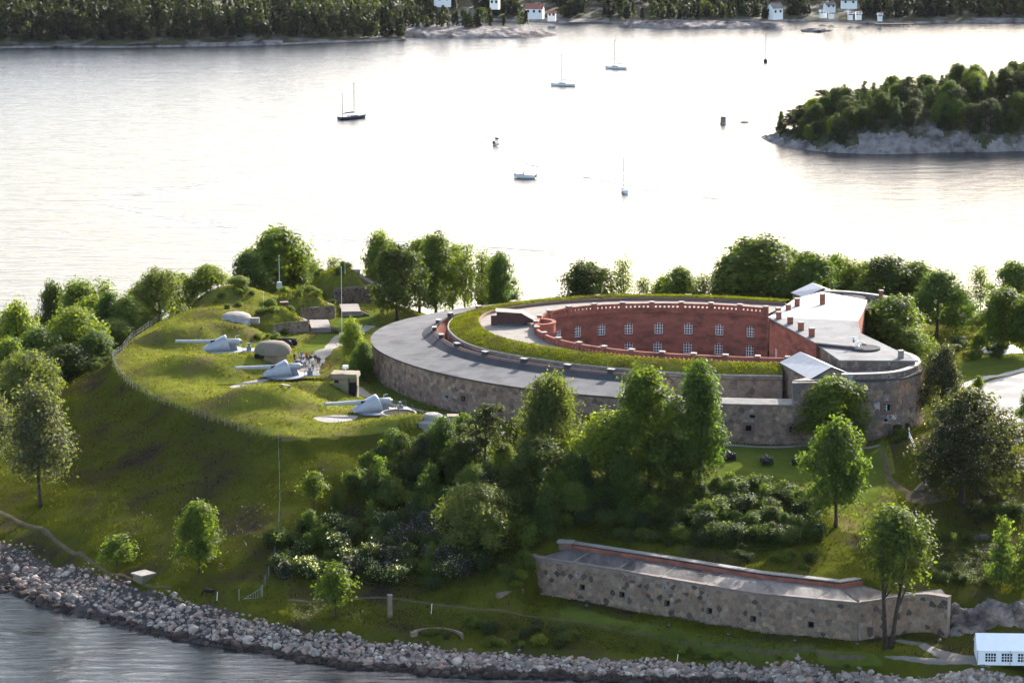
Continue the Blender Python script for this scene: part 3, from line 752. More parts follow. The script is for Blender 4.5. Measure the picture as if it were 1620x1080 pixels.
# cornice, parapet with loopholes, piers with caps
mb = MB(); VV, FF = PW.band(26.1, 26.3, .02, .22); mb.add(VV, FF); VV, FF = PW.band(26.3, 26.55, .02, .34); mb.add(VV, FF); VV, FF = PW.band(25.75, 25.85, .01, .08); mb.add(VV, FF)
mb.build('cornice', m_brick, keep_, world=True)
nb = 21; bay = PW.L / nb; mb = MB(); mcap = MB()
for (a, b, d0, d1) in ((26.55, 27.14, -.28, .24), (27.5, 27.95, -.28, .24)):
    VV, FF = PW.band(a, b, d0, d1); mb.add(VV, FF)
for k in range(nb):
    m_ = 6
    for j in range(m_ + 1):
        u = (k + .06 + .88 * j / m_) * bay; VV, FF = PW.band(27.12, 27.52, -.24, .2, u - .21, u + .21); mb.add(VV, FF)
mb.build('parapet', m_brick, keep_, world=True, label='red brick parapet pierced by loopholes')
for k in range(nb + 1):
    u = min(max(k * bay, .4), PW.L - .4)
    VV, FF = PW.band(26.56, 28.12, -.42, .38, u - .38, u + .38); q = MB().add(VV, FF).build('pier', m_brick, keep_, world=True)
    VV, FF = PW.band(28.12, 28.3, -.52, .48, u - .5, u + .5); MB().add(VV, FF).build('pier_cap', m_cap, q, world=True)
# courtyard floor
poly = [tuple(p) for p in PAR]; mbf = MB(); mbf.v = [(x, y, 17.2) for x, y in poly]; mbf.f = [tuple(range(len(poly)))]
mbf.build('courtyard_floor', m_gravel, keep_, world=True)
# wedge-shaped steel shelter on the rampart, with its round platform
x, y = at(808, 512, 26.8)
sh = empty('gun_shelter', (x, y, 26.8), 'dark brown wedge-shaped steel shelter on the gravel rampart walk', 'shelter')
P = [(-3.0, 0), (-3.0, 2.5), (-1.2, 2.5), (1.8, 2.1), (4.4, .75), (4.4, 0.35), (-.5, .35), (-.5, 0)]
P = [(-2.6, .35), (-2.6, 2.55), (1.9, 2.25), (4.3, .85), (4.3, .5), (2.6, .35)]
mb = MB(); n = len(P); mb.v = [(px_, -1.6, z) for px_, z in P] + [(px_, 1.6, z) for px_, z in P]
mb.f = [tuple(range(n)), tuple(range(2 * n - 1, n - 1, -1))] + [((k + 1) % n, k, n + k, n + (k + 1) % n) for k in range(n)]
mb.build('hull', m_rust, sh)
mb = MB(); mb.add([(-2.8, -1.8, 2.62), (1.95, -1.8, 2.32), (4.5, -1.8, .9), (-2.8, 1.8, 2.62), (1.95, 1.8, 2.32), (4.5, 1.8, .9), (-2.8, -1.8, 2.54), (1.95, -1.8, 2.25), (4.5, -1.8, .82), (-2.8, 1.8, 2.54), (1.95, 1.8, 2.25), (4.5, 1.8, .82)],
       [(0, 1, 4, 3), (1, 2, 5, 4), (6, 9, 10, 7), (7, 10, 11, 8), (0, 6, 7, 1), (1, 7, 8, 2), (3, 4, 10, 9), (4, 5, 11, 10), (0, 3, 9, 6), (2, 8, 11, 5)]).build('roof', m_pale, sh)
MB().box(-3.9, -2.65, -1.5, -1.42, .05, 1.9, .15).build('door_leaf', m_rust, sh)
MB().lathe([(0, 0.02), (2.6, .02), (2.6, .33), (0, .33)], 28, (0.4, 0, 0)).build('turntable', m_conc, sh)
x, y = at(852, 517, 26.8)
rp = MB().lathe([(2.6, -1.0), (3.1, -1.0), (3.1, .75), (3.25, .75), (3.25, .95), (2.5, .95), (2.5, -1.0)], 20, (0, 0, 0), R(-100), R(80)).build('curved_parapet', m_brick, keep_, smooth=False)
rp.location = (x - 25, y - 560, 26.9 - 17)
# ------------------------------------------------------------------ gorge building with its two round towers
gorge = empty('gorge_building', (58, 560, 17), 'wide brick and granite gorge building with low grey and sunlit felt roofs and chimneys', 'building')
A_ = at(1215, 502, 30.8); B_ = at(1289, 541.5, 30.3); FL = at(1258, 473, 30.3); RR_ = at(1357, 507, 31.0)
C_ = at(1328, 569, 29.7); D_ = at(1453, 570, 29.7); E_ = at(1393, 541, 29.8); F_ = at(1361, 525, 30.2)
K_ = at(1300, 462, 30.3); K2 = at(1372, 476, 30.4); K3 = at(1366, 493, 30.7)
def slab(name, pts, th, mat, parent, **kw):
    """roof slab from 3-D corner points (counter-clockwise from above)"""
    a = sum(pts[i - 1][0] * pts[i][1] - pts[i][0] * pts[i - 1][1] for i in range(len(pts)))
    if a < 0: pts = pts[::-1]
    n = len(pts); V = [(x, y, z - th) for x, y, z in pts] + list(pts)
    return mesh(name, V, [tuple(range(n - 1, -1, -1)), tuple(range(n, 2 * n))] + [(k, (k + 1) % n, n + (k + 1) % n, n + k) for k in range(n)], mat, parent, world=True, **kw)
m_rooflight = M('sunlit_roof_felt', (.40, .39, .38), (.33, .32, .315), scale=.3, detail=6, rough=.8, spec=.15, c3=(.26, .255, .25), scale3=.16, stretch=(.3, 1.5, 1))  # paler than the near slope: sun on the far slope put into the colour
BX = at(1352, 548, 30.3)
m_gfelt = M('light_grey_felt', (.165, .163, .162), (.20, .198, .196), scale=.35, detail=7, rough=.95, spec=.04, c3=(.135, .133, .133), scale3=.2)
near_roof = slab('roof', [(*A_, 30.85), (*B_, 30.3), (*BX, 30.3), (*F_, 30.45), (*RR_, 31.0)], .25, m_gfelt, gorge, label='grey felt roof slope over the brick wing')
slab('roof', [(*A_, 30.84), (*RR_, 31.0), (*K3, 30.9), (*K2, 30.6), (*K_, 30.4), (*FL, 30.4)], .25, m_rooflight, gorge, label='pale sunlit roof slope over the far wing')
low = slab('roof', [(*at(1291, 544, 29.7), 29.7), (*C_, 29.65), (*D_, 29.65), (*E_, 29.75), (*at(1361, 526.5, 29.8), 29.8)], .22, m_gfelt, gorge, label='lower grey roof over the granite wing')
def wall_poly(name, pts, z0, z1, mat, parent, **kw):
    mb = MB(); mb.prism([tuple(p) for p in pts], z0, z1); return mb.build(name, mat, parent, world=True, **kw)
inn = lambda p, f=.96, c=(58, 556): (c[0] + (p[0] - c[0]) * f, c[1] + (p[1] - c[1]) * f)
GF = Wall(resample([np.array(inn(B_, .985)), np.array(A_) + (.25, 0)], .5)[0], 16.5, 30.3, 1)      # brick front to the courtyard
GF = Wall(resample([np.array(A_) + (.3, 0), np.array(B_) + (.3, .4)], .5)[0], 16.5, 30.25, -1)
gw = [(GF.u_at(1227, 24.6, 0), 24.8), (GF.u_at(1244, 24.6, 0), 24.6), (GF.u_at(1261, 24.6, 0), 24.6), (GF.u_at(1244, 21, 0), 20.8), (GF.u_at(1227, 21, 0), 20.8)]
gh = [(u - .55, u + .55, z - 1.0, z + 1.0) for u, z in gw]
V, Fc = GF.skin(gh, .3, .6, .5); mesh('brick_front', V, Fc, m_brick, gorge, world=True)
for u, z in gw: window_unit(GF, u, z, 1.1, 2.0, gorge, arch=.12, cols=2)
VV, FF = GF.band(29.85, 30.05, 0, .18); MB().add(VV, FF).build('cornice', m_brick, gorge, world=True)
wall_poly('brick_core', [np.array(A_) + (1.2, 0), np.array(B_) + (1.0, .8), np.array(BX) + (-.4, .4), np.array(F_) + (-.4, 0), np.array(RR_) + (-.4, 0), np.array(K3) + (-.4, 0), np.array(K2) + (-.5, -.5), np.array(K_) + (.3, -.5), np.array(FL) + (.6, -.3)], 16.5, 30.1, m_brick, gorge)
# granite wing under the lower roof
GS_ = Wall(resample([np.array(at(1291, 544, 29.7)) + (.35, .3), np.array(C_) + (.35, .45)], .5)[0], 16.5, 29.4, -1)
V, Fc = GS_.skin((), .3, 1, .5); g1 = mesh('granite_wall', V, Fc, m_mortar2, gorge, world=True)
lay_stones(GS_, 0, GS_.L, 26.2, 29.3, 1.3, .75, g1, rg, (), PAL_TOWER)
GS2 = Wall(resample([np.array(C_) + (.35, .45), np.array(D_) + (-.5, .45)], .5)[0], 16.5, 29.4, -1)
V, Fc = GS2.skin((), .3, 1, .5); g2 = mesh('granite_wall', V, Fc, m_mortar2, gorge, world=True)
lay_stones(GS2, 0, GS2.L, 26.9, 29.3, 1.3, .75, g2, rg, (), PAL_TOWER)
wall_poly('granite_core', [np.array(at(1291, 544, 29.7)) + (1.0, 0), np.array(C_) + (1, 1), np.array(D_) + (-1, 1), np.array(E_) + (-.6, .2), np.array(BX) + (0, 1)], 16.5, 29.4, m_mortar, gorge)
# near round tower with its parapet terrace
TWZ = 27.7
tw = [(46.8, OUT[0][1] + .1), at(1330, 604.5, TWZ), at(1352, 604.3, TWZ), at(1397, 603, TWZ), at(1430, 599.5, TWZ), at(1450, 593, TWZ)]
a4 = at(1459.5, 588, TWZ); tw += [a4, (a4[0] + .9, a4[1] + 4), (a4[0] + .4, a4[1] + 9), (a4[0] - 1.5, a4[1] + 13)]
TW = resample(smooth(resample(crom(tw), .5)[0], 25), .6)[0]
tower = empty('round_tower', (62, 522, 17), 'round granite corner tower with pale mortar lines, coped parapet and one brick-framed window', 'tower')
TWW = Wall(TW, 15.5, TWZ, -1, .018)
u = TWW.u_at(1404, 23.0, 0, 30); th = [(u - .75, u + .75, 22.5, 23.7)]; u2 = TWW.u_at(1402, 20.9, 0, 30); th2 = [(u2 - .4, u2 + .4, 20.75, 21.25)]
V, Fc = TWW.skin(th + th2, .5, .6, .8); tc = mesh('tower_wall', V, Fc, m_mortar2, tower, world=True)
lay_stones(TWW, .2, TWW.L, 16.4, TWZ - .1, 1.45, .72, tc, rg, [(th[0][0] - .7, th[0][1] + .7, 21.8, 24.4)] + th2, PAL_TOWER, gap=.05, limit=300, seen=lambda u: 1 if u < 24 else .2)
for h in th + th2:
    V = [TWW.pos(h[0], h[2], -.48), TWW.pos(h[1], h[2], -.48), TWW.pos(h[1], h[3], -.48), TWW.pos(h[0], h[3], -.48)]
    o = mesh('window_recess', V, [(3, 2, 1, 0)], m_dark, tower, world=True)
h = th[0]; mb = MB()
for (p, q, r_, s_) in ((h[0] - .65, h[1] + .65, h[3], h[3] + .62), (h[0] - .65, h[1] + .65, h[2] - .62, h[2]), (h[0] - .65, h[0], h[2], h[3]), (h[1], h[1] + .65, h[2], h[3])):
    VV, FF = TWW.band(r_, s_, -.05, .1, p, q); mb.add(VV, FF)
mb.build('brick_surround', m_brickl, tower, world=True)
mb = MB(); um = (h[0] + h[1]) / 2
for p, q, r_, s_ in ((um - .06, um + .06, h[2], h[3]), (h[0], um, 22.85, 22.92), (h[0], um, 23.25, 23.32)):
    VV, FF = TWW.band(r_, s_, -.4, -.32, p, q); mb.add(VV, FF)
mb.build('window_bars', m_white, tower, world=True)
VV, FF = TWW.band(TWZ - .02, TWZ + .22, -.9, .22, 4.5); MB().add(VV, FF).build('ledge', m_felt2, tower, world=True)
PWL = Wall(offset(TW, .75), TWZ, 28.75, -1); u0 = 8.2
PT = Wall(offset(TW, .75)[14:], TWZ, 28.75, -1)
V, Fc = PT.skin((), .3, .6, .7); pp = mesh('parapet', V, Fc, m_mortar2, tower, world=True); lay_stones(PT, 0, PT.L, TWZ + .25, 28.65, 1.1, .45, pp, rg, (), PAL_TOWER, gap=.06, limit=60)
VV, FF = PT.band(28.75, 28.92, -1.0, .12); MB().add(VV, FF).build('parapet_coping', m_cap, tower, world=True)
tf = [tuple(p) for p in offset(TW, 1.2)]; mb = MB(); mb.v = [(x, y, TWZ + .12) for x, y in tf]; mb.f = [tuple(range(len(tf)))]; mb.build('terrace', m_pale, tower, world=True)
x, y = at(1354, 585.5, 28); MB().box(-.55, .55, -.4, .4, TWZ + .1, TWZ + .75, 0, (x, y, 0)).build('terrace_vent', m_brickl, tower, world=True)
# the far tower's curved parapet
FT = resample(crom([at(*p, 30.2) for p in [(1304, 459.5), (1330, 460.5), (1360, 463), (1390, 467), (1411, 472), (1424, 480)]]), .6)[0]
fartow = empty('round_tower', (66, 590, 17), 'curved granite parapet of the far round tower behind the pale roof', 'tower')
FTW = Wall(FT, 16, 30.0, -1); V, Fc = FTW.skin((), .3, .8, .9); fp = mesh('parapet', V, Fc, m_mortar2, fartow, world=True)
lay_stones(FTW, 0, FTW.L, 28.9, 29.9, 1.1, .5, fp, rg, (), PAL_TOWER, gap=.06, limit=60)
VV, FF = FTW.band(30.0, 30.17, -1.0, .1); MB().add(VV, FF).build('parapet_coping', m_cap, fartow, world=True)
ff = [tuple(p) for p in FT] + [K2, K_]; mb = MB(); mb.v = [(x, y, 29.0) for x, y in ff]; mb.f = [tuple(range(len(ff)))[::-1]]; mb.build('terrace', m_conc, fartow, world=True)
# two gate houses with zinc roofs
def gate_house(pts, ze, zr, label):
    e0, e1, r0, r1 = [np.array(at(*p, z)) for p, z in zip(pts, (ze, ze, zr, zr))]
    o0, o1 = 2 * r0 - e0, 2 * r1 - e1
    g = empty('gate_house', (*((e0 + o1) / 2), 17), label, 'building')
    i_ = lambda p, q, f=.04: p + (q - p) * f
    a, b, c2, d2 = i_(i_(e0, o0), e1), i_(i_(e1, o1), e0), i_(i_(o1, e1), o0), i_(i_(o0, e0), o1)
    m1 = (b + c2) / 2; m0 = (a + d2) / 2
    mb = MB(); zt = ze - .1
    mb.v = [(*p, 16) for p in (a, b, c2, d2)] + [(*p, zt) for p in (a, b, c2, d2)] + [(*m1, zr - .2), (*m0, zr - .2)]
    mb.f = [(0, 1, 5, 4), (1, 2, 6, 8, 5), (2, 3, 7, 6), (3, 0, 4, 9, 7)]
    if np.cross(b - a, c2 - b) < 0: mb.f = [f[::-1] for f in mb.f]
    w = mb.build('walls', m_mortar, g, world=True)
    for (p, q) in ((a, b), (b, c2)):
        W_ = Wall(resample([p, q], .5)[0], 16, zt, -1 if np.cross(b - a, c2 - b) > 0 else 1); lay_stones(W_, 0, W_.L, 19, zt - .1, 1.2, .7, w, rg, (), PAL_RING, limit=80)
    slab('roof', [(*e0, ze), (*e1, ze), (*r1, zr), (*r0, zr)], .12, m_zinc, g); slab('roof', [(*r0, zr), (*r1, zr), (*o1, ze), (*o0, ze)], .12, m_zinc, g)
    mb = MB(); n_ = (r1 - r0) / np.linalg.norm(r1 - r0) * .06
    for p, q in ((e1, r1), (r1, o1)):
        za, zb = (ze, zr) if p is e1 else (zr, ze)
        mb.tube([(*(p + n_), za - .1), (*(q + n_), zb - .1)], .11, 5)
    mb.tube([(*e0, ze - .1), (*e1, ze - .1)], .09, 5)
    mb.build('barge_board', m_woodd, g, world=True)
    return g
gate_house([(1233, 573), (1281, 600), (1266, 556), (1316, 580)], 27.8, 29.6, 'granite gate house with pitched zinc roof beside the near round tower')
gate_house([(1251, 463), (1271, 470), (1285, 447), (1304, 455.5)], 27.8, 29.6, 'granite gate house with zinc roof behind the pale far roof')
# chimneys, turntables, signal gun on the roofs
def chimney(px, py, z, w, h, parent, mat=m_brick):
    x, y = at(px, py, z); c = MB().box(-w / 2, w / 2, -w / 2, w / 2, -.3, h, .25, (x, y, z)).build('chimney', mat, parent, world=True)
    MB().box(-w / 2 - .08, w / 2 + .08, -w / 2 - .08, w / 2 + .08, h, h + .14, .25, (x, y, z)).build('chimney_cap', m_cap, c, world=True)
    return c
for px, py, w, h in ((1250, 514, .85, 1.4), (1267, 523, .85, 1.45), (1284, 532, .85, 1.4), (1232, 507, .8, 1.5)): chimney(px, py, 30.5, w, h, gorge)
for px, py, w, h in ((1247, 491, .8, 1.0), (1261, 484.5, .8, 1.4), (1301, 481.5, .8, 1.9), (1231, 496, .8, 1.0)): chimney(px, py, 30.6, w, h, gorge)
chimney(1425, 566, 29.7, .8, 1.2, gorge, m_pale); chimney(1394, 470, 29.9, .7, 1.2, gorge)
for px, py, z, w in ((1369, 552, 29.72, 2.6), (1347, 473, 29.6, 2.7)):
    x, y = at(px, py, z)
    MB().lathe([(0, .30), (w - .1, .34), (w, .30), (w, 0), (w - .4, 0)], 28, (x, y, z)).build('gun_platform', m_felt2, gorge, world=True)
x, y = at(1357, 549, 30.0)
sg = empty('signal_gun', (x, y, 30.06), 'small white gun on a pedestal on the lower grey roof', 'gun')
MB().lathe([(.32, 0), (.28, .25), (.16, .35), (.16, .95), (0, .95)], 12).build('pedestal', m_white, sg)
MB().tube([(-1.9, .5, 1.75), (-.3, 0, 1.2), (1.3, -.5, .65)], [.08, .11, .14], 8).build('barrel', m_white, sg)
MB().box(.8, 1.6, -.75, -.3, .45, .75, -.3).build('breech', m_brickl, sg)
MB().box(-.9, -.6, 0, .4, .7, 1.6, -.3).build('sight', m_gund, sg)
# ------------------------------------------------------------------ lower shore battery
batt = empty('shore_battery', (*at(1120, 990, 4.7), 4.7), 'long low granite battery with dark embrasures and streaked concrete roof above the shore', 'battery')
BF = resample(BAT_F, .8)[0]; BR = resample(BAT_R, .8)[0]
LE = resample(crom([np.array(BAT_F[0]) + (-1.5, 8), np.array(BAT_F[0]) + (-1.6, 3.5), np.array(BAT_F[0]) + (-.9, .9), BAT_F[0]]), .6)[0]
BFW = Wall(np.concatenate([LE[:-1], BF]), 2.5, 10.3, -1, .05); BRW = Wall(BR, 2.5, 10.3, -1, .05)
def bemb(px, z, w=.9, h=.95): u = BFW.u_at(px, z, 6); return (u - w / 2, u + w / 2, z - h / 2, z + h / 2)
bh = [bemb(921, 6.9), bemb(984, 6.75), bemb(1055, 6.65), bemb(1123, 6.6), bemb(1192, 6.5), bemb(1283, 6.5)] + [bemb(px, 8.9, .25, .25) for px in (915, 980, 1052, 1120)]
V, Fc = BFW.skin(bh, .8, .8, 1.0); bw = mesh('front_wall', V, Fc, m_mortar, batt, world=True)
m_coping = M('sandstone_edge', (.19, .15, .13), (.14, .11, .10), scale=.8, rough=.95, spec=.15)
lay_stones(BFW, 1, BFW.L, 3.8, 10.05, 1.12, .64, bw, rg, bh, PAL_BATT, gap=.05)
for h in bh:
    V = [BFW.pos(h[0], h[2], -.78), BFW.pos(h[1], h[2], -.78), BFW.pos(h[1], h[3], -.78), BFW.pos(h[0], h[3], -.78)]
    o = mesh('embrasure', V, [(3, 2, 1, 0)], m_dark, batt, world=True)
    if h[3] - h[2] > .5:
        mb = MB()
        for (p, q, r_, s_) in ((h[0] - .5, h[1] + .5, h[3], h[3] + .4), (h[0] - .6, h[1] + .6, h[2] - .4, h[2]), (h[0] - .45, h[0], h[2], h[3])):
            VV, FF = BFW.band(r_, s_, -.05, .09, p, q); mb.add(VV, FF)
        mb.build('embrasure_frame', m_stone, o, world=True, tint=np.array([(.19, .15, .11)]))
V, Fc = BRW.skin((), .5, .8, 1.0); bw2 = mesh('side_wall', V, Fc, m_mortar, batt, world=True)
lay_stones(BRW, 0, BRW.L, 3.8, 10.05, 1.1, .7, bw2, rg, (), PAL_BATT, limit=150)
VV, FF = BFW.band(10.3, 10.5, -1.1, .14); MB().add(VV, FF).build('coping', m_coping, batt, world=True, label='reddish stone edge of the battery roof')
VV, FF = BRW.band(10.3, 10.5, -1.1, .14); MB().add(VV, FF).build('coping', m_coping, batt, world=True)
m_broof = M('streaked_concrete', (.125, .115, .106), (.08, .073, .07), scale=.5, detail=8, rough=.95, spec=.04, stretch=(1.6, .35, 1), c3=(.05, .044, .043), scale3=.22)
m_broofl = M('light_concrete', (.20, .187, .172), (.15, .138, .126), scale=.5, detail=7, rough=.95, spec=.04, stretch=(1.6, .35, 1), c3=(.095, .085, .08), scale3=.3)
fr = [np.array(p) for p in BAT_F]; bk = [np.array(p) for p in _bb]            # bk runs right to left
fxs = [850, 905, 975, 1045, 1117, 1200, 1290, 1358]
def on(line, px, z):
    L_ = resample(line, .3)[0]; X = 810 + FPX * L_[:, 0] / (L_[:, 1] * _c - (z - CAM_H) * _s); return L_[np.argmin(abs(X - px))]
for k in range(len(fxs) - 1):
    p0, p1 = on(BAT_F, fxs[k], 10.4), on(BAT_F, fxs[k + 1], 10.4)
    q0, q1 = on(_bb[2:], fxs[k] + 28, 10.7), on(_bb[2:], fxs[k + 1] + 28 if k < len(fxs) - 2 else 1330, 10.7)
    md = (q0 + q1 + p0 + p1) / 4
    V = [(*p0, 10.42), (*p1, 10.42), (*q1, 10.72), (*q0, 10.72), (*md, 10.78)]
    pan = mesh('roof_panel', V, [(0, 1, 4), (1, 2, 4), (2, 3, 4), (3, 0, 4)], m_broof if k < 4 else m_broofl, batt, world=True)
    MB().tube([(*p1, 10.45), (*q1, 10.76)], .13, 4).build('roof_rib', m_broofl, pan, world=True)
V = [(*BAT_F[-1], 10.42), (*BAT_R[1], 10.42), (*_bb[0], 10.72), (*_bb[1], 10.72), (*_bb[2], 10.72)]
mesh('roof_panel', V, [(0, 1, 2, 3, 4)], m_broof, batt, world=True)
V = [(*BAT_R[1], 10.42), (*BAT_R[2], 10.42), (*BAT_R[3], 10.42), (BAT_R[3][0] - .5, BAT_R[3][1] + 4, 10.6), (*_bb[0], 10.6)]
mesh('roof_panel', V, [(0, 1, 2, 3, 4)], m_broof, batt, world=True)
BB = resample(_bb[1:][::-1], .8)[0]
BBW = Wall(BB, 3.5, 11.3, -1)
V, Fc = BBW.skin((), .3, .8, .4); mesh('brick_parapet', V, Fc, m_brick, batt, world=True)
VV, FF = BBW.band(11.45, 11.62, -1.6, -.35); MB().add(VV, FF).build('back_coping', m_pale, batt, world=True)
VV, FF = BBW.band(11.25, 11.45, -1.5, -.5); MB().add(VV, FF).build('shadow_gap', m_dark, batt, world=True)  # near-black solid band painted as shade in the slot below the coping
x, y = at(895, 866, 10.8); MB().box(-1.0, 1.0, -.6, .6, 10.5, 11.7, -.2, (x, y, 0)).build('doorway_block', m_brickl, batt, world=True)
MB().box(-1.3, 1.3, -.9, .9, 11.7, 11.9, -.2, (x, y, 0)).build('doorway_slab', m_pale, batt, world=True)
# low stone wall running left from the battery
LWp = [ray(788, 948)[:2], ray(830, 944)[:2], np.array(LE[6]) + (-.3, .2)]
lw = empty('low_stone_wall', (*LWp[0], 5), 'low overgrown stone wall running from the battery end into shrubs', 'wall')
LWW = Wall(resample(LWp, .6)[0], 3.5, 6.6, -1); V, Fc = LWW.skin((), .3, .8, .6); c0 = mesh('wall', V, Fc, m_mortar, lw, world=True)
lay_stones(LWW, 0, LWW.L, 4.6, 6.5, 1.0, .55, c0, rg, (), PAL_BATT, limit=60)
# ------------------------------------------------------------------ paths, lawns, road
m_path = M('shaded_gravel', (.115, .105, .095), (.16, .147, .132), scale=.9, detail=8, rough=.95, spec=.15, bump=.02)  # darker copy of the gravel, shade on the lower path put into its colour
W_ = lambda pts: [ray(*p)[:2] for p in pts]
drape('shore_path', (W_([(-10, 806), (40, 830), (90, 858), (140, 886), (200, 912), (270, 930)]), [1.0, .7, .35]), m_dirt)
drape('shore_path', (W_([(455, 950), (520, 951), (600, 946), (660, 952), (740, 962), (800, 968), (880, 979), (1000, 1003), (1120, 1020), (1240, 1032), (1370, 1040)]), .6), m_dirt)
drape('gravel_path', (W_([(1420, 1012), (1445, 1018), (1480, 1030), (1520, 1042), (1570, 1050)]), [1.6, 2.4, 3.2]), m_path)
drape('gravel_path', (W_([(1400, 1040), (1450, 1045), (1500, 1046), (1560, 1050)]), [.3, 1.6, 2.2]), m_path, lift=.09)
drape('gravel_path', (W_([(500, 565), (515, 552), (535, 538), (560, 526), (585, 516)]), [4.2, 3.4, 2.6]), m_gravel)
drape('gravel_path', (W_([(500, 565), (488, 580), (480, 592)]), [4.2, 5]), m_gravel, lift=.09)
drape('gravel_path', (W_([(566, 612), (582, 627), (620, 640), (665, 650), (720, 661), (770, 670)]), 2.0), m_gravel)
drape('gravel_path', (W_([(1120, 703), (1180, 706), (1250, 706), (1310, 705), (1392, 705)]), 1.5), m_gravel)
patch('lawn', [(595, 600), (640, 624), (700, 645), (780, 660), (810, 668), (790, 673), (700, 655), (640, 637), (590, 618)], m_lawn, 18.2, lift=.05)
patch('lawn', [(1120, 709), (1250, 710), (1390, 709), (1400, 730), (1390, 765), (1330, 770), (1240, 752), (1130, 745)], m_lawn, 17.2, lift=.05)
patch('lawn', [(470, 560), (500, 530), (540, 500), (590, 490), (600, 505), (560, 525), (520, 545), (495, 570)], m_lawn, 19.3, lift=.05)
patch('lawn', [(900, 958), (1000, 984), (1150, 1008), (1290, 1026), (1370, 1030), (1390, 1036), (1250, 1028), (1100, 1014), (960, 990), (890, 975)], m_lawn, 4.75, lift=.05)
patch('lawn', [(1515, 575), (1640, 560), (1640, 585), (1560, 605), (1515, 615)], m_lawn, 18.8, lift=.05)
patch('gun_apron', [(497, 664), (530, 658), (565, 656), (556, 663), (530, 669), (508, 669)], m_pale, 20.2, lift=.08)
patch('gun_apron', [(364, 610), (395, 602), (430, 598), (400, 609), (375, 614)], m_pale, 20.2, lift=.08)
patch('road', [(1528, 625), (1560, 603), (1650, 585), (1700, 600), (1700, 690), (1620, 672), (1575, 655)], m_tarmac, 19.1, lift=.07)
drape('pavement', (W_([(1518, 616), (1535, 606), (1570, 596), (1625, 584)]), 1.8), m_sand, lift=.16)
drape('pavement', (W_([(1570, 655), (1600, 664), (1640, 672)]), 1.5), m_sand, lift=.16)
drape('dirt_path', (W_([(1392, 712), (1402, 740), (1412, 765), (1440, 783), (1470, 792)]), [.6, .9, 1.6]), m_dirt)
patch('bare_earth', [(1440, 778), (1480, 776), (1500, 790), (1470, 798), (1435, 794)], m_dirt, None, lift=.07)
# ------------------------------------------------------------------ coastal guns
def make_gun():
    g = empty('coastal_gun', (0, 0, 0))
    MB().lathe([(0, .02), (3.6, .02), (3.6, .22), (3.0, .3), (0, .3)], 28).build('turntable', m_gund, g)
    mb = MB(); mb.box(-2.2, 2.2, -1.15, -.75, .3, 1.5, taper=.8); mb.box(-2.2, 2.2, .75, 1.15, .3, 1.5, taper=.8); mb.box(-1.8, 1.8, -.75, .75, .3, .7); mb.build('carriage', m_gund, g)
    # barrel along -x, raised a little
    prof = [(0, 2.7), (.55, 2.7), (.62, 2.5), (.58, .6), (.50, .5), (.50, -1.6), (.42, -1.7), (.34, -5.0), (.27, -8.8), (.31, -9.0), (.31, -9.3), (.19, -9.3), (.17, -8.3), (0, -8.3)]
    mb = MB().lathe(prof, 18)
    M3 = Matrix.Rotation(R(90), 4, 'Y') @ Matrix.Identity(4)
    mb.v = [tuple(Matrix.Translation((0, 0, 1.75)) @ Matrix.Rotation(R(2.0), 4, 'Y') @ M3 @ Vector(p)) for p in mb.v]
    b = mb.build('barrel', m_gun, g, smooth=True)
    mb = MB(); mb.tube([(2.7, 0, 1.66), (3.1, 0, 1.64)], [.42, .30], 12); mb.tube([(2.3, -.2, 1.4), (2.3, -.75, 1.2)], .07, 6); mb.build('breech_block', m_gund, b)
    # hood shield: loft of arches rising to the rear
    V = []; Fc = []; n = 12; secs = [(-4.3, .62, .85), (-3.6, 1.10, 1.05), (-2.5, 1.85, 1.30), (-1.3, 2.50, 1.46), (-.3, 2.95, 1.52), (.05, 3.05, 1.54)]
    for i, (x, h, w) in enumerate(secs):
        for k in range(n + 1):
            t = math.pi * k / n; yy = w * math.cos(t); zz = (max(0, math.sin(t)) ** .62)
            V.append((x + (1 - zz) * (.9 if i >= 4 else .35 if i == 3 else 0), yy, .3 + (h - .3) * zz))
    for i in range(len(secs) - 1):
        for k in range(n):
            Fc.append((i * (n + 1) + k, i * (n + 1) + k + 1, (i + 1) * (n + 1) + k + 1, (i + 1) * (n + 1) + k))
    o = mesh('shield', V, Fc, m_gun, g, smooth=True)
    md = o.modifiers.new('plate', 'SOLIDIFY'); md.thickness = .09
    MB().box(-2.75, -1.75, -.45, .45, 1.72, 2.12, 0).build('gun_port', m_dark, o)
    mb = MB()
    for xx, zz in ((-1.6, 2.52), (-1.2, 2.66), (-.8, 2.8), (-.4, 2.92)): mb.box(xx - .12, xx + .12, -1.02, -.92, zz - .42, zz - .37)
    mb.build('step', m_gund, o)
    mb = MB(); mb.box(3.0, 6.2, -1.6, 1.4, .05, .16); 
    for xx in (3.1, 4.6, 6.1): mb.tube([(xx, 1.35, .1), (xx, 1.35, 1.2)], .04, 5); mb.tube([(xx, -1.55, .1), (xx, -1.55, 1.2)], .04, 5)
    mb.tube([(3.1, 1.35, 1.2), (6.1, 1.35, 1.2)], .035, 5); mb.build('loading_platform', m_gund, g)
    mb = MB(); mb.box(3.9, 4.7, -.9, -.2, .16, .9); mb.box(4.1, 4.5, -.75, -.35, .9, 1.5); mb.build('shell_hoist', m_gund, g)
    MB().tube([(1.9, 1.0, 1.4), (1.9, 1.0, 2.6), (2.6, .9, 2.7)], .08, 6).build('sight_arm', m_gun, g)
    return g
gun0 = make_gun()
guns = [((594, 651), 22.5, 'pale grey coastal gun with rounded hood beside the domed bunker'), ((452, 595), 17, 'pale grey coastal gun with visitors standing round its breech'), ((357, 555), 8, 'pale grey coastal gun resting below the white dome')]
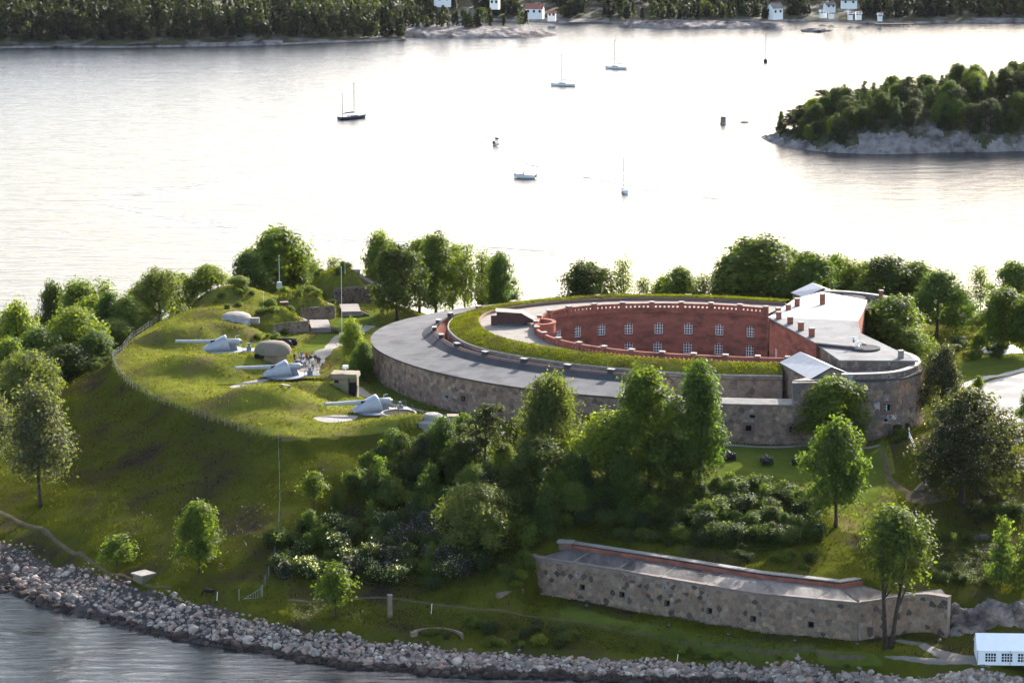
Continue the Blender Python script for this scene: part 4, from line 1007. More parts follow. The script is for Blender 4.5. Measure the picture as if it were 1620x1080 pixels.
for k, ((px, py), an, lab) in enumerate(guns):
    g = gun0 if k == 0 else copy_tree(gun0)
    zz = (20.1, 20.3, 21.2)[k]; x, y = at(px, py, zz)
    g.location = (x, y, max(zz, gz(x, y) - .1)); g.rotation_euler[2] = R(an)
    tag(g, lab, 'gun', 'coastal guns of the upper battery')
# ------------------------------------------------------------------ concrete works of the upper battery
def lump(name, prof, px, py, z, sx, sy, mat, label, cat, rz=0, n=20, jitter=.06, parent=None):
    """a rounded concrete body turned from a profile and squashed"""
    mb = MB().lathe(prof, n); r_ = random.Random(hash(name) % 999)
    mb.v = [(x * sx * (1 + r_.uniform(-jitter, jitter)), y * sy * (1 + r_.uniform(-jitter, jitter)), zz) for x, y, zz in mb.v]
    o = mb.build(name, mat, parent, smooth=True)
    x, y = at(px, py, z); o.location = (x, y, z); o.rotation_euler[2] = rz
    return o
# white armoured dome
x, y = at(374, 513, 22.2); dm = empty('observation_dome', (x, y, 22.2), 'low white domed armoured cupola on the grassy mound', 'dome')
MB().lathe([(2.75, -.8), (2.75, 1.25), (2.85, 1.35), (2.85, 1.5), (2.7, 1.55)], 32).build('drum', m_gun, dm, smooth=False)
MB().lathe([(2.85, 1.5), (2.6, 1.85), (1.9, 2.2), (1.0, 2.4), (.02, 2.46)], 32).build('cap', m_pale, dm, smooth=True)
MB().box(2.6, 4.4, -.5, .5, .2, 1.3).build('entrance', m_pale, dm)
# camouflaged shelter: block with a rounded shell above
x, y = at(432, 582, 20); s1 = empty('gun_shelter', (x, y, 20.7), 'camouflage painted concrete shelter with bulging rounded roof between two guns', 'bunker', rz=.1)
mb = MB().box(-1.7, 2.6, -1.6, 1.9, -.8, 2.7, taper=.93); mb.build('block', m_conc_old, s1)
mb = MB().lathe([(3.2, 0), (3.35, .7), (3.0, 1.5), (2.2, 2.1), (1.0, 2.35), (.02, 2.4)], 18); mb.v = [(x_ * 1.02 + .0, y_ * .75, z_ + 2.0) for x_, y_, z_ in mb.v]
mb.build('shell', m_camo, s1, smooth=True)
MB().box(-3.4, -1.6, -1.62, -1.0, 1.4, 2.2).build('slot', m_dark, s1)
# tall concrete stand with overhanging slab and iron stair
x, y = at(547, 629, 19.3); s2 = empty('observation_post', (x, y, 19.6), 'brown concrete observation post with overhanging slab and iron stair', 'bunker', rz=-.12)
MB().box(-2.0, .7, -1.3, 1.6, -1, 3.5, taper=.95).build('body', m_conc_old, s2)
MB().box(.7, 2.1, -.5, 1.6, -1, 3.45, taper=.97).build('annex', m_conc_old, s2)
MB().box(-2.5, 2.35, -1.75, 1.95, 3.5, 4.25, taper=.95).build('slab', m_conc_old, s2)
MB().box(.75, 2.0, -.62, -.52, .2, 2.6).build('doorway', m_dark, s2)
MB().box(-1.75, -1.0, -1.36, -1.28, 2.6, 3.1).build('viewing_slit', m_dark, s2)
mb = MB()
for yy in (-.75, -.1): mb.tube([(2.3, yy - 2.2, -.6), (2.15, yy, 2.0)], .05, 5)
for k in range(8): t = k / 7; mb.box(2.13, 2.33, -.75 - 2.2 * (1 - t), -.1 - 2.2 * (1 - t), -.6 + 2.6 * t, -.55 + 2.6 * t)
mb.build('stair', m_iron, s2)
lamp = MB().box(-.45, .45, -.3, .3, 4.95, 5.5, .5); lamp.tube([(0, 0, 4.2), (0, 0, 5.0)], .08, 6); lamp.build('searchlight', m_white, s2)
# domed bunker with a ring pit beside gun 1
x, y = at(684, 664, 21.3); s3 = empty('domed_bunker', (x, y, 20.9), 'low concrete bunker with rounded cap at the right end of the gun line', 'bunker', rz=.0)
MB().lathe([(3.6, -1.2), (3.3, .35), (2.9, .55), (2.0, .6), (1.75, 1.15), (1.2, 1.5), (.02, 1.6)], 20).build('cap', m_pale, s3, smooth=False)
MB().box(2.2, 4.6, -1.0, 1.4, -1.2, 1.2, taper=.8).build('entrance', m_conc_old, s3)
MB().box(3.6, 4.7, -1.12, -.98, -.6, .5).build('doorway', m_dark, s3)
x, y = at(631, 660, 21.4); pz = gz(x, y)
pit = empty('range_finder_pit', (x, y, pz + .3), 'round concrete-rimmed pit sunk in the grass beside the domed bunker', 'pit')
MB().lathe([(3.0, -.6), (3.0, .16), (2.7, .16), (2.7, -.4)], 32).build('rim', m_pale, pit)
MB().lathe([(2.7, -.05), (.02, -.05)], 32).build('floor', m_dark, pit)
MB().lathe([(.14, -.1), (.12, 1.1), (.02, 1.1)], 8).build('pedestal', m_conc_old, pit)
# grass-covered magazines with granite fronts
def magazine(pl, pr_, ybase, z, h, dep, label, hump=2.2, dark=False):
    a = np.array(at(*pl, z)); b = np.array(at(*pr_, z)); t = (b - a) / np.linalg.norm(b - a); nn = np.array([-t[1], t[0]])
    m = empty('powder_magazine', (*((a + b) / 2), z), label, 'magazine')
    C = resample(crom([a, b - t * .8, b + nn * .8, b + nn * dep]), .5)[0]
    W1 = Wall(C, z - 1.5, z + h, -1, .04); V, Fc = W1.skin((), .3, .6, .6); w = mesh('granite_front', V, Fc, m_mortar, m, world=True)
    lay_stones(W1, 0, W1.L, z - .3, z + h - .1, 1.0, .5, w, rg, (), [tuple(c * (.5 if dark else .8) for c in p) for p in PAL_RING], limit=90)
    VV, FF = W1.band(z + h, z + h + .18, -.7, .12); MB().add(VV, FF).build('coping', m_conc_old, m, world=True)
    L = np.linalg.norm(b - a); n1, n2 = 18, 14; V = []
    for j in range(n2 + 1):
        for i in range(n1 + 1):
            u = i / n1; v = j / n2
            p = a + t * (L * (-.25 + 1.22 * u)) + nn * (dep * (-.0 + 1.05 * v))
            e = min(1, 4.2 * min(u + .05, 1 - u)) * min(1, 5 * min(v, 1.05 - v))
            q = hump * math.sin(math.pi * min(max(v, 0), 1)) ** .6 * math.sin(math.pi * (.12 + .80 * u)) ** .7
            V.append((*p, z + h - .1 + max(0, q) * min(1, e + .2) + .30 * math.sin(p[0] * 1.3) * math.cos(p[1] * 1.7) + .22 * math.sin(p[0] * .7 + p[1])))
    Fc = [(j * (n1 + 1) + i, j * (n1 + 1) + i + 1, (j + 1) * (n1 + 1) + i + 1, (j + 1) * (n1 + 1) + i) for j in range(n2) for i in range(n1)]
    k = len(V); rim = [i for i in range(n1 + 1)] + [j * (n1 + 1) + n1 for j in range(1, n2 + 1)] + [n2 * (n1 + 1) + i for i in range(n1 - 1, -1, -1)] + [j * (n1 + 1) for j in range(n2 - 1, 0, -1)]
    V += [(V[i][0], V[i][1], z - 1.5) for i in rim]
    for i in range(len(rim)): i2 = (i + 1) % len(rim); Fc.append((rim[i], k + i, k + i2, rim[i2]))
    mesh('turf_cover', V, Fc, m_short, m, world=True, smooth=True)
    return m
magazine((432, 532), (488, 526.5), 530, 19.5, 2.3, 9, 'grass-covered magazine with granite front beside the small plank deck')
magazine((476, 509), (530, 503.5), 505, 19.4, 2.5, 10, 'grass-covered magazine with shrubs and long granite front beyond the first one', 2.6)
magazine((528, 480), (588, 476), 478, 19.3, 3.0, 9, 'tall dark granite magazine half hidden by the round tree', 3.4, True)
x, y = at(575, 470, 20); 
mg = empty('magazine_block', (*at(562, 452, 22), 21.5), 'dark stepped granite block on top of the far magazine', 'bunker')
mb = MB().box(-2.8, .9, -1, 2.5, -1.5, 3.2); mb.add([(.9, -1, -1.5), (5.2, -1, -1.5), (5.2, -1, .2), (.9, -1, 2.6), (.9, 2.5, -1.5), (5.2, 2.5, -1.5), (5.2, 2.5, .2), (.9, 2.5, 2.6)], [(0, 1, 2, 3), (7, 6, 5, 4), (3, 2, 6, 7), (1, 5, 6, 2), (0, 4, 5, 1), (0, 3, 7, 4)])
mb.build('block', m_camo, mg); MB().box(-3.0, 1.0, -1.15, 2.6, 3.2, 3.45).build('slab', m_conc, mg)
# brick turret on the near magazine
x, y = at(449, 497, 22.5); bt = empty('brick_turret', (x, y, 21.6), 'small brick and concrete turret rising from the near magazine', 'turret')
MB().lathe([(1.2, -.5), (1.2, 2.0), (1.35, 2.0), (1.35, 2.2), (.02, 2.25)], 14).build('drum', m_conc_old, bt)
MB().box(-.6, 1.0, .2, 1.6, 1.8, 3.2, .2).build('hood', m_rust, bt)
MB().box(1.15, 1.6, -.2, .3, -.5, 2.4, .2).build('buttress', m_brickl, bt)
# plank decks with steps
def deck(px, py, z, w, d, label):
    x, y = at(px, py, z); g = empty('plank_deck', (x, y, z), label, 'deck', rz=.12); h = .95
    n = 12
    for k in range(n):
        yy = -d / 2 + d * (k + .5) / n; MB().box(-w / 2, w / 2 - .02 * (k % 3), yy - d / n * .46, yy + d / n * .46, h, h + .08).build('plank', m_wood, g)
    mb = MB()
    for k in range(5): mb.box(-w / 2, w / 2, -d / 2 - .04, -d / 2 + .04, .05 + .18 * k, .19 + .18 * k)
    mb.box(w / 2 - .06, w / 2 + .02, -d / 2, d / 2, 0, h); mb.build('skirt_boards', m_wood, g)
    for k in range(4): MB().box(w / 2 + .05 + .38 * k, w / 2 + .45 + .38 * k, -d / 2 + .2, -d / 2 + 2.4, .58 - .2 * k, .72 - .2 * k).build('step', m_woodd, g)
    mb = MB()
    for yy in (-d / 2 + .12, -d / 2 + 2.5): mb.tube([(w / 2, yy, .85), (w / 2 + 1.7, yy, .05)], .1, 4)
    mb.build('stringer', m_woodd, g)
    return g
deck(506, 520, 19.4, 3.8, 8.5, 'weathered plank deck with dark steps beside the near magazine')
deck(554, 494.5, 19.3, 3.8, 8.5, 'weathered plank deck with dark steps beside the second magazine')
# masts and poles
def mast(px, py, top, name, label, r=.06, base=True, z=None, Y=None, cross=False):
    x, y, z0 = ray(px, py) if z is None else (*at(px, py, z), z)
    hgt = (py - top) / ppm(x, y, z0) / math.cos(PITCH)
    g = empty(name, (x, y, z0), label, 'pole')
    MB().tube([(0, 0, -.3), (0, 0, hgt)], [r, r * .55], 8).build('pole', m_white, g)
    if base: MB().box(-.55, .55, -.45, .45, -.4, .9, .3, taper=.8).build('base', m_gun, g)
    if cross: MB().tube([(-.7, 0, hgt), (.7, 0, hgt)], .03, 5).build('crossbar', m_post, g)
    MB().lathe([(0, .12), (.09, .06), (.09, 0), (0, -.06)], 8, (0, 0, hgt + .02)).build('finial', m_white, g)
    return g
mast(541, 535, 424, 'flagpole', 'tall white flagpole on a pale base beside the gravel path', .05)
mast(442, 453, 405, 'flagpole', 'short white pole on a pale base on the far turf bank', .05, z=23)
mast(546, 431, 404, 'antenna_mast', 'thin mast with short crossbar on the far magazine', .035, False, z=25.5, cross=True)
mast(417, 498, 462, 'antenna_mast', 'thin bare mast behind the white dome', .04, False, z=22.5)
# bench on the mound
x, y, z = ray(452, 614); bn = empty('bench', (x, y, z), 'pale backless bench on the mound between two guns', 'bench', rz=-.75)
MB().box(-1.0, 1.0, -.25, .25, .42, .5).build('seat', m_cap, bn)
for xx in (-.75, .75): MB().box(xx - .08, xx + .08, -.2, .2, -.05, .42).build('leg', m_conc_old, bn)
# old cannons on the lawn
def make_cannon():
    g = empty('field_cannon', (0, 0, 0))
    MB().tube([(0, 1.5, .95), (0, .9, .98), (0, 0, 1.02), (0, -1.3, 1.12), (0, -1.45, 1.14)], [.08, .26, .24, .17, .20], 12).build('barrel', m_iron, g)
    for s_ in (-1, 1):
        mb = MB(); mb.add([(s_ * .30, -.9, .25), (s_ * .30, 1.5, .15), (s_ * .30, 1.5, .5), (s_ * .30, -.1, 1.0), (s_ * .30, -.9, .95), (s_ * .46, -.9, .25), (s_ * .46, 1.5, .15), (s_ * .46, 1.5, .5), (s_ * .46, -.1, 1.0), (s_ * .46, -.9, .95)],
               [(0, 1, 2, 3, 4), (9, 8, 7, 6, 5)] + [(k, (k + 1) % 5, 5 + (k + 1) % 5, 5 + k) for k in range(5)]); mb.build('cheek', m_iron, g)
    for s_ in (-1, 1):
        for yy, rr in ((-.6, .55), (1.0, .42)):
            mb = MB().lathe([(.12, -.08), (rr - .12, -.06), (rr, -.09), (rr, .09), (rr - .12, .06), (.12, .08)], 16)
            mb.v = [(s_ * .72 + z_, yy + x_, rr + y_) for x_, y_, z_ in mb.v]
            w = mb.build('wheel', m_iron, g)
            mb = MB().tube([(s_ * .55, yy, rr), (s_ * .9, yy, rr)], .1, 8); mb.build('hub', m_iron, w)
    mb = MB(); mb.tube([(-.8, -.6, .55), (.8, -.6, .55)], .07, 6); mb.tube([(-.8, 1.0, .42), (.8, 1.0, .42)], .07, 6); mb.box(-.3, .3, -.7, 1.2, .3, .42); mb.build('axle', m_iron, g)
    return g
can0 = make_cannon()
for k, (px, py, lab) in enumerate(((1153, 727, 'black iron cannon on the lawn half hidden by the tall double trees'), (1213, 734, 'black iron cannon standing clear in the middle of the lawn'), (1262, 735, 'black iron cannon on the lawn beside the maple on the slope'))):
    g = can0 if k == 0 else copy_tree(can0); x, y, z = ray(px, py); g.location = (x, y, z); g.rotation_euler[2] = R(8 - 6 * k); g.scale = (1.15,) * 3
    tag(g, lab, 'cannon', 'old cannons on the lawn')
# cannons stored beside the shelter
g = copy_tree(can0); x, y, z = ray(456, 548); g.location = (x, y, z); g.rotation_euler[2] = R(60); g.scale = (1.3,) * 3; tag(g, 'black iron cannon parked by the near magazine wall', 'cannon', 'old cannons on the lawn')
# ------------------------------------------------------------------ fences
def fence(pts, label, step, h, grp='fences', wire=3, leaning=0.05):
    C, _ = resample(pts, step); g = empty('wire_fence', (*C[0], gz(*C[0])), label, 'fence')
    tops = []
    for x, y in C:
        z = gz(x, y); lx, ly = rnd.uniform(-leaning, leaning), rnd.uniform(-leaning, leaning)
        MB().tube([(x, y, z - .2), (x + lx, y + ly, z + h)], .04, 5).build('post', m_post, g, world=True); tops.append(Vector((x + lx, y + ly, z + h)))
    mb = MB()
    for w in range(wire): mb.tube([t - Vector((0, 0, h * (.08 + .84 * w / max(1, wire - 1)))) for t in tops], .006, 3, False)
    mb.build('wires', m_post, g, world=True)
    return g
fence([at(*p, 20.0) for p in [(440, 692), (385, 679), (330, 661), (280, 643), (240, 628), (210, 611), (187, 589), (178, 568), (205, 541), (240, 515), (290, 495), (330, 478)]], 'post and wire fence along the rim of the grassy battery plateau', 2.1, 1.35)
fence([ray(*p)[:2] for p in [(440, 700), (442, 750), (443, 800), (441, 845), (434, 885), (424, 915), (414, 944)]], 'straight post fence running down the steep grass slope', 3.2, 1.5)
# open steel gate at the foot of the slope
x, y, z = ray(402, 948); gt = empty('steel_gate', (x, y, z), 'grey barred steel gate at the foot of the grass slope', 'gate', rz=.25)
mb = MB(); mb.tube([(-1.6, 0, 0), (1.2, 0, 1.6), (1.2, 0, 0)], .05, 5); mb.tube([(-1.6, 0, .05), (1.2, 0, .05)], .05, 5); mb.build('gate_frame', m_post, gt)
for k in range(7): xx = -1.2 + .36 * k; MB().tube([(xx, 0, .05), (xx, 0, (xx + 1.6) / 2.8 * 1.6)], .03, 4).build('bar', m_post, gt)
for xx, hh in ((1.3, 2.0), (-2.3, 1.6)): MB().tube([(xx, 0, -.2), (xx, 0, hh)], .07, 6).build('gate_post', m_post, gt)
for px, py, h, lab in ((343, 950, 1.3, 'single grey post on the grass bank beside the grazing animal'), (682, 972, 1.5, 'leaning white post beside the shore path near the ruined culvert'), (1071, 1047, 1.0, 'short white post at the edge of the shore boulders')):
    x, y, z = ray(px, py); q = MB().tube([(x, y, z - .2), (x + .12, y, z + h)], .06, 6); q.lathe([(.075, 0), (.075, .06), (0, .08)], 6, (x + .12, y, z + h)); tag(q.build('post', m_white), lab, 'post')
# stone gate pier and ruined culvert on the bank
x, y, z = ray(617, 976); pr0 = empty('stone_pier', (x, y, z), 'tall narrow concrete pier standing on the shore bank', 'pier')
MB().box(-.35, .35, -.35, .35, -.3, 3.4, .2, taper=.85).build('shaft', m_conc_old, pr0); MB().box(-.4, .4, -.4, .4, 3.4, 3.52, .2, taper=.9).build('cap', m_pale, pr0)
x, y, z = ray(690, 1003); z -= .3; cu = empty('ruined_culvert', (x, y, z), 'broken curved concrete wall on the shore bank with rubble below it', 'ruin')
W1 = Wall(resample(crom([(x - 3.2, y + .3), (x - 1.5, y + 1.6), (x + 1.0, y + 1.6), (x + 3.0, y + .2), (x + 3.8, y - 1.4)]), .4)[0], z - .8, z + .7, -1)
V, Fc = W1.skin((), .3, .5, .28); mesh('wall', V, Fc, m_camo, cu, world=True); VV, FF = W1.band(z + .7, z + .78, -.32, .05); MB().add(VV, FF).build('rim', m_conc_old, cu, world=True)
MB().box(-.5, .5, -.35, .35, -.3, .7, .3, (x - 3.3, y, z)).build('end_block', m_conc_old, cu, world=True)
# concrete well with slab
x, y, z = ray(227, 917); we = empty('concrete_well', (x, y, z), 'square concrete well with pale slab lid beside the shore path', 'well', rz=.78)
MB().box(-1.15, 1.15, -1.15, 1.15, -.4, .85).build('shaft', m_conc_old, we); MB().box(-1.4, 1.4, -1.4, 1.4, .85, 1.08).build('lid', m_pale, we)
# small lamp bollards
def make_lamp():
    g = empty('path_lamp', (0, 0, 0)); MB().tube([(0, 0, -.1), (0, 0, .75)], .05, 6).build('stem', m_iron, g)
    MB().lathe([(.1, .75), (.22, .82), (.22, .9), (.05, .98), (0, .98)], 10).build('head', m_iron, g); MB().lathe([(.17, .7), (.17, .78), (0, .78)], 10).build('lens', m_cap, g); return g
lp0 = make_lamp()
for k, (px, py) in enumerate(((928, 966), (1058, 998), (1152, 1012), (1257, 1024), (1356, 1027), (1486, 1022), (1181, 1038))):
    g = lp0 if k == 0 else copy_tree(lp0); x, y, z = ray(px, py); g.location = (x, y, z); g.scale = (1.2,) * 3
    tag(g, ('small dark path lamp below the embrasure at the overgrown battery end', 'small dark path lamp below the third embrasure of the shore battery', 'small dark path lamp between the fourth and fifth embrasures of the battery', 'small dark path lamp left of the last battery embrasure', 'small dark path lamp at the angle of the battery wall', 'small dark path lamp on the grass between battery and white tent', 'small dark path lamp beyond the shore path in the rough grass')[k], 'lamp', 'path lamps along the shore battery')
for k, (px, py) in enumerate(((576, 605), (617, 617), (662, 633), (714, 644))):
    g = copy_tree(lp0); x, y, z = ray(px, py); g.location = (x, y, z); g.scale = (.9,) * 3
    tag(g, ('small path lamp on grass beside the observation post stair', 'small path lamp under the gallery wall behind the gun hood', 'small path lamp under the gallery wall behind the domed bunker', 'small path lamp under the framed embrasure of the ring gallery')[k], 'lamp', 'path lamps under the ring gallery')
# ------------------------------------------------------------------ white marquee
x, y, z = ray(1546, 1052)
tn = empty('marquee_tent', (x, y, z), 'white party tent with ridge roof and lattice windows beside the rocks', 'tent', rz=-.05)
LT, DT, HT, RT = 14.0, 5.2, 2.2, 3.9
mb = MB(); mb.add([(0, 0, 0), (LT, 0, 0), (LT, 0, HT), (0, 0, HT), (0, DT, 0), (LT, DT, 0), (LT, DT, HT), (0, DT, HT), (0, DT / 2, RT), (LT, DT / 2, RT)], [(0, 1, 2, 3), (5, 4, 7, 6), (4, 0, 3, 8, 7), (1, 5, 6, 9, 2)]); mb.build('side_wall', m_tentw, tn)
for s_ in (0, 1):
    ye = -.12 if s_ == 0 else DT + .12
    V = [(-.12, ye, HT - .1), (LT, ye, HT - .1), (LT, DT / 2, RT + .03), (-.12, DT / 2, RT + .03)]; V += [(a, b, c + .05) for a, b, c in V]
    Fc = [(0, 1, 2, 3), (7, 6, 5, 4), (0, 4, 5, 1), (1, 5, 6, 2), (2, 6, 7, 3), (3, 7, 4, 0)]
    mesh('roof', V, Fc if s_ else [f[::-1] for f in Fc], m_tentw, tn)
for k in range(5):
    x0 = 1.1 + 2.3 * k; w = MB().box(x0, x0 + 1.5, -.05, -.02, .55, 1.75).build('window', m_glass, tn)
    mb = MB()
    for j in range(1, 4): mb.box(x0 + 1.5 * j / 4 - .04, x0 + 1.5 * j / 4 + .04, -.08, -.06, .55, 1.75)
    for j in range(1, 3): mb.box(x0, x0 + 1.5, -.085, -.065, .55 + 1.2 * j / 3 - .04, .55 + 1.2 * j / 3 + .04)
    mb.box(x0 - .06, x0, -.08, -.03, .5, 1.8); mb.box(x0 + 1.5, x0 + 1.56, -.08, -.03, .5, 1.8)
    mb.build('lattice', m_tentw, w)
for xx in (.0, 4.6, 9.2): MB().tube([(xx, -.08, 0), (xx, -.08, HT)], .05, 6).build('tent_pole', m_post, tn)
# white tipi-like awnings far right
for k, (px, py, w, h, lab) in enumerate(((1553, 545, 2.4, 2.9, 'small pointed white canvas tent behind the shrubs'), (1585, 556, 4.6, 3.4, 'larger pointed white canvas tent between two tree trunks'))):
    x, y = at(px, py, 18.6); g = empty('canvas_tent', (x, y, 18.4), lab, 'tent', rz=.5 * k)
    mb = MB(); n = 6; mb.v = [(w * math.cos(2 * math.pi * i / n), w * math.sin(2 * math.pi * i / n), .2) for i in range(n)] + [(w * .45 * math.cos(2 * math.pi * (i + .5) / n), w * .45 * math.sin(2 * math.pi * (i + .5) / n), h * .42) for i in range(n)] + [(0, 0, h)]
    mb.f = [(i, (i + 1) % n, n + i) for i in range(n)] + [(n + i, (i + 1) % n, n + (i + 1) % n) for i in range(n)] + [(n + i, n + (i + 1) % n, 2 * n) for i in range(n)]
    mb.build('canopy', m_tentw, g); MB().tube([(0, 0, 0), (0, 0, h + .2)], .06, 6).build('tent_pole', m_wood, g)
# timber stairs with railing on the bank by the tower
p0 = ray(1455, 776); p1 = ray(1484, 746); st = empty('timber_stair', p0, 'pale timber stair climbing the earth bank under the chestnut', 'stairs')
for k in range(12):
    t = k / 11; x = p0[0] + (p1[0] - p0[0]) * t; y = p0[1] + (p1[1] - p0[1]) * t; zz = p0[2] + (p1[2] - p0[2]) * t
    MB().box(-.9, .9, -.2, .2, .02, .2, .5, (x, y, max(zz, gz(x, y)))).build('tread', m_wood, st, world=True)
q = [at(*p, 20.6) for p in [(1438, 683), (1438, 690), (1450, 704)]]; rl = empty('handrail', (*q[0], 20.3), 'white handrail at the top of the earth bank by the round tower', 'railing')
mb = MB(); P3 = [Vector((*p, gz(*p))) for p in q]
for hh in (.55, 1.05): mb.tube([p + Vector((0, 0, hh)) for p in P3], .05, 6)
mb.build('rail', m_white, rl, world=True)
for p in P3 + [(P3[1] + P3[2]) / 2]: MB().tube([p, p + Vector((0, 0, 1.1))], .05, 6).build('post', m_white, rl, world=True)
x, y, z = ray(1610, 698); MB().box(-.35, .35, -.35, .35, -.1, .9, .4).build('junction_box', m_gun).location = (x, y, z)
_jb = bpy.data.objects['junction_box']; tag(_jb, 'small grey junction box on the lawn below the road', 'box')
# ------------------------------------------------------------------ people and animal (skin-grown bodies)
def skin_mesh(name, joints, edges, sub=2, root=0):
    me = bpy.data.meshes.new(name + '_rig'); me.from_pydata([j[:3] for j in joints], edges, [])
    o = bpy.data.objects.new(name + '_rig', me); sc.collection.objects.link(o)
    md = o.modifiers.new('skin', 'SKIN'); md.use_smooth_shade = True
    for i, j in enumerate(joints): me.skin_vertices[0].data[i].radius = (j[3], j[4] if len(j) > 4 else j[3])
    me.skin_vertices[0].data[root].use_root = True
    s_ = o.modifiers.new('sub', 'SUBSURF'); s_.levels = sub
    dg = bpy.context.evaluated_depsgraph_get(); ev = o.evaluated_get(dg)
    out = bpy.data.meshes.new_from_object(ev, depsgraph=dg); out.name = name
    bpy.data.objects.remove(o)
    return out
def person_mesh(name, pose):
    la, ra, ll, rl_ = pose
    J = [(0, 0, .95, .15, .11), (0, 0, 1.15, .13, .10), (0, 0, 1.38, .17, .11), (0, 0, 1.50, .06), (0, -.01, 1.58, .085, .095), (0, -.01, 1.70, .09, .105),
         (.19, 0, 1.42, .06), (.24 + la[0], la[1], 1.16, .045), (.25 + la[2], la[3], .94 + la[4], .035), (.26 + la[2], la[3] * 1.1, .86 + la[4], .035),
         (-.19, 0, 1.42, .06), (-.24 - ra[0], ra[1], 1.16, .045), (-.25 - ra[2], ra[3], .94 + ra[4], .035), (-.26 - ra[2], ra[3] * 1.1, .86 + ra[4], .035),
         (.09, 0, .88, .09), (.10 + ll[0], ll[1], .48, .06), (.11 + ll[0], ll[2], .08, .045), (.12 + ll[0], ll[2] - .14, .04, .04),
         (-.09, 0, .88, .09), (-.10 - rl_[0], rl_[1], .48, .06), (-.11 - rl_[0], rl_[2], .08, .045), (-.12 - rl_[0], rl_[2] - .14, .04, .04)]
    E_ = [(0, 1), (1, 2), (2, 3), (3, 4), (4, 5), (2, 6), (6, 7), (7, 8), (8, 9), (2, 10), (10, 11), (11, 12), (12, 13), (0, 14), (14, 15), (15, 16), (16, 17), (0, 18), (18, 19), (19, 20), (20, 21)]
    me = skin_mesh(name, J, E_, 1)
    for _ in range(5): me.materials.append(None)
    for p in me.polygons:
        c = p.center
        i = 0
        if c.z < .09: i = 3
        elif c.z < .95 and abs(c.x) < .22: i = 2
        elif c.z < 1.48: i = 1 if not (c.z < 1.0 and abs(c.x) > .2) else 0
        if c.z > 1.70 or (c.z > 1.58 and c.y > .02): i = 4
        p.material_index = i
    return me
POSES = [((.02, 0, .03, -.02, 0), (.02, 0, .03, -.02, 0), (.02, 0, 0), (.02, 0, 0)), ((.05, -.12, -.05, -.28, .2), (.03, 0, .04, 0, 0), (.0, -.08, -.12), (.03, .06, .14)),
         ((.06, -.1, -.1, -.22, .28), (.06, -.1, -.1, -.22, .28), (.03, 0, 0), (.02, .02, .03)), ((.03, .05, .05, .1, .02), (.05, -.15, -.02, -.3, .35), (.01, -.1, -.05), (.02, .08, .18))]
PM = [person_mesh('person_body', p) for p in POSES]
_mc = {}
def flat(c, r=.85):
    if c not in _mc: _mc[c] = M('cloth_%d' % len(_mc), c, tuple(k * .8 for k in c), scale=8, rough=r, spec=.2)
    return _mc[c]
SKIN = (.42, .26, .19); CL = {'black': (.012, .012, .014), 'white': (.72, .72, .70), 'red': (.50, .03, .03), 'navy': (.02, .025, .06), 'grey': (.18, .18, .19), 'beige': (.42, .36, .27), 'blue': (.08, .13, .28), 'brown': (.10, .06, .04)}
people = [(466, 590, 'black', 'navy', 'brown'), (471, 592, 'white', 'black', 'black'), (467, 584, 'grey', 'beige', 'grey'), (474, 586, 'navy', 'beige', 'brown'), (478, 581, 'white', 'blue', 'grey'), (483, 577, 'red', 'navy', 'brown'), (477, 594, 'white', 'grey', 'beige'),
          (482, 592, 'blue', 'beige', 'brown'), (486, 586, 'brown', 'black', 'black'), (489, 582, 'black', 'white', 'grey'), (492, 591, 'white', 'beige', 'grey'), (488, 597, 'grey', 'white', 'brown'), (493, 598, 'beige', 'navy', 'grey'), (501, 588, 'black', 'black', 'brown'),
          (504, 591, 'navy', 'grey', 'black'), (510, 594, 'white', 'brown', 'grey'), (472, 579, 'beige', 'grey', 'white'), (480, 588, 'black', 'grey', 'brown'), (520, 599, 'red', 'grey', 'beige'), (475, 575, 'blue', 'black', 'brown')]
people += [(464 + (k * 17) % 46, 580 + (k * 11) % 18, ('black', 'white', 'navy', 'grey', 'brown', 'beige', 'blue')[k % 7], ('brown', 'black', 'beige', 'navy', 'white')[k % 5], ('brown', 'grey', 'black')[k % 3]) for k in range(12)]
for k, (px, py, top, leg, hair) in enumerate(people):
    x, y, z = ray(px + 2, 579 + (py - 588) * .62); o = bpy.data.objects.new('person', PM[k % 4]); sc.collection.objects.link(o)
    o.location = (x, y, z - .01); o.rotation_euler[2] = R(100 + (k * 67) % 150); o.scale = (1.06 + .03 * (k % 3),) * 3
    for i, m in enumerate((flat(SKIN), flat(CL[top]), flat(CL[leg]), flat(CL['black']), flat(CL[hair]))):
        o.material_slots[i].link = 'OBJECT'; o.material_slots[i].material = m
    dup = sum(1 for q in people if q[2:4] == (top, leg)) > 1
    tag(o, 'person in %s top and %s trousers standing in the crowd behind the gun' % (top, leg), 'person', 'visitors gathered behind the middle gun')
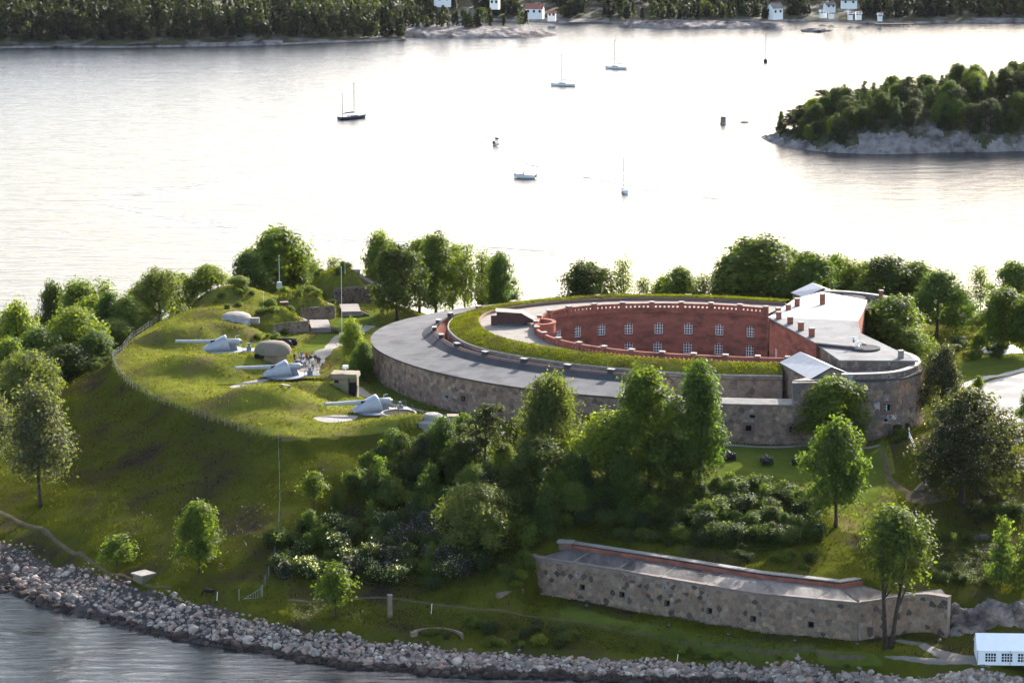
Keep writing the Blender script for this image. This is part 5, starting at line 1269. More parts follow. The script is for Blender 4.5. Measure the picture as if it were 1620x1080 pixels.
# dark animal grazing on the bank: root at the hips
J = [(.62, 0, .94, .34, .30), (.15, 0, .90, .36, .34), (-.38, 0, .92, .36, .35), (-.66, 0, .98, .28, .26), (-.92, 0, .84, .20, .19), (-1.10, 0, .56, .16, .15), (-1.20, 0, .34, .16, .13), (-1.32, 0, .14, .10), (.90, 0, .92, .09), (1.0, 0, .58, .07)]
E_ = [(0, 1), (1, 2), (2, 3), (3, 4), (4, 5), (5, 6), (6, 7), (0, 8), (8, 9)]
for sx, yy in ((1, .16), (1, -.16)):
    b = len(J); J += [(.58, yy, .72, .15), (.50, yy, .56, .10), (.70, yy, .34, .06), (.64, yy, .05, .06)]; E_ += [(0, b), (b, b + 1), (b + 1, b + 2), (b + 2, b + 3)]
for yy in (.15, -.15):
    b = len(J); J += [(-.45, yy, .70, .12), (-.47, yy * 1.05, .38, .065), (-.49, yy * 1.05, .05, .06)]; E_ += [(2, b), (b, b + 1), (b + 1, b + 2)]
am = skin_mesh('grazing_animal', J, E_, 2); x, y, z = ray(331, 943)
an = bpy.data.objects.new('grazing_animal', am); sc.collection.objects.link(an); am.materials.append(flat((.011, .010, .011))); an.location = (x, y, z - .02); an.rotation_euler[2] = R(10); an.scale = (.95, .95, 1.05)
tag(an, 'black shaggy four-legged animal grazing on the grass bank by the shore', 'animal')
er = [MB().tube([(-1.16, s_ * .06, .44), (-1.12, s_ * .16, .56)], [.05, .01], 6) for s_ in (-1, 1)]
for e_ in er: e_.build('ear', flat((.011, .010, .011)), an)
# ------------------------------------------------------------------ vegetation prototypes
NP = np.random.RandomState(5)
def unit(n):
    v = NP.normal(size=(n, 3)); return v / np.linalg.norm(v, axis=1)[:, None]
def leaf_cards(C, Nn, size, tint, var=.28, droop=0.0):
    """one small bent leaf-spray quad at each point"""
    n = len(C)
    a = np.cross(Nn, unit(n)); a /= np.linalg.norm(a, axis=1)[:, None] + 1e-9
    if droop: a = a * (1 - droop) + np.array([0, 0, -1.0]) * droop; a /= np.linalg.norm(a, axis=1)[:, None]
    b = np.cross(Nn, a); b /= np.linalg.norm(b, axis=1)[:, None] + 1e-9
    s = size * NP.uniform(.6, 1.35, n)[:, None]
    P = np.stack([C - a * s * .75, C + b * s * .5 + Nn * s * .12, C + a * s * .75, C - b * s * .5 + Nn * s * .12], 1)
    t = np.asarray(tint)[None] * NP.uniform(1 - var, 1 + var, n)[:, None] * np.stack([NP.uniform(.88, 1.15, n), np.ones(n), NP.uniform(.8, 1.2, n)], 1)
    return P.reshape(-1, 3), np.repeat(t, 4, 0)
def lobes_round(n, w, h0, h1, rad, seed, squash=1.0, topw=.75):
    r = random.Random(seed); L = [((0, 0, (h0 + h1) / 2), (w * .25, w * .25, (h1 - h0) * .34))]
    for k in range(n):
        t = (k + r.random()) / n; z = h0 + (h1 - h0) * (.16 + .72 * t)
        e = math.sin(math.pi * min(1, .20 + .72 * t)) ** .6 * (1 - (1 - topw) * t)
        a = k * 2.4 + r.uniform(-.7, .7); rr = rad * r.uniform(.6, 1.35); d = max(0, w / 2 * e - rr * .7) * r.uniform(.6, 1.2) * (1 + .22 * math.sin(a + seed))
        L.append(((d * math.cos(a), d * math.sin(a), min(z, h1 - rr * squash * .8)), (rr, rr, rr * squash)))
    L.append(((0, 0, h1 - rad * .75), (rad * .8, rad * .8, rad * .75)))
    return L
def crown_pts(L, n, clump=.42, shell=.16, per=22):
    ar = np.array([r[0] * r[1] + r[0] * r[2] for _, r in L]); ar = ar / ar.sum(); C = []; Nn = []
    for (c, r), f in zip(L, ar):
        k = max(1, int(n * f / per)); d = unit(k); d[:, 2] = np.where(NP.rand(k) < .55, np.abs(d[:, 2]), d[:, 2])
        q = 1 - np.abs(NP.normal(0, shell, k)); cc = np.array(c) + d * np.array(r) * q[:, None]
        P = np.repeat(cc, per, 0) + NP.normal(0, clump, (k * per, 3)) * np.array([1, 1, .75]); C.append(P)
        Nn.append(np.repeat(d, per, 0))
    C = np.concatenate(C); Nn = np.concatenate(Nn) * .95 + unit(len(C)) * .6 + np.array([0, 0, .25])
    return C, Nn / np.linalg.norm(Nn, axis=1)[:, None]
def make_trunk(L, h, r0, top, seed, n_limb=8, lean=0.0, twin=False):
    r = random.Random(seed); mb = MB()
    for s_ in ((-1, 1) if twin else (0,)):
        pts = []; rad = []
        for k in range(7):
            t = k / 6; pts.append((s_ * (.25 + 1.3 * t) + lean * t * t + r.uniform(-.1, .1) * t, r.uniform(-.12, .12) * t, -.4 + (top + .4) * t)); rad.append(r0 * (1.25 - .3 * min(1, t * 6)) * (1 - .72 * t))
        mb.tube(pts, rad, 7)
        for k in range(n_limb):
            c, rr = L[1 + (k * 3 + (s_ > 0)) % (len(L) - 1)]; t = r.uniform(.35, .9); i = t * 6; a = int(i); q = [pts[a][j] + (pts[min(a + 1, 6)][j] - pts[a][j]) * (i - a) for j in range(3)]
            m = [(q[j] + c[j]) / 2 + (0, 0, .25)[j] for j in range(3)]; rl = r0 * (1 - .7 * t) * .55
            mb.tube([q, m, c], [rl, rl * .6, rl * .22], 5)
    return mb
class Proto: pass
def tree_proto(name, h, w, L, nleaf, leaf, tint, r0, ttop, seed, clump=.42, shell=.22, droop=0, extra=None, twin=False, limbs=8, lean=0, per=22, var=.22):
    p = Proto(); p.h = h; p.w = w; p.name = name
    g = empty(name, (0, 0, -500)); p.root = g
    C, Nn = crown_pts(L, nleaf, clump, shell, per)
    if droop: C[:, 2] -= np.abs(NP.normal(0, droop, len(C)))
    V, T = leaf_cards(C, Nn, leaf, tint, var, .55 if droop else 0)
    if extra:                                    # blossom: (count, size, colour, lift)
        k = NP.choice(len(C), extra[0]); k = k[np.argsort(-C[k, 2] * .6 - Nn[k, 2])][:int(extra[0] * .8)]
        V2, T2 = leaf_cards(C[k] + Nn[k] * extra[3], unit(len(k)), extra[1], extra[2], .2); V = np.concatenate([V, V2]); T = np.concatenate([T, T2])
    p.w = np.percentile(np.hypot(C[:, 0], C[:, 1]), 97) * 2; p.h = np.percentile(C[:, 2], 99.5)
    c = quads_mesh('crown', V, m_leaf, g, tint=T); make_trunk(L, h, r0, ttop, seed, limbs, lean, twin).build('trunk', m_bark, g, smooth=True)
    p.objs = [g] + list(g.children); return p
BRIGHT, MID, DARK, WILL, OLIVE, PINE = (.128, .168, .020), (.080, .116, .017), (.046, .067, .016), (.100, .124, .032), (.070, .088, .024), (.034, .044, .022)
TP = {}
TP['maple'] = [tree_proto('broadleaf_tree', 10, 8, lobes_round(22, 8, .7, 10, 1.35, s), 10500, .25, (MID, (.066, .104, .02), (.055, .09, .018))[i], .26, 7, s) for i, s in enumerate((1, 2, 3))]
TP['bright'] = [tree_proto('broadleaf_tree', 10, 7, lobes_round(18, 7, 1.0, 10, 1.2, s), 9000, .25, (BRIGHT, (.10, .14, .026))[i], .22, 7, s, clump=.55) for i, s in enumerate((11, 12))]
TP['tall'] = [tree_proto('tall_tree', 16, 7, lobes_round(30, 7.5, 1.2, 16, 1.4, s, 1.1, .8), 14000, .27, (MID, (.058, .1, .02))[i], .3, 13, s) for i, s in enumerate((21, 22))]
TP['dark'] = [tree_proto('broadleaf_tree', 10, 9, lobes_round(22, 9, .8, 10, 1.5, s), 10000, .26, DARK, .28, 7, s, shell=.12) for s in (31,)]
TP['willow'] = [tree_proto('willow_tree', 9, 10, lobes_round(18, 10, .8, 9, 1.7, s), 11000, .23, WILL, .3, 6, s, shell=.1, clump=.4) for s in (41, 42)]
TP['birch'] = [tree_proto('birch_tree', 13, 8, lobes_round(18, 8, 2.5, 13, 1.4, 51, 1.2, .6), 12000, .22, (.070, .088, .028), .24, 11, 51, droop=.8, clump=.5)]
TP['sparse'] = [tree_proto('slender_tree', 12, 5, lobes_round(13, 5, 3, 12, 1.0, s, 1.0, .7), 1900, .26, (.085, .115, .028), .14, 11, s, clump=.7, shell=.35, limbs=12, per=7) for s in (61, 62)]
TP['bare'] = [tree_proto('bare_tree', 10, 4, lobes_round(12, 4, 2, 10, .9, 71), 160, .2, (.12, .11, .06), .1, 9.5, 71, clump=.7, limbs=12, per=3)]
TP['chestnut'] = [tree_proto('chestnut_tree', 12, 11, lobes_round(30, 11, .3, 12, 1.9, s), 14000, .27, (.034, .044, .017), .36, 9, s, shell=.1, extra=(4200, .115, (.33, .29, .33), .14)) for s in (81,)]
TP['white'] = [tree_proto('whitebeam_tree', 12, 8, lobes_round(18, 8, 2, 12, 1.5, 91, 1.1), 8500, .24, (.072, .084, .045), .24, 9, 91, clump=.6, shell=.22)]
TP['two'] = [tree_proto('twin_trunk_tree', 16, 9, lobes_round(16, 8.5, 7, 16, 1.5, 95), 6500, .29, (.068, .098, .02), .3, 13, 95, twin=True, clump=.6, shell=.22)]
TP['small'] = [tree_proto('young_tree', 6, 4, lobes_round(9, 4, 1.4, 6, .95, s), 2600, .22, ((.072, .112, .02), MID)[i], .13, 4.5, s, clump=.4) for i, s in enumerate((101, 102))]
def pine_lobes(seed, h=12):
    r = random.Random(seed); L = [((0, 0, h * .9), (.8, .8, .6))]
    for k in range(13):
        z = h * (.45 + .5 * k / 13); a = k * 2.3; d = (1.0 - .55 * k / 13) * r.uniform(1.0, 2.2); L.append(((d * math.cos(a), d * math.sin(a), z), (r.uniform(.8, 1.3),) * 2 + (.42,)))
    return L
TP['pine'] = [tree_proto('pine_tree', 12, 5, pine_lobes(s), 2600, .26, PINE, .2, 11.5, s, clump=.32, limbs=12, per=10) for s in (111,)]
def cone_lobes(h, w, n=9):
    return [((0, 0, h * .3), (w * .2, w * .2, h * .2))] + [((w * .30 * (1 - k / n) * math.cos(k * 2.4), w * .30 * (1 - k / n) * math.sin(k * 2.4), h * (.12 + .8 * k / n)), (w * .34 * (1 - .75 * k / n),) * 2 + (h * .10,)) for k in range(n)]
TP['conifer'] = [tree_proto('conifer_tree', 9, 4.4, cone_lobes(9, 4.4), 4000, .22, (.036, .056, .026), .16, 8, s, clump=.3) for s in (121,)]
TP['cone'] = [tree_proto('young_tree', 7, 4, cone_lobes(7, 4), 3000, .22, c, .12, 6, s, clump=.38) for s, c in ((125, (.075, .115, .022)), (126, (.052, .082, .02)))]
def bush_proto(w, h, n, leaf, tint, seed, extra=None, name='shrub'):
    r = random.Random(seed); L = [((0, 0, h * .45), (w * .35, w * .35, h * .42))]
    for k in range(8):
        a = k * 2.4; rr = w * r.uniform(.17, .26); d = w * r.uniform(.12, .32); L.append(((d * math.cos(a), d * math.sin(a), h * r.uniform(.3, .72)), (rr, rr, rr * .9)))
    C, Nn = crown_pts(L, n, .22, .15); C[:, 2] = np.maximum(C[:, 2], -.1); V, T = leaf_cards(C, Nn, leaf, tint)
    if extra:
        k = NP.choice(len(C), extra[0]); V2, T2 = leaf_cards(C[k] + Nn[k] * .12, unit(len(k)), extra[1], extra[2], .2); V = np.concatenate([V, V2]); T = np.concatenate([T, T2])
    p = Proto(); p.w = w; p.h = np.percentile(C[:, 2], 99); o = quads_mesh(name, V, m_leaf, None, tint=T); p.me = o.data; bpy.data.objects.remove(o); return p
BP = {'green': [bush_proto(3, 2.2, 2200, .17, c, s) for s, c in ((1, MID), (2, (.052, .082, .018)), (3, (.066, .094, .024)))],
      'dark': [bush_proto(3, 2.2, 2200, .17, c, s) for s, c in ((4, (.034, .052, .018)), (5, (.042, .062, .02)))],
      'bright': [bush_proto(3, 2.4, 2000, .18, c, s) for s, c in ((6, BRIGHT), (7, (.086, .118, .026)))],
      'lilac': [bush_proto(3, 2.4, 2000, .17, (.042, .058, .022), 8, (420, .15, (.20, .17, .30)))],
      'elder': [bush_proto(3, 2.2, 2000, .17, (.058, .088, .022), 9, (330, .15, (.55, .55, .45)))]}
def put_tree(kind, px, top, w, label, base=None, Y=None, cat='tree', v=None, rz=None, group=None, wscale=1.0):
    ps = TP[kind]; p = ps[(put_tree.n if v is None else v) % len(ps)]; put_tree.n += 1
    if Y is None: x, y, z = ray(px, base)
    else:
        y = Y; x = atY(px, 600, Y)[0]; z = gz(x, y)
        if 0 < z - CAM_H: pass
    k = ppm(x, y, z); x2 = (px - 810) / k if Y is not None else x
    h = max(1.2, atY(px, top, y)[2] - z); wm = w / k
    g = copy_tree(p.root); g.name = p.root.name.split('.')[0]; g.location = (x, y, z - .1); g.scale = (wm / p.w, wm / p.w * rnd.uniform(.85, 1.15), h / p.h); g.rotation_euler = (rnd.uniform(-.05, .05), rnd.uniform(-.05, .05), rnd.uniform(0, 6.28) if rz is None else rz)
    return tag(g, label, cat, group)
put_tree.n = 0
def put_bush(kind, x, y, wm, hm, label, group=None, name=None, cat='shrub', z=None):
    p = rnd.choice(BP[kind]); o = bpy.data.objects.new(name or 'shrub', p.me); sc.collection.objects.link(o)
    o.location = (x, y, (gz(x, y) if z is None else z) - .15); o.scale = (wm / p.w, wm / p.w * rnd.uniform(.85, 1.15), hm / p.h); o.rotation_euler[2] = rnd.uniform(0, 6.28)
    return tag(o, label, cat, group)
# ------------------------------------------------------------------ trees on the left flank (behind the rim fence)
T = put_tree
LG = 'trees on the left flank of the plateau'
T('bright', 32, 476, 82, 'light green spreading tree at the foot of the plateau behind the willow', Y=600, v=0, group=LG)
T('dark', 84, 446, 62, 'dark gnarled tree standing against the water on the flank', Y=640, group=LG)
T('bright', 134, 444, 84, 'tall yellow-green tree beside the dark gnarled tree', Y=632, v=1, group=LG)
T('sparse', 172, 440, 52, 'loose light tree between the yellow-green tree and the willow by the fence', Y=635, group=LG)
T('willow', 256, 424, 104, 'large rounded pale willow behind the rim fence', Y=622, v=0, group=LG)
T('bright', 330, 418, 62, 'light green tree behind the fence next to the bare twigs', Y=632, v=0, group=LG)
T('bare', 352, 420, 30, 'thin leafless tree behind the fence', Y=632, group=LG)
T('bright', 122, 486, 92, 'bright yellow-green tree low on the flank', Y=598, v=0, group=LG)
T('maple', 172, 462, 56, 'mid green tree below the rim fence', Y=615, group=LG)
T('bright', 204, 468, 60, 'small bright tree touching the rim fence', Y=612, v=1, group=LG)
T('maple', 60, 520, 100, 'broad green tree in the hollow of the flank', Y=590, v=1, group=LG)
T('dark', 105, 545, 92, 'shaded dark tree under the yellow-green trees', Y=586, group=LG)
T('maple', 152, 525, 66, 'olive green tree on the flank below the fence corner', Y=590, v=2, group=LG)
T('bright', 12, 535, 60, 'pale tree at the outer edge of the flank wood', Y=580, v=1, group=LG)
T('willow', 52, 556, 118, 'wide dome-shaped willow on the lower flank', Y=568, v=1, group=LG)
T('white', 64, 604, 126, 'large grey-green whitebeam with dark trunk on the lower slope', base=803)
T('white', -12, 620, 80, 'grey-green tree behind the large whitebeam', Y=535)
T('willow', 8, 545, 70, 'pale willow behind the dome-shaped willow', Y=590, v=0)
# behind the battery and beside the ring
T('maple', 436, 363, 128, 'big spreading tree behind the far turf bank', Y=668, v=0)
T('maple', 398, 398, 70, 'rounded lower tree next to the big tree behind the turf bank', Y=660, v=2)
T('bright', 381, 436, 34, 'small bright bushy tree on the turf bank', Y=628, v=0)
T('sparse', 500, 408, 44, 'thin light tree behind the shrubby magazine', Y=655)
T('sparse', 528, 406, 40, 'thin pale tree behind the far magazine', Y=655)
T('bright', 605, 368, 72, 'tall light tree behind the dark round tree', Y=650, v=1)
T('dark', 628, 387, 100, 'dense dark round tree at the end of the gravel path', base=507)
T('tall', 690, 370, 84, 'tall green tree with open base behind the ring gallery', Y=634, v=0)
T('sparse', 735, 384, 48, 'slender see-through tree behind the ring gallery', Y=634, v=0)
T('sparse', 764, 394, 46, 'slender tree between the see-through tree and the leaning one', Y=634, v=1)
T('tall', 796, 400, 52, 'narrow leafy tree nearest the grass rampart', Y=634, v=1)
T('bright', 562, 503, 40, 'bright green young tree at the rounded end of the ring gallery', base=590, v=0)
T('maple', 575, 540, 44, 'dark bushy tree hugging the end of the ring gallery', base=604, v=2)
# behind the keep
T('dark', 926, 415, 102, 'dark spreading tree behind the grass rampart', Y=660)
T('sparse', 986, 408, 46, 'light wispy tree beside the dark spreading tree', Y=660)
T('sparse', 1018, 438, 38, 'low wispy tree behind the grass rampart', Y=655)
T('maple', 1074, 424, 72, 'rounded green tree behind the middle of the rampart', Y=655, v=0)
T('sparse', 1112, 432, 44, 'thin tree between the rounded tree and the large crown', Y=650)
T('tall', 1196, 374, 150, 'large high-crowned tree behind the right end of the rampart', Y=655, v=0)
T('maple', 1284, 400, 104, 'brownish green tree behind the far gate house', Y=650, v=1)
T('sparse', 1342, 408, 54, 'wispy light tree behind the pale roof', Y=655)
T('dark', 1398, 407, 120, 'dense dark crown behind the far tower', Y=640)
T('maple', 1480, 430, 96, 'tall tree with forked trunk behind the gorge building', Y=604, v=2)
T('maple', 1416, 470, 118, 'round crowned tree overhanging the pale roof', Y=578, v=0)
T('bright', 1440, 520, 70, 'low bright tree growing under the overhanging round tree', Y=570, v=1)
T('bare', 1528, 432, 40, 'tall leafless tree standing against the water', Y=640)
T('sparse', 1548, 420, 52, 'thin birch-like tree beside the leafless one', Y=630, v=1)
T('sparse', 1510, 455, 44, 'slim see-through tree behind the shrubs', Y=630, v=0)
T('maple', 1602, 415, 84, 'dark leafy tree behind the canvas tents', Y=640, v=1)
T('maple', 1585, 456, 92, 'round tree on a single trunk beside the canvas tents', base=560, v=0)
T('maple', 1636, 460, 70, 'leafy tree at the end of the lawn beyond the round tree', base=566, v=2)
T('chestnut', 1490, 546, 74, 'dark flowering chestnut close to the round tower', base=668)
T('chestnut', 1520, 620, 182, 'huge flowering chestnut on the bank with the timber stair', base=800)
T('small', 1548, 594, 22, 'tiny round park tree on the kerb island', base=624, v=1)
T('maple', 1632, 610, 44, 'tree at the edge of the road', base=720, v=1)
BG = 'trees in the belt behind the fort'
for px, top, w, Y, kd, lab in ((1148, 402, 90, 662, 'maple', 'leafy tree joining the wispy tree to the large crown behind the rampart'), (1246, 392, 96, 664, 'maple', 'broad green tree between the large crown and the far gate house'), (1322, 404, 84, 662, 'maple', 'green tree filling the gap behind the far tower'), (1366, 415, 90, 656, 'bright', 'yellow-green tree left of the dense dark crown'),
        (1446, 415, 84, 640, 'maple', 'green tree right of the dense dark crown'), (1512, 470, 70, 612, 'maple', 'low green tree below the leafless tree'), (1560, 490, 60, 606, 'bright', 'light green tree behind the pointed tents'), (664, 380, 84, 650, 'maple', 'broad tree between the dark round tree and the tall open one'), (716, 388, 60, 646, 'bright', 'light leafy tree behind the see-through tree'), (780, 404, 56, 646, 'maple', 'leafy tree behind the narrow one by the rampart'),
        (470, 395, 76, 672, 'maple', 'tree right of the big tree behind the turf bank'), (292, 432, 76, 632, 'bright', 'bright rounded tree between the large willow and the fence trees'), (222, 446, 70, 634, 'maple', 'green tree left of the large willow'), (150, 468, 80, 622, 'bright', 'bright leafy tree in front of the loose light tree'), (100, 500, 84, 608, 'maple', 'green tree in front of the yellow-green crowns'), (40, 505, 90, 602, 'bright', 'bright broad tree above the dome-shaped willow'), (180, 505, 64, 606, 'bright', 'bright bushy tree near the fence corner'),
        (930, 428, 70, 668, 'maple', 'lower green tree in front of the water behind the dark spreading tree'), (1046, 438, 54, 660, 'bright', 'small light tree left of the rounded tree behind the rampart')):
    T(kd, px, top, w, lab, Y=Y, group=BG)
# in front of the ring
T('maple', 1316, 598, 122, 'round maple in front of the tower wall', base=712, v=0)
T('maple', 1322, 664, 114, 'big maple with bare lower trunk on the slope below the lawn', base=834, v=1)
T('tall', 1030, 582, 116, 'tall leafy tree in front of the ring wall, the fuller of a pair', base=792, v=0)
T('tall', 1106, 573, 96, 'tall leafy tree in front of the ring wall beside the cannons', base=792, v=1)
T('birch', 866, 594, 116, 'drooping birch rising in front of the gallery roof', base=772)
T('pine', 766, 640, 66, 'thin dark pine left of the birch', base=775)
T('bright', 966, 650, 112, 'rounded yellow-green tree between the birch and the tall pair', base=782, v=0)
T('two', 1405, 800, 126, 'tree with two bare trunks in front of the shore battery', base=1024, rz=.15)
T('cone', 1585, 820, 62, 'upright light green tree above the rocks', base=925, v=0)
T('cone', 1622, 845, 60, 'broad light green tree beside the upright one above the rocks', base=930, v=0)
SG = 'young trees on the slope below the guns'
T('small', 621, 676, 38, 'bright young tree just under the domed bunker', base=728, v=0, group=SG)
T('cone', 656, 690, 17, 'narrow bright sapling beside the young tree under the bunker', base=722, v=0, group=SG)
T('cone', 600, 722, 46, 'light green cone-shaped young tree in mid slope', base=790, v=0, group=SG)
T('small', 497, 746, 46, 'round young tree standing alone beside the slope fence', base=805, v=1, group=SG)
T('cone', 531, 772, 22, 'thin sapling right of the lone round tree', base=805, v=1, group=SG)
T('cone', 663, 762, 44, 'dark green pointed young tree in mid slope', base=822, v=1, group=SG)
T('cone', 587, 792, 26, 'small pointed sapling above the flowering shrubs', base=836, v=0, group=SG)
T('conifer', 775, 730, 60, 'dark conifer in the thicket below the pine', base=812)
T('conifer', 925, 720, 52, 'pointed green conifer below the yellow-green tree', base=800)
T('willow', 757, 768, 140, 'large rounded willow bush in the middle of the thicket', base=888, v=1)
T('cone', 862, 766, 58, 'pointed olive tree right of the willow bush', base=846, v=1)
T('maple', 700, 660, 70, 'dark leafy tree under the domed bunker', base=752, v=2)
T('dark', 735, 690, 80, 'very dark tree in the heart of the thicket', base=772)
T('dark', 850, 690, 100, 'dark tree growing under the birch', base=800)
T('maple', 905, 715, 60, 'shaded tree right of the birch trunk', base=800, v=2)
T('maple', 985, 715, 76, 'shaded tree under the yellow-green tree', base=805, v=2)
T('dark', 1060, 690, 84, 'dark leafy tree between the tall pair', base=800)
T('dark', 800, 775, 60, 'dark tree between the willow bush and the pointed olive tree', base=850)
T('small', 530, 890, 66, 'small tree with thin trunk on the shore bank', base=978, v=1)
T('maple', 315, 793, 78, 'lone round tree at the foot of the bare slope', base=908, v=0)
T('elder' if 'elder' in TP else 'small', 187, 846, 62, 'low multi-stemmed tree on the path by the shore', base=906, v=1)
# ------------------------------------------------------------------ shrubs
def pin(x, y, poly):
    ins = False; j = len(poly) - 1
    for i in range(len(poly)):
        if (poly[i][1] > y) != (poly[j][1] > y) and x < (poly[j][0] - poly[i][0]) * (y - poly[i][1]) / (poly[j][1] - poly[i][1]) + poly[i][0]: ins = not ins
        j = i
    return ins
def thicket(poly, n, kinds, wr, hr, label, group, mind=.55):
    xs = [p[0] for p in poly]; ys = [p[1] for p in poly]; put = []; tries = 0
    while len(put) < n and tries < n * 30:
        tries += 1; px, py = rnd.uniform(min(xs), max(xs)), rnd.uniform(min(ys), max(ys))
        if not pin(px, py, poly): continue
        x, y, z = ray(px, py); w = rnd.uniform(*wr)
        if any((x - a) ** 2 + (y - b) ** 2 < (mind * (w + c) / 2) ** 2 for a, b, c in put): continue
        put.append((x, y, w)); k = rnd.choice(kinds); o = put_bush(k, x, y, w, w * rnd.uniform(*hr), (('large ' if w > wr[0] + .66 * (wr[1] - wr[0]) else 'small ' if w < wr[0] + .33 * (wr[1] - wr[0]) else 'mid-sized ') + label[k]), group)
KD = lambda s: {'green': 'rounded green shrub ' + s, 'dark': 'dark green shrub ' + s, 'bright': 'light yellow-green shrub ' + s, 'lilac': 'shrub with pale violet lilac flowers ' + s, 'elder': 'shrub sprinkled with white flowers ' + s}
thicket([(430, 850), (520, 835), (600, 830), (700, 830), (770, 870), (760, 910), (700, 935), (600, 930), (520, 925), (440, 915)], 50, ['green', 'green', 'dark', 'elder', 'elder', 'lilac'], (2.6, 4.6), (.65, .85), KD('in the thicket at the foot of the slope'), 'shrubs at the foot of the slope')
thicket([(655, 800), (720, 830), (740, 920), (690, 920), (650, 880)], 12, ['lilac', 'lilac', 'dark'], (2.4, 4.0), (.8, 1.0), KD('below the willow bush'), 'flowering shrubs below the willow bush')
thicket([(570, 740), (680, 700), (760, 710), (860, 770), (900, 830), (840, 880), (740, 830), (640, 820), (560, 800)], 48, ['green', 'dark', 'bright', 'green'], (2.2, 4.8), (.65, 1.0), KD('in the thicket under the guns and the birch'), 'shrubs in the middle thicket')
thicket([(900, 790), (1000, 780), (1130, 772), (1220, 776), (1290, 792), (1290, 850), (1200, 870), (1080, 865), (960, 850), (900, 845)], 76, ['green', 'dark', 'dark', 'green'], (2.6, 5.2), (.55, .8), KD('on the hillside between the lawn and the shore battery'), 'shrubs on the hillside above the battery')
thicket([(920, 850), (1060, 868), (1200, 890), (1300, 905), (1290, 870), (1100, 845)], 16, ['green', 'dark'], (1.2, 2.6), (.5, .75), KD('just above the battery roof'), 'shrubs above the battery roof')
thicket([(1140, 757), (1250, 762), (1262, 778), (1150, 778)], 14, ['dark', 'green'], (1.4, 2.4), (.5, .65), KD('along the lower edge of the cannon lawn'), 'shrubs along the cannon lawn')
thicket([(790, 895), (850, 880), (870, 915), (830, 935), (795, 935)], 9, ['green', 'bright'], (1.6, 3.0), (.6, .8), KD('against the end of the shore battery'), 'shrubs at the battery end')
thicket([(735, 985), (800, 985), (910, 1005), (900, 1035), (800, 1025), (740, 1020)], 16, ['green', 'dark', 'bright'], (1.2, 3.0), (.55, .8), KD('on the bank above the shore boulders'), 'shrubs on the shore bank')
thicket([(950, 1010), (1100, 1028), (1250, 1040), (1350, 1050), (1340, 1062), (1150, 1048), (960, 1030)], 12, ['green', 'bright', 'green'], (.9, 2.0), (.4, .65), KD('in the rough grass below the battery path'), 'shrubs below the battery path')
thicket([(1440, 830), (1560, 860), (1580, 915), (1500, 925), (1430, 900)], 16, ['green', 'dark'], (1.2, 2.6), (.5, .75), KD('on the slope above the rocks'), 'shrubs on the slope above the rocks')
thicket([(1530, 800), (1620, 800), (1620, 830), (1540, 830)], 8, ['dark', 'green'], (1.6, 3.0), (.6, .8), KD('under the huge chestnut'), 'shrubs under the chestnut')
thicket([(1500, 545), (1570, 548), (1600, 560), (1580, 575), (1510, 572)], 14, ['dark', 'green', 'bright'], (2.0, 4.2), (.6, .9), KD('in the hedge by the canvas tents'), 'shrubs by the canvas tents')
thicket([(1400, 690), (1434, 676), (1440, 690), (1405, 712)], 7, ['green'], (1.2, 2.0), (.7, .9), KD('on the bank at the tower foot'), 'shrubs at the tower foot')
thicket([(395, 505), (430, 500), (470, 540), (440, 560), (400, 540)], 12, ['bright', 'green'], (1.2, 2.4), (.6, .8), KD('on the mound beside the white dome'), 'shrubs on the dome mound')
thicket([(470, 470), (520, 465), (530, 485), (480, 490)], 9, ['bright', 'bright', 'green'], (1.8, 3.4), (.8, 1.1), KD('on top of the second magazine'), 'shrubs on the magazines')
thicket([(330, 470), (380, 462), (440, 465), (430, 490), (340, 490)], 10, ['bright', 'green'], (1.2, 2.2), (.5, .7), KD('on the turf bank near the rim fence'), 'shrubs on the turf bank')
thicket([(555, 565), (590, 580), (592, 605), (565, 600)], 6, ['green', 'dark'], (1.8, 3.0), (.8, 1.0), KD('at the rounded end of the ring gallery'), 'shrubs at the gallery end')
thicket([(130, 560), (180, 530), (200, 545), (150, 590), (110, 610)], 12, ['dark', 'green'], (1.6, 3.0), (.6, .9), KD('outside the rim fence'), 'shrubs outside the rim fence')
thicket([(668, 1000), (712, 1004), (708, 1012), (672, 1009)], 4, ['green', 'dark'], (.8, 1.5), (.5, .7), KD('in front of the ruined culvert'), 'shrubs at the ruined culvert')
thicket([(1480, 985), (1530, 990), (1530, 1003), (1490, 1002)], 4, ['dark', 'green'], (1.0, 1.8), (.5, .7), KD('at the foot of the rocks'), 'shrubs at the rock foot')
for o in [q for q in sc.objects if q.name.startswith('turf_cover')]:
    wl_ = np.array(wloc(o)); co = np.array([v.co for v in o.data.vertices][:285]) + wl_; top = co[co[:, 2] > np.percentile(co[:, 2], 45)]
    for q in range(5): c = top[rnd.randrange(len(top))]; put_bush(rnd.choice(['bright', 'green', 'bright']), c[0], c[1], rnd.uniform(1.6, 3.0), rnd.uniform(1.0, 2.2), 'low yellow-green shrub growing on the turf of a magazine', 'shrubs on the magazine turf', z=c[2])
    k = NP.randint(0, len(co), 1400); B0 = co[k] + NP.normal(0, .3, (1400, 3)) * (1, 1, .12); a = NP.uniform(0, 6.28, 1400); w = .12; P = np.stack([B0 - np.c_[np.cos(a) * w, np.sin(a) * w, np.full(1400, .1)], B0 + np.c_[np.cos(a) * w, np.sin(a) * w, np.full(1400, -.1)], B0 + np.c_[NP.normal(0, .1, (1400, 2)), NP.uniform(.2, .5, 1400)]], 1).reshape(-1, 3)
    quads_mesh('turf_grass', P - wl_, m_blade, o, tint=np.array([1.6, 1.6, 1.3]), nper=3, kind='stuff')
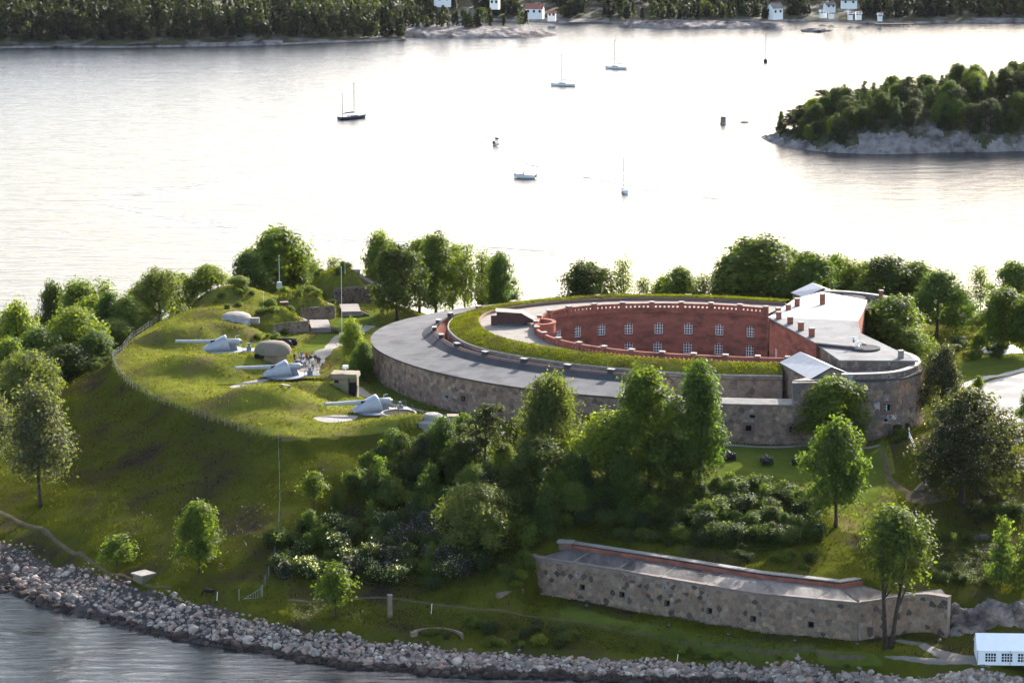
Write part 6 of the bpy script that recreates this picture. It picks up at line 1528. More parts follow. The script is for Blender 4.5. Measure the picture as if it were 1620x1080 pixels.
# more young trees filling the thicket and the flank wood
def wood(poly, n, kinds, hr, asp, label, group, mind=2.2):
    xs = [p[0] for p in poly]; ys = [p[1] for p in poly]; put = []; tr = 0
    while len(put) < n and tr < n * 40:
        tr += 1; px, py = rnd.uniform(min(xs), max(xs)), rnd.uniform(min(ys), max(ys))
        if not pin(px, py, poly): continue
        x, y, z = ray(px, py)
        if any((x - a) ** 2 + (y - b) ** 2 < mind ** 2 for a, b in put): continue
        put.append((x, y)); k = rnd.choice(kinds); h = rnd.uniform(*hr); p = rnd.choice(TP[k]); g = copy_tree(p.root); g.name = p.root.name.split('.')[0]
        g.location = (x, y, z - .1); w = h * rnd.uniform(*asp); g.scale = (w / p.w, w / p.w, h / p.h); g.rotation_euler[2] = rnd.uniform(0, 6.28); tag(g, label[k], 'tree', group)
KW = lambda s: {'maple': 'mid green leafy young tree ' + s, 'bright': 'yellow-green young tree ' + s, 'dark': 'dark bushy tree ' + s, 'cone': 'pointed young tree ' + s, 'small': 'small round-headed tree ' + s, 'willow': 'pale willow bush ' + s, 'conifer': 'dark conifer ' + s, 'sparse': 'thin see-through tree ' + s}
wood([(640, 720), (760, 720), (880, 770), (1000, 780), (1000, 820), (900, 840), (780, 850), (680, 830), (600, 800)], 30, ['maple', 'dark', 'dark', 'cone', 'conifer', 'bright', 'maple'], (4, 7.5), (.6, .9), KW('in the middle thicket'), 'young trees in the middle thicket')
wood([(900, 790), (1000, 770), (1080, 770), (1180, 785), (1270, 800), (1260, 840), (1100, 850), (950, 840)], 22, ['maple', 'dark', 'dark', 'cone', 'maple'], (2.6, 4.6), (.8, 1.1), KW('on the hillside above the shore battery'), 'young trees on the hillside above the battery', 3.0)
wood([(480, 850), (640, 840), (740, 860), (730, 915), (600, 915), (480, 905)], 9, ['maple', 'small', 'cone', 'dark'], (3, 5), (.6, .9), KW('among the flowering shrubs'), 'young trees among the flowering shrubs')
def flank(n):
    for k in range(n):
        x, y = rnd.uniform(-108, -70), rnd.uniform(562, 640)
        if x > -100 + (y - 562) * .45 + 10 or x > -74: continue
        z = gz(x, y)
        if z < 1.5: continue
        kd = rnd.choice(['maple', 'bright', 'bright', 'willow', 'dark']); h = rnd.uniform(6, 10) * (1 if z < 10 else .75); p = rnd.choice(TP[kd]); g = copy_tree(p.root); g.name = p.root.name.split('.')[0]
        g.location = (x, y, z - .1); w = h * rnd.uniform(.7, 1.0); g.scale = (w / p.w, w / p.w, h / p.h); g.rotation_euler[2] = rnd.uniform(0, 6.28); tag(g, KW('in the dense wood on the left flank')[kd], 'tree', 'trees in the dense flank wood')
flank(60)
# leafy ground cover between the shrubs
def cover(polys, n, seed):
    VV = []; TT = []
    for poly, share, tint in polys:
        P = [ray(*p)[:2] for p in poly]; xs = [p[0] for p in P]; ys = [p[1] for p in P]; r = np.random.RandomState(seed); k = int(n * share)
        X = r.uniform(min(xs), max(xs), k * 3); Y = r.uniform(min(ys), max(ys), k * 3); ok = inside(P, X, Y); X, Y = X[ok][:k], Y[ok][:k]; k = len(X)
        hump = np.clip(.5 + fbm(X, Y, 4.5, seed + 1) * .55, .05, 1.3); Z = gzv(X, Y) + hump * r.rand(k) ** .5 * 1.1
        Nn = np.stack([r.normal(0, .5, k), r.normal(0, .5, k), np.ones(k)], 1); Nn /= np.linalg.norm(Nn, axis=1)[:, None]
        v, t = leaf_cards(np.stack([X, Y, Z], 1), Nn, .20, tint, .35); VV.append(v); TT.append(t)
    quads_mesh('undergrowth', np.concatenate(VV), m_leaf, None, tint=np.concatenate(TT), kind='stuff', label='leafy undergrowth filling the ground between shrubs on the hillside')
cover([([(440, 840), (520, 820), (600, 730), (700, 700), (800, 720), (900, 770), (900, 850), (800, 900), (760, 930), (600, 930), (450, 915)], .46, (.050, .072, .014)), ([(890, 760), (1000, 750), (1130, 765), (1290, 790), (1300, 860), (1200, 875), (1000, 858), (890, 850)], .40, (.044, .064, .013)), ([(1420, 830), (1590, 850), (1600, 920), (1500, 930), (1420, 905)], .14, (.046, .064, .014)), ([(180, 640), (300, 660), (430, 700), (430, 860), (380, 920), (250, 900), (120, 850), (100, 700)], .05, (.028, .030, .012)), ([(460, 960), (900, 985), (1300, 1040), (1300, 1055), (900, 1025), (460, 985)], .10, (.05, .066, .013))], 90000, 31)
# ------------------------------------------------------------------ rough grass
def tufts(name, n, region, hgt, wid, mat, seed, zoff=0.0, hfun=None):
    r = np.random.RandomState(seed); X = r.uniform(region[0], region[1], n); Y = r.uniform(region[2], region[3], n)
    return X, Y, r
avoid = [inside]
def grass_stuff():
    r = np.random.RandomState(77); n = 330000
    X = r.uniform(-118, 108, n); Y = r.uniform(436, 640, n)
    # only what lies inside the view wedge
    Z = gzv(X, Y); S = FPX / (Y * _c - (Z - CAM_H) * _s); PX = 810 + X * S; PY = 540 - FPX * (Y * _s + (Z - CAM_H) * _c) / (Y * _c - (Z - CAM_H) * _s)
    ok = (PX > -40) & (PX < 1660) & (Z > 2.6) & (PY < 1100) & ~inside(_ring, X, Y) & ~inside([(x, y) for x, y in _batt], X, Y)
    no = np.zeros(n, bool)
    for o in sc.objects:
        if o.get('kind') == 'structure' and o.type == 'MESH' and o.name.split('.')[0] in ('shore_path', 'gravel_path', 'lawn', 'gun_apron', 'road', 'pavement', 'dirt_path', 'bare_earth'):
            me = o.data; co = np.empty(len(me.vertices) * 3, np.float32); me.vertices.foreach_get('co', co); co = co.reshape(-1, 3)
            x0, y0 = co[:, :2].min(0); x1, y1 = co[:, :2].max(0)
            cand = np.nonzero((X > x0) & (X < x1) & (Y > y0) & (Y < y1))[0]
            occ = set(map(tuple, np.floor(co[:, :2] / .9).astype(int))); lawn = 1 if o.name.startswith('lawn') else -1
            for i in cand:
                a_, b_ = int(math.floor(X[i] / .9)), int(math.floor(Y[i] / .9))
                if (a_, b_) in occ and (lawn < 0 or all((a_ + q, b_ + w_) in occ for q, w_ in ((1, 0), (-1, 0), (0, 1), (0, -1)))): no[i] = True
    ok &= ~no
    X, Y, Z = X[ok], Y[ok], Z[ok]; n = len(X)
    patchy = fbm(X, Y, 7, 5); keep = r.rand(n) < np.clip(.62 + .35 * patchy, .25, 1); X, Y, Z, patchy = X[keep], Y[keep], Z[keep], patchy[keep]; n = len(X)
    h = r.uniform(.16, .42, n) * (1 + .45 * patchy); w = r.uniform(.05, .13, n); a = r.uniform(0, 6.28, n); lx, ly = r.normal(0, .14, n), r.normal(0, .14, n)
    P = np.stack([np.stack([X - np.cos(a) * w, Y - np.sin(a) * w, Z - .05], 1), np.stack([X + np.cos(a) * w, Y + np.sin(a) * w, Z - .05], 1), np.stack([X + lx, Y + ly, Z + h], 1)], 1).reshape(-1, 3)
    pl = inside([tuple(p) for p in _cl], X, Y) | (X > 74) & (Y > 525); tn = np.where(pl[:, None], np.array([1.75, 1.7, 1.5]), np.array([1.0, .94, .9])) * r.uniform(.45, 1.35, n)[:, None]  # plateau blades tinted brighter than the slope's, sunlight put into their colour
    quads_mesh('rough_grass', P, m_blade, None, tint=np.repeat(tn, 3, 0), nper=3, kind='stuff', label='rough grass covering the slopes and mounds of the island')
grass_stuff()
# long grass on the keep's rampart
r_ = np.random.RandomState(8); n = 26000; gi = offset(GRS, -1.0); L_ = r_.randint(0, len(GRS) - 1, n); f = r_.rand(n); d = r_.uniform(.1, 5.5, n)
T_ = np.gradient(GRS, axis=0); T_ /= np.linalg.norm(T_, axis=1)[:, None]; NN_ = np.stack([T_[:, 1], -T_[:, 0]], 1)
B_0 = GRS[L_] * (1 - f)[:, None] + GRS[L_ + 1] * f[:, None] + NN_[L_] * d[:, None]; zz = np.interp(d, [.1, 1, 2.2, 3.6, 4.8, 5.5, 5.9], [26.4, 26.75, 27.12, 27.45, 27.55, 27.45, 27.1])
a = r_.uniform(0, 6.28, n); w = r_.uniform(.06, .14, n); h = r_.uniform(.1, .34, n) * (1 + .5 * (r_.rand(n) < .08))
P = np.stack([np.c_[B_0[:, 0] - np.cos(a) * w, B_0[:, 1] - np.sin(a) * w, zz - .1], np.c_[B_0[:, 0] + np.cos(a) * w, B_0[:, 1] + np.sin(a) * w, zz - .1], np.c_[B_0 + r_.normal(0, .15, (n, 2)), zz + h]], 1).reshape(-1, 3)
o = quads_mesh('bank_grass', P - np.array(wloc(keep_)), m_blade, keep_, tint=np.array([1.6, 1.6, 1.3]), nper=3, kind='stuff')
# ------------------------------------------------------------------ shore boulders
def rock_mesh(name, seed, sub, tint, flat=(1, .85, .7), amp=.28):
    bm = bmesh.new(); bmesh.ops.create_icosphere(bm, subdivisions=sub, radius=1); r = random.Random(seed); off = Vector((r.uniform(0, 50), r.uniform(0, 50), r.uniform(0, 50)))
    pl = [(Vector((r.gauss(0, 1), r.gauss(0, 1), r.gauss(0, 1))).normalized(), r.uniform(.55, .85)) for _ in range(9)]
    for v in bm.verts:
        p = v.co.copy(); p *= 1 + amp * mnoise.noise(p * 1.1 + off)
        for nn, dd in pl:
            e = p.dot(nn) - dd
            if e > 0: p -= nn * e * .85
        v.co = Vector((p.x * flat[0], p.y * flat[1], p.z * flat[2]))
    me = bpy.data.meshes.new(name); bm.to_mesh(me); bm.free()
    a = me.color_attributes.new('tint', 'FLOAT_COLOR', 'POINT'); a.data.foreach_set('color', [c for _ in me.vertices for c in (*tint, 1)])
    me.materials.append(m_boulder); return me
BT = [(.22, .20, .185), (.31, .285, .26), (.27, .225, .205), (.165, .152, .148), (.39, .365, .335), (.24, .215, .21), (.29, .215, .185)]
RM = [rock_mesh('boulder', k, 2, BT[k % len(BT)], (1, .8 + .03 * (k % 5), .62 + .06 * (k % 4))) for k in range(21)]
RMW = [rock_mesh('boulder', 40 + k, 2, ((.055, .045, .042), (.075, .062, .058), (.042, .036, .036))[k % 3]) for k in range(6)]
S0 = resample([at(*p, 0) for p in SHORE], .5)[0]; R0 = resample([at(p[0], p[1], p[2]) for p in ROCKTOP], .5)[0]
bl = []; rb = random.Random(99)
for k in range(8200):
    t = rb.random(); px = -60 + 1740 * t
    i = np.argmin(abs(810 + FPX * S0[:, 0] / (S0[:, 1] * _c + CAM_H * _s) - px)); s0 = S0[i]
    j = np.argmin(abs(810 + FPX * R0[:, 0] / (R0[:, 1] * _c + (CAM_H - 3) * _s) - px)); r0 = R0[j]
    v = rb.random() ** .85; v = v * 1.06 - .06
    top = .92 + .10 * math.sin(px * .05) + rb.gauss(0, .05)
    if v > top: continue
    x, y = s0 + (r0 - s0) * v + np.array([rb.gauss(0, .25), rb.gauss(0, .25)])
    rad = (.15 + .42 * rb.random() ** 1.7) * (1.4 - .6 * v) * (1.6 if rb.random() < .08 else 1)
    bl.append((rad, x, y, max(gz(x, y), -.3) + rad * .18, v))
bl.sort(reverse=True)
big = [b for b in bl if -1 < 810 + FPX * b[1] / (b[2] * _c + CAM_H * _s) < 1621][:290]; bs = set(id(b) for b in big)
for b in big:
    rad, x, y, z, v = b; wet = z < .75
    o = bpy.data.objects.new('boulder', rb.choice(RMW if wet else RM)); sc.collection.objects.link(o); o.location = (x, y, z); o.scale = (rad * rb.uniform(.9, 1.3), rad, rad); o.rotation_euler = (rb.uniform(-.4, .4), rb.uniform(-.4, .4), rb.uniform(0, 6.28))
    px_ = 810 + FPX * x / (y * _c + CAM_H * _s); near = next(t for lim, t in ((120, 'below the whitebeam tree'), (300, 'below the concrete well'), (460, 'below the steel gate'), (640, 'below the small bank tree'), (800, 'below the ruined culvert'), (1050, 'below the overgrown end of the battery'), (1400, 'below the battery embrasures'), (9999, 'below the white tent')) if px_ < lim)
    tag(o, ('dark wet boulder at the waterline ' if wet else ('pale ' if o.data.color_attributes['tint'].data[0].color[0] > .26 else 'grey ') + 'dry boulder on the stone bank ') + near, 'boulder', 'wet boulders at the waterline' if wet else 'dry boulders on the shore bank')
VV = []; TT = []; FF = []; base = 0
small = [(np.array([v.co for v in m.vertices]), np.array([p.vertices for p in m.polygons]), np.array(m.color_attributes['tint'].data[0].color[:3])) for m in [rock_mesh('pebble', 60 + k, 1, BT[k % len(BT)]) for k in range(14)] + [rock_mesh('pebble', 90 + k, 1, (.05, .042, .04)) for k in range(3)]]
for b in bl:
    if id(b) in bs: continue
    rad, x, y, z, v = b; wet = z < .6; co, pf, tt = small[14 + rb.randrange(3)] if wet else small[rb.randrange(14)]
    a = rb.uniform(0, 6.28); c, s_ = math.cos(a), math.sin(a); q = co * (rad * rb.uniform(.85, 1.25), rad, rad); q = np.c_[q[:, 0] * c - q[:, 1] * s_ + x, q[:, 0] * s_ + q[:, 1] * c + y, q[:, 2] + z]
    VV.append(q); FF.append(pf + base); TT.append(np.tile(tt * rb.uniform(.8, 1.2), (len(q), 1))); base += len(q)
for me_ in [m for m in bpy.data.meshes if m.name.startswith('pebble')]: bpy.data.meshes.remove(me_)
mesh('shore_stones', np.concatenate(VV), np.concatenate(FF).tolist(), m_boulder, tint=np.concatenate(TT), kind='stuff', label='loose grey and pinkish stones heaped along the shore')
# dark gravel bed under the stones
n_ = 240; Sx = np.linspace(-70, 1700, n_); SP = 810 + FPX * S0[:, 0] / (S0[:, 1] * _c + CAM_H * _s); RP = 810 + FPX * R0[:, 0] / (R0[:, 1] * _c + (CAM_H - 3) * _s)
sa = np.stack([np.interp(Sx, SP, S0[:, k]) for k in (0, 1)], 1); ra = np.stack([np.interp(Sx, RP, R0[:, k]) for k in (0, 1)], 1); rows = []
for t in np.linspace(-.15, .93, 12):
    q = sa + (ra - sa) * (t + (.06 * np.sin(Sx * .06) + .04 * np.sin(Sx * .19) if t > .9 else 0)).reshape(-1, 1) if t > .9 else sa + (ra - sa) * t; rows.append(np.c_[q, gzv(q[:, 0], q[:, 1]) + (.07 if t < .9 else -.02)])
m_bed = M('shore_gravel', (.035, .030, .028), (.07, .06, .055), scale=.9, rough=.95, spec=.15, bump=.1)
V = np.concatenate(rows); mesh('shore_bed', V, [(j * n_ + i, j * n_ + i + 1, (j + 1) * n_ + i + 1, (j + 1) * n_ + i) for j in range(11) for i in range(n_ - 1)], m_bed, smooth=True, kind='structure')
# rock face above the tent
def outcrop(px, py, sx, sy, sz, seed, label, sink=.4, rz=0):
    x, y, z = ray(px, py); bm = bmesh.new(); bmesh.ops.create_icosphere(bm, subdivisions=5, radius=1); r = random.Random(seed); off = Vector((r.uniform(0, 50), r.uniform(0, 50), 3))
    for v in bm.verts:
        p = v.co.copy(); q = Vector((p.x * sx, p.y * sy, p.z * sz)) * .45 + off
        d = .34 * mnoise.noise(q * .6) - .22 * abs(mnoise.noise(q * 1.5)) + .14 * mnoise.noise(Vector((q.x * 2.5, q.y * 2.5, q.z * 6))) + .06 * mnoise.noise(q * 7)
        v.co = Vector((p.x * sx, p.y * sy, p.z * sz)) * (1 + d)
    me = bpy.data.meshes.new('rock_outcrop'); bm.to_mesh(me); bm.free(); o = link('rock_outcrop', me, None, m_rock); o.location = (x, y, z - sz * sink); o.rotation_euler[2] = rz
    return tag(o, label, 'rock')
outcrop(1532, 985, 3.4, 2.6, 3.4, 1, 'dark angular rock face at the end of the shore battery')
outcrop(1503, 972, 2.2, 1.8, 3.6, 7, 'dark cracked rock joining the battery wall')
outcrop(1580, 975, 4.6, 3.0, 4.2, 2, 'grey bare rock bluff behind the white tent')
outcrop(1640, 978, 4.8, 3.0, 4.6, 3, 'grey rock bluff beyond the white tent ridge')
outcrop(1510, 998, 1.6, 1.4, 1.3, 4, 'low reddish rock beside the gravel path')
outcrop(1556, 850, 1.5, 1.0, .8, 5, 'small grey rock showing through the slope grass')
outcrop(1562, 872, 1.3, 1.0, .9, 6, 'small dark rock beside the light green trees')
# ------------------------------------------------------------------ wooded islet
def land(name, X, Y, Z, mat, kind='structure', **kw):
    ny_, nx_ = X.shape; V = np.stack([X.ravel(), Y.ravel(), Z.ravel()], 1); idx = np.arange(nx_ * ny_).reshape(ny_, nx_)
    Fq = np.stack([idx[:-1, :-1].ravel(), idx[:-1, 1:].ravel(), idx[1:, 1:].ravel(), idx[1:, :-1].ravel()], 1)
    Fq = Fq[V[Fq, 2].max(1) > -1.2]
    return mesh(name, V, Fq.tolist(), mat, kind=kind, **kw)
m_rock2 = M('pale_shore_rock', (.135, .118, .11), (.245, .222, .208), scale=.3, detail=9, rough=.95, spec=.04, bump=.5, bscale=.5, c3=(.06, .048, .046), scale3=.16)
m_heath = M('wood_floor', (.035, .038, .018), (.06, .058, .03), scale=.15, rough=.95, spec=.1, c3=(.16, .145, .13), scale3=.1)
ix, iy = np.meshgrid(np.arange(78, 262, .9), np.arange(998, 1112, .9))
front = [at(*p, 0) for p in [(1203, 217), (1222, 227), (1250, 234), (1300, 240), (1350, 243), (1400, 244), (1450, 243), (1500, 241), (1560, 241), (1620, 239)]] + [(200, 1018), (235, 1030), (250, 1055)]
back = [(235, 1090), (190, 1100), (150, 1090), (120, 1075), (100, 1065), (88, 1058)]
isl = crom(front + back, 8, True)
def dist_in(poly, X, Y):
    d = np.full(X.shape, 1e9)
    for k in range(len(poly)):
        a = poly[k - 1]; b = poly[k]; e = b - a; L2 = (e ** 2).sum() + 1e-9
        t = np.clip(((X - a[0]) * e[0] + (Y - a[1]) * e[1]) / L2, 0, 1); d = np.minimum(d, np.hypot(X - a[0] - t * e[0], Y - a[1] - t * e[1]))
    return np.where(inside([tuple(p) for p in poly], X, Y), d, -d)
di = dist_in(isl, ix, iy); rise = np.interp(ix, [83, 100, 115, 130, 150, 170, 200, 260], [.25, .55, .75, .95, 1.05, 1.1, 1.1, .8])
IZ = np.where(di > 0, (2.2 * (1 - np.exp(-di / 1.2)) + 12.8 * (1 - np.exp(-di / 17.0))) * rise, di * .8) + fbm(ix, iy, 16, 9) * .9 * np.clip(di / 3, 0, 1) + fbm(ix, iy, 5, 19) * .5 * np.clip(di / 2, 0, 1) - np.abs(fbm(ix, iy, 9, 29)) * 1.6 * np.clip(di / 3, 0, 1) * (di < 14) + fbm(ix, iy, 2.6, 39) * .3 * np.clip(di / 1.5, 0, 1)
il = land('islet_ground', ix, iy, IZ, m_rock2); il.data.materials.append(m_heath)
for p in il.data.polygons:
    c = p.center; j = int((c.y - 998) / .9); i = int((c.x - 78) / .9)
    p.material_index = 1 if di[j, i] > (2.6 + 2.0 * math.sin(c.x * .23) + 1.5 * math.sin(c.x * .61) + (5 if 112 < c.x < 140 else 0)) else 0
def iz(x, y): i = int(np.clip((x - 78) / .9, 0, ix.shape[1] - 1)); j = int(np.clip((y - 998) / .9, 0, ix.shape[0] - 1)); return IZ[j, i], di[j, i]
def wood_tree(kind, x, y, z, h, w, label, group, v=None, cat='tree'):
    ps = TP[kind]; p = ps[rnd.randrange(len(ps)) if v is None else v]; g = copy_tree(p.root); g.name = p.root.name.split('.')[0]; g.location = (x, y, z - .3); g.scale = (w / p.w, w / p.w, h / p.h); g.rotation_euler[2] = rnd.uniform(0, 6.28); return tag(g, label, cat, group)
IL = {'dark': 'dark broad tree on the wooded islet', 'maple': 'green leafy tree on the wooded islet', 'bright': 'bright yellow-green tree on the wooded islet', 'pine': 'dark pine on the wooded islet', 'conifer': 'dark pointed conifer on the wooded islet'}
put = []; tr = 0
while len(put) < 270 and tr < 9000:
    tr += 1; x, y = rnd.uniform(82, 205), rnd.uniform(1005, 1085); z, d = iz(x, y)
    if d < 3.5 or (x > 112 and x < 140 and d < 9 and rnd.random() < .8): continue
    if any((x - a) ** 2 + (y - b) ** 2 < 2.6 ** 2 for a, b in put): continue
    put.append((x, y)); k = rnd.choices(['dark', 'maple', 'bright', 'pine', 'conifer'], [2.6, 1.6, .8, 5, 4.5])[0]
    h = rnd.uniform(4.5, 11.5) * (.75 if x < 100 else 1); wood_tree(k, x, y, z, h, h * {'dark': .85, 'maple': .8, 'bright': .7, 'pine': .65, 'conifer': .55}[k], (('tall ' if h > 9 else 'short ' if h < 6.5 else 'mid-sized ') + IL[k].replace('the wooded islet', 'the bare tip of the islet' if x < 100 else 'the islet crest' if z > 12 else 'the lower islet slope')), 'trees on the islet')
for k in range(34):
    x, y = rnd.uniform(86, 200), rnd.uniform(1004, 1050); z, d = iz(x, y)
    if 1.8 < d < 7:
        o = put_bush('dark' if k % 3 else 'green', x, y, rnd.uniform(1.6, 3.4), rnd.uniform(1.2, 2.6), 'low dark shrub on the islet rocks', 'shrubs on the islet rocks'); o.location.z = z - .2
# skerries beside the beacon
def skerry(px, py, w, d, h, seed, label):
    x, y = at(px, py, 0); bm = bmesh.new(); bmesh.ops.create_icosphere(bm, subdivisions=4, radius=1); off = Vector((seed * 3.1, 0, 0))
    for v in bm.verts: p = v.co; v.co = Vector((p.x * w, p.y * d, p.z * h)) * (1 + .3 * mnoise.noise(p * 1.6 + off) + .1 * mnoise.noise(p * 5 + off))
    me = bpy.data.meshes.new('skerry'); bm.to_mesh(me); bm.free(); o = link('skerry', me, None, m_rock2); o.location = (x, y, 0); return tag(o, label, 'rock')
skerry(1178, 194, 1.6, 1.5, .5, 1, 'tiny low rock awash beside the harbour beacon'); skerry(1288, 50, 6.0, 5, 1.4, 2, 'flat bare skerry off the far shore'); skerry(1305, 49, 3.5, 4, .9, 3, 'smaller skerry next to the flat one off the far shore')
# ------------------------------------------------------------------ far shores
def coast(name, wl, depth, prof, seed):
    C = resample(crom([at(*p, 0) for p in wl]), 4.0)[0]; rows = []; r = np.random.RandomState(seed)
    for d, z in prof:
        jit = smooth(r.normal(0, 1, (len(C), 1)), 2)[:, 0] * (1.6 if d > 0 else .6)
        rows.append(np.c_[C[:, 0], C[:, 1] + d + jit, np.full(len(C), z) + (fbm(C[:, 0], C[:, 1] + d, 40, seed) * z * .28 if z > 1 else 0)])
    if seed == 1:
        for q in rows: q[:, 2] = np.where(q[:, 2] > 1, q[:, 2] * np.clip((C[-1, 0] - C[:, 0]) / 55, .12, 1), q[:, 2])
    n = len(C); V = np.concatenate(rows); Fq = [(j * n + i, j * n + i + 1, (j + 1) * n + i + 1, (j + 1) * n + i) for j in range(len(rows) - 1) for i in range(n - 1)]
    o = mesh(name, V, Fq, m_rock2, kind='structure'); o.data.materials.append(m_heath)
    for k, p in enumerate(o.data.polygons): p.material_index = 1 if k // (n - 1) >= (3 if math.sin((k % (n - 1)) * .37) + math.sin((k % (n - 1)) * .11) > .9 else 2) else 0
    return C, rows, o
PROF = [(-6, -2), (0, -.2), (1.5, .7), (4, 1.6), (12, 3.6), (22, 5), (40, 8), (70, 12), (110, 16), (170, 20), (260, 22)]
cL = coast('far_shore', [(-700, 84), (-300, 82), (-100, 80), (0, 77), (100, 75.5), (200, 76), (300, 74), (400, 72.5), (500, 69), (590, 65.5), (640, 64)], 0, PROF, 1)
cR = coast('far_shore', [(640, 30), (760, 33), (850, 36), (900, 38), (960, 37.5), (1080, 36), (1200, 34), (1300, 35), (1400, 38), (1500, 37), (1620, 36), (1900, 38), (2300, 40)], 0, [(-6, -2), (0, -.2), (2, .9), (6, 1.8), (14, 3), (30, 5), (60, 8), (110, 13), (180, 18), (300, 22)], 2)
# low point with pines and the wooded spit
def spit(name, px0, px1, py, dep, h, seed):
    (x0, y0), (x1, y1) = at(px0, py, 0), at(px1, py, 0); X, Y = np.meshgrid(np.linspace(x0 - 4, x1 + 4, 90), np.linspace(y0 - 6, y0 + dep + 6, 40))
    pl = crom([(x0, y0 + dep * .5), (x0 + (x1 - x0) * .2, y0 + 1), ((x0 + x1) / 2, y0), (x0 + (x1 - x0) * .8, y0 + 2), (x1, y0 + dep * .4), (x0 + (x1 - x0) * .7, y0 + dep * .7), (x0 + (x1 - x0) * .3, y0 + dep)], 8, True)
    d = dist_in(pl, X, Y); Z = np.where(d > 0, h * (1 - np.exp(-d / 5)), d) + fbm(X, Y, 10, seed) * .5 * np.clip(d / 2, 0, 1); land(name, X, Y, Z, m_rock2); return lambda x: h
spit('rocky_point', 600, 884, 61, 45, 3.2, 4); spit('rocky_point', 978, 1245, 46, 26, 3.0, 5)
# mass of the far wood: many small trees in one object
def far_wood():
    r = np.random.RandomState(12); VV = []; TT = []; cols = [(.013, .019, .014), (.016, .022, .017), (.021, .030, .016), (.016, .018, .018), (.032, .044, .02)]
    spots = []
    for C, rows, _ in (cL, cR):
        xs = C[:, 0]; x0, x1 = xs.min(), xs.max(); n = int((x1 - x0) * (3.6 if C is cL[0] else 4.6))
        for k in range(n):
            x = r.uniform(x0, x1); d = 7 + 80 * r.rand() ** 1.5; y = np.interp(x, xs, C[:, 1]) + d; z = np.interp(d, [p for p, _ in PROF], [q for _, q in PROF]) * (np.clip((C[-1, 0] - x) / 55, .12, 1) if C is cL[0] else .8)
            X = 810 + FPX * x / (y * _c + (CAM_H - z) * _s)
            if X < -120 or X > 1740: continue
            if C is cR[0] and (r.rand() < .08 or any(abs(X - hx) < hw and d < 34 for hx, hw in ((738, 16), (845, 24), (872, 12), (1225, 22), (1320, 40), (1010, 20), (940, 16), (1340, 26), (700, 12)))): continue
            spots.append((x, y, z, r.uniform(7, 14) * (.75 if C is cR[0] else 1) * (.6 if d < 12 else 1)))
    for (a, b, py, dep, n) in ((610, 775, 58, 26, 26), (990, 1225, 44, 14, 46), (560, 700, 58, 40, 30)):
        for k in range(n):
            px = r.uniform(a, b); x, y = at(px, py, 0); spots.append((x, y + 8 + dep * r.rand(), 2.6, r.uniform(4.5, 8.5)))
    for px, h in ((776, 5), (797, 5), (824, 6.5), (832, 7)): x, y = at(px, 57, 0); spots.append((x, y + 12, 3.0, h))
    for (x, y, z, h) in spots:
        n = 95; con = r.rand() < .55; c = np.array(cols[r.randint(4)] if r.rand() < .8 else cols[4]); w = h * (.22 if con else .34)
        t = r.rand(n) ** .8; a = r.uniform(0, 6.283, n); rad = w * ((1 - t * .9) if con else np.sin(np.pi * (.12 + .8 * t)) ** .6) * (.7 + .35 * r.rand(n))
        P = np.stack([x + rad * np.cos(a), y + rad * np.sin(a), z + h * (.12 + .88 * t)], 1); Nn = np.stack([np.cos(a), np.sin(a), np.full(n, .5)], 1) + r.normal(0, .35, (n, 3)); Nn /= np.linalg.norm(Nn, axis=1)[:, None]
        v, tt = leaf_cards(P, Nn, .95, c, .35); VV.append(v); TT.append(tt)
    quads_mesh('far_wood', np.concatenate(VV), m_leaf, None, tint=np.concatenate(TT), kind='stuff', label='dark mixed woodland covering the far shore of the fjord')
far_wood()
# houses on the far shore
def house(px, py, z, w, d, h, rh, roofm, label, rz=0.0, Yoff=0, name='house'):
    x, y = at(px, py, z); g = empty(name, (x, y, z), label, 'house', rz=rz)
    mb = MB(); mb.add([(-w / 2, -d / 2, -2), (w / 2, -d / 2, -2), (w / 2, d / 2, -2), (-w / 2, d / 2, -2), (-w / 2, -d / 2, h), (w / 2, -d / 2, h), (w / 2, d / 2, h), (-w / 2, d / 2, h), (-w / 2, 0, h + rh), (w / 2, 0, h + rh)],
           [(0, 1, 5, 4), (1, 2, 6, 9, 5), (2, 3, 7, 6), (3, 0, 4, 8, 7)]); mb.build('wall', m_white, g)
    for s_ in (-1, 1):
        V = [(-w / 2 - .3, s_ * (d / 2 + .35), h - .2), (w / 2 + .3, s_ * (d / 2 + .35), h - .2), (w / 2 + .3, 0, h + rh + .05), (-w / 2 - .3, 0, h + rh + .05)]; V += [(a, b, c + .18) for a, b, c in V]
        Fc = [(3, 2, 1, 0), (4, 5, 6, 7), (0, 1, 5, 4), (1, 2, 6, 5), (2, 3, 7, 6), (3, 0, 4, 7)]; mesh('roof', V, Fc if s_ < 0 else [f[::-1] for f in Fc], roofm, g)
    n = max(2, int(w / 2.6))
    for k in range(n):
        xx = -w / 2 + w * (k + .5) / n
        o = MB().box(xx - .5, xx + .5, -d / 2 - .06, -d / 2 + .02, h * .35, h * .35 + 1.2).build('window', m_glass, g)
        MB().box(xx - .6, xx + .6, -d / 2 - .08, -d / 2 - .03, h * .35 - .12, h * .35).build('sill', m_white, o)
    MB().box(w * .2, w * .2 + .6, -.3, .3, h + rh - .6, h + rh + .8).build('chimney', m_brick, g)
m_slate = M('dark_slate', (.10, .095, .095), (.14, .13, .13), scale=.5, rough=.8, spec=.2)
house(740, 35, 3.4, 6.2, 5.5, 3.6, 1.9, m_slate, 'white house with grey-brown roof on the rocky point', .25)
house(726, 40, 2.8, 2.2, 3, 3.0, .8, m_slate, 'narrow white shed beside the house on the rocky point', .1)
house(846, 23, 6, 8.0, 5.5, 2.8, 1.9, m_roofred, 'long white house with red tiled roof above the far bay', -.15)
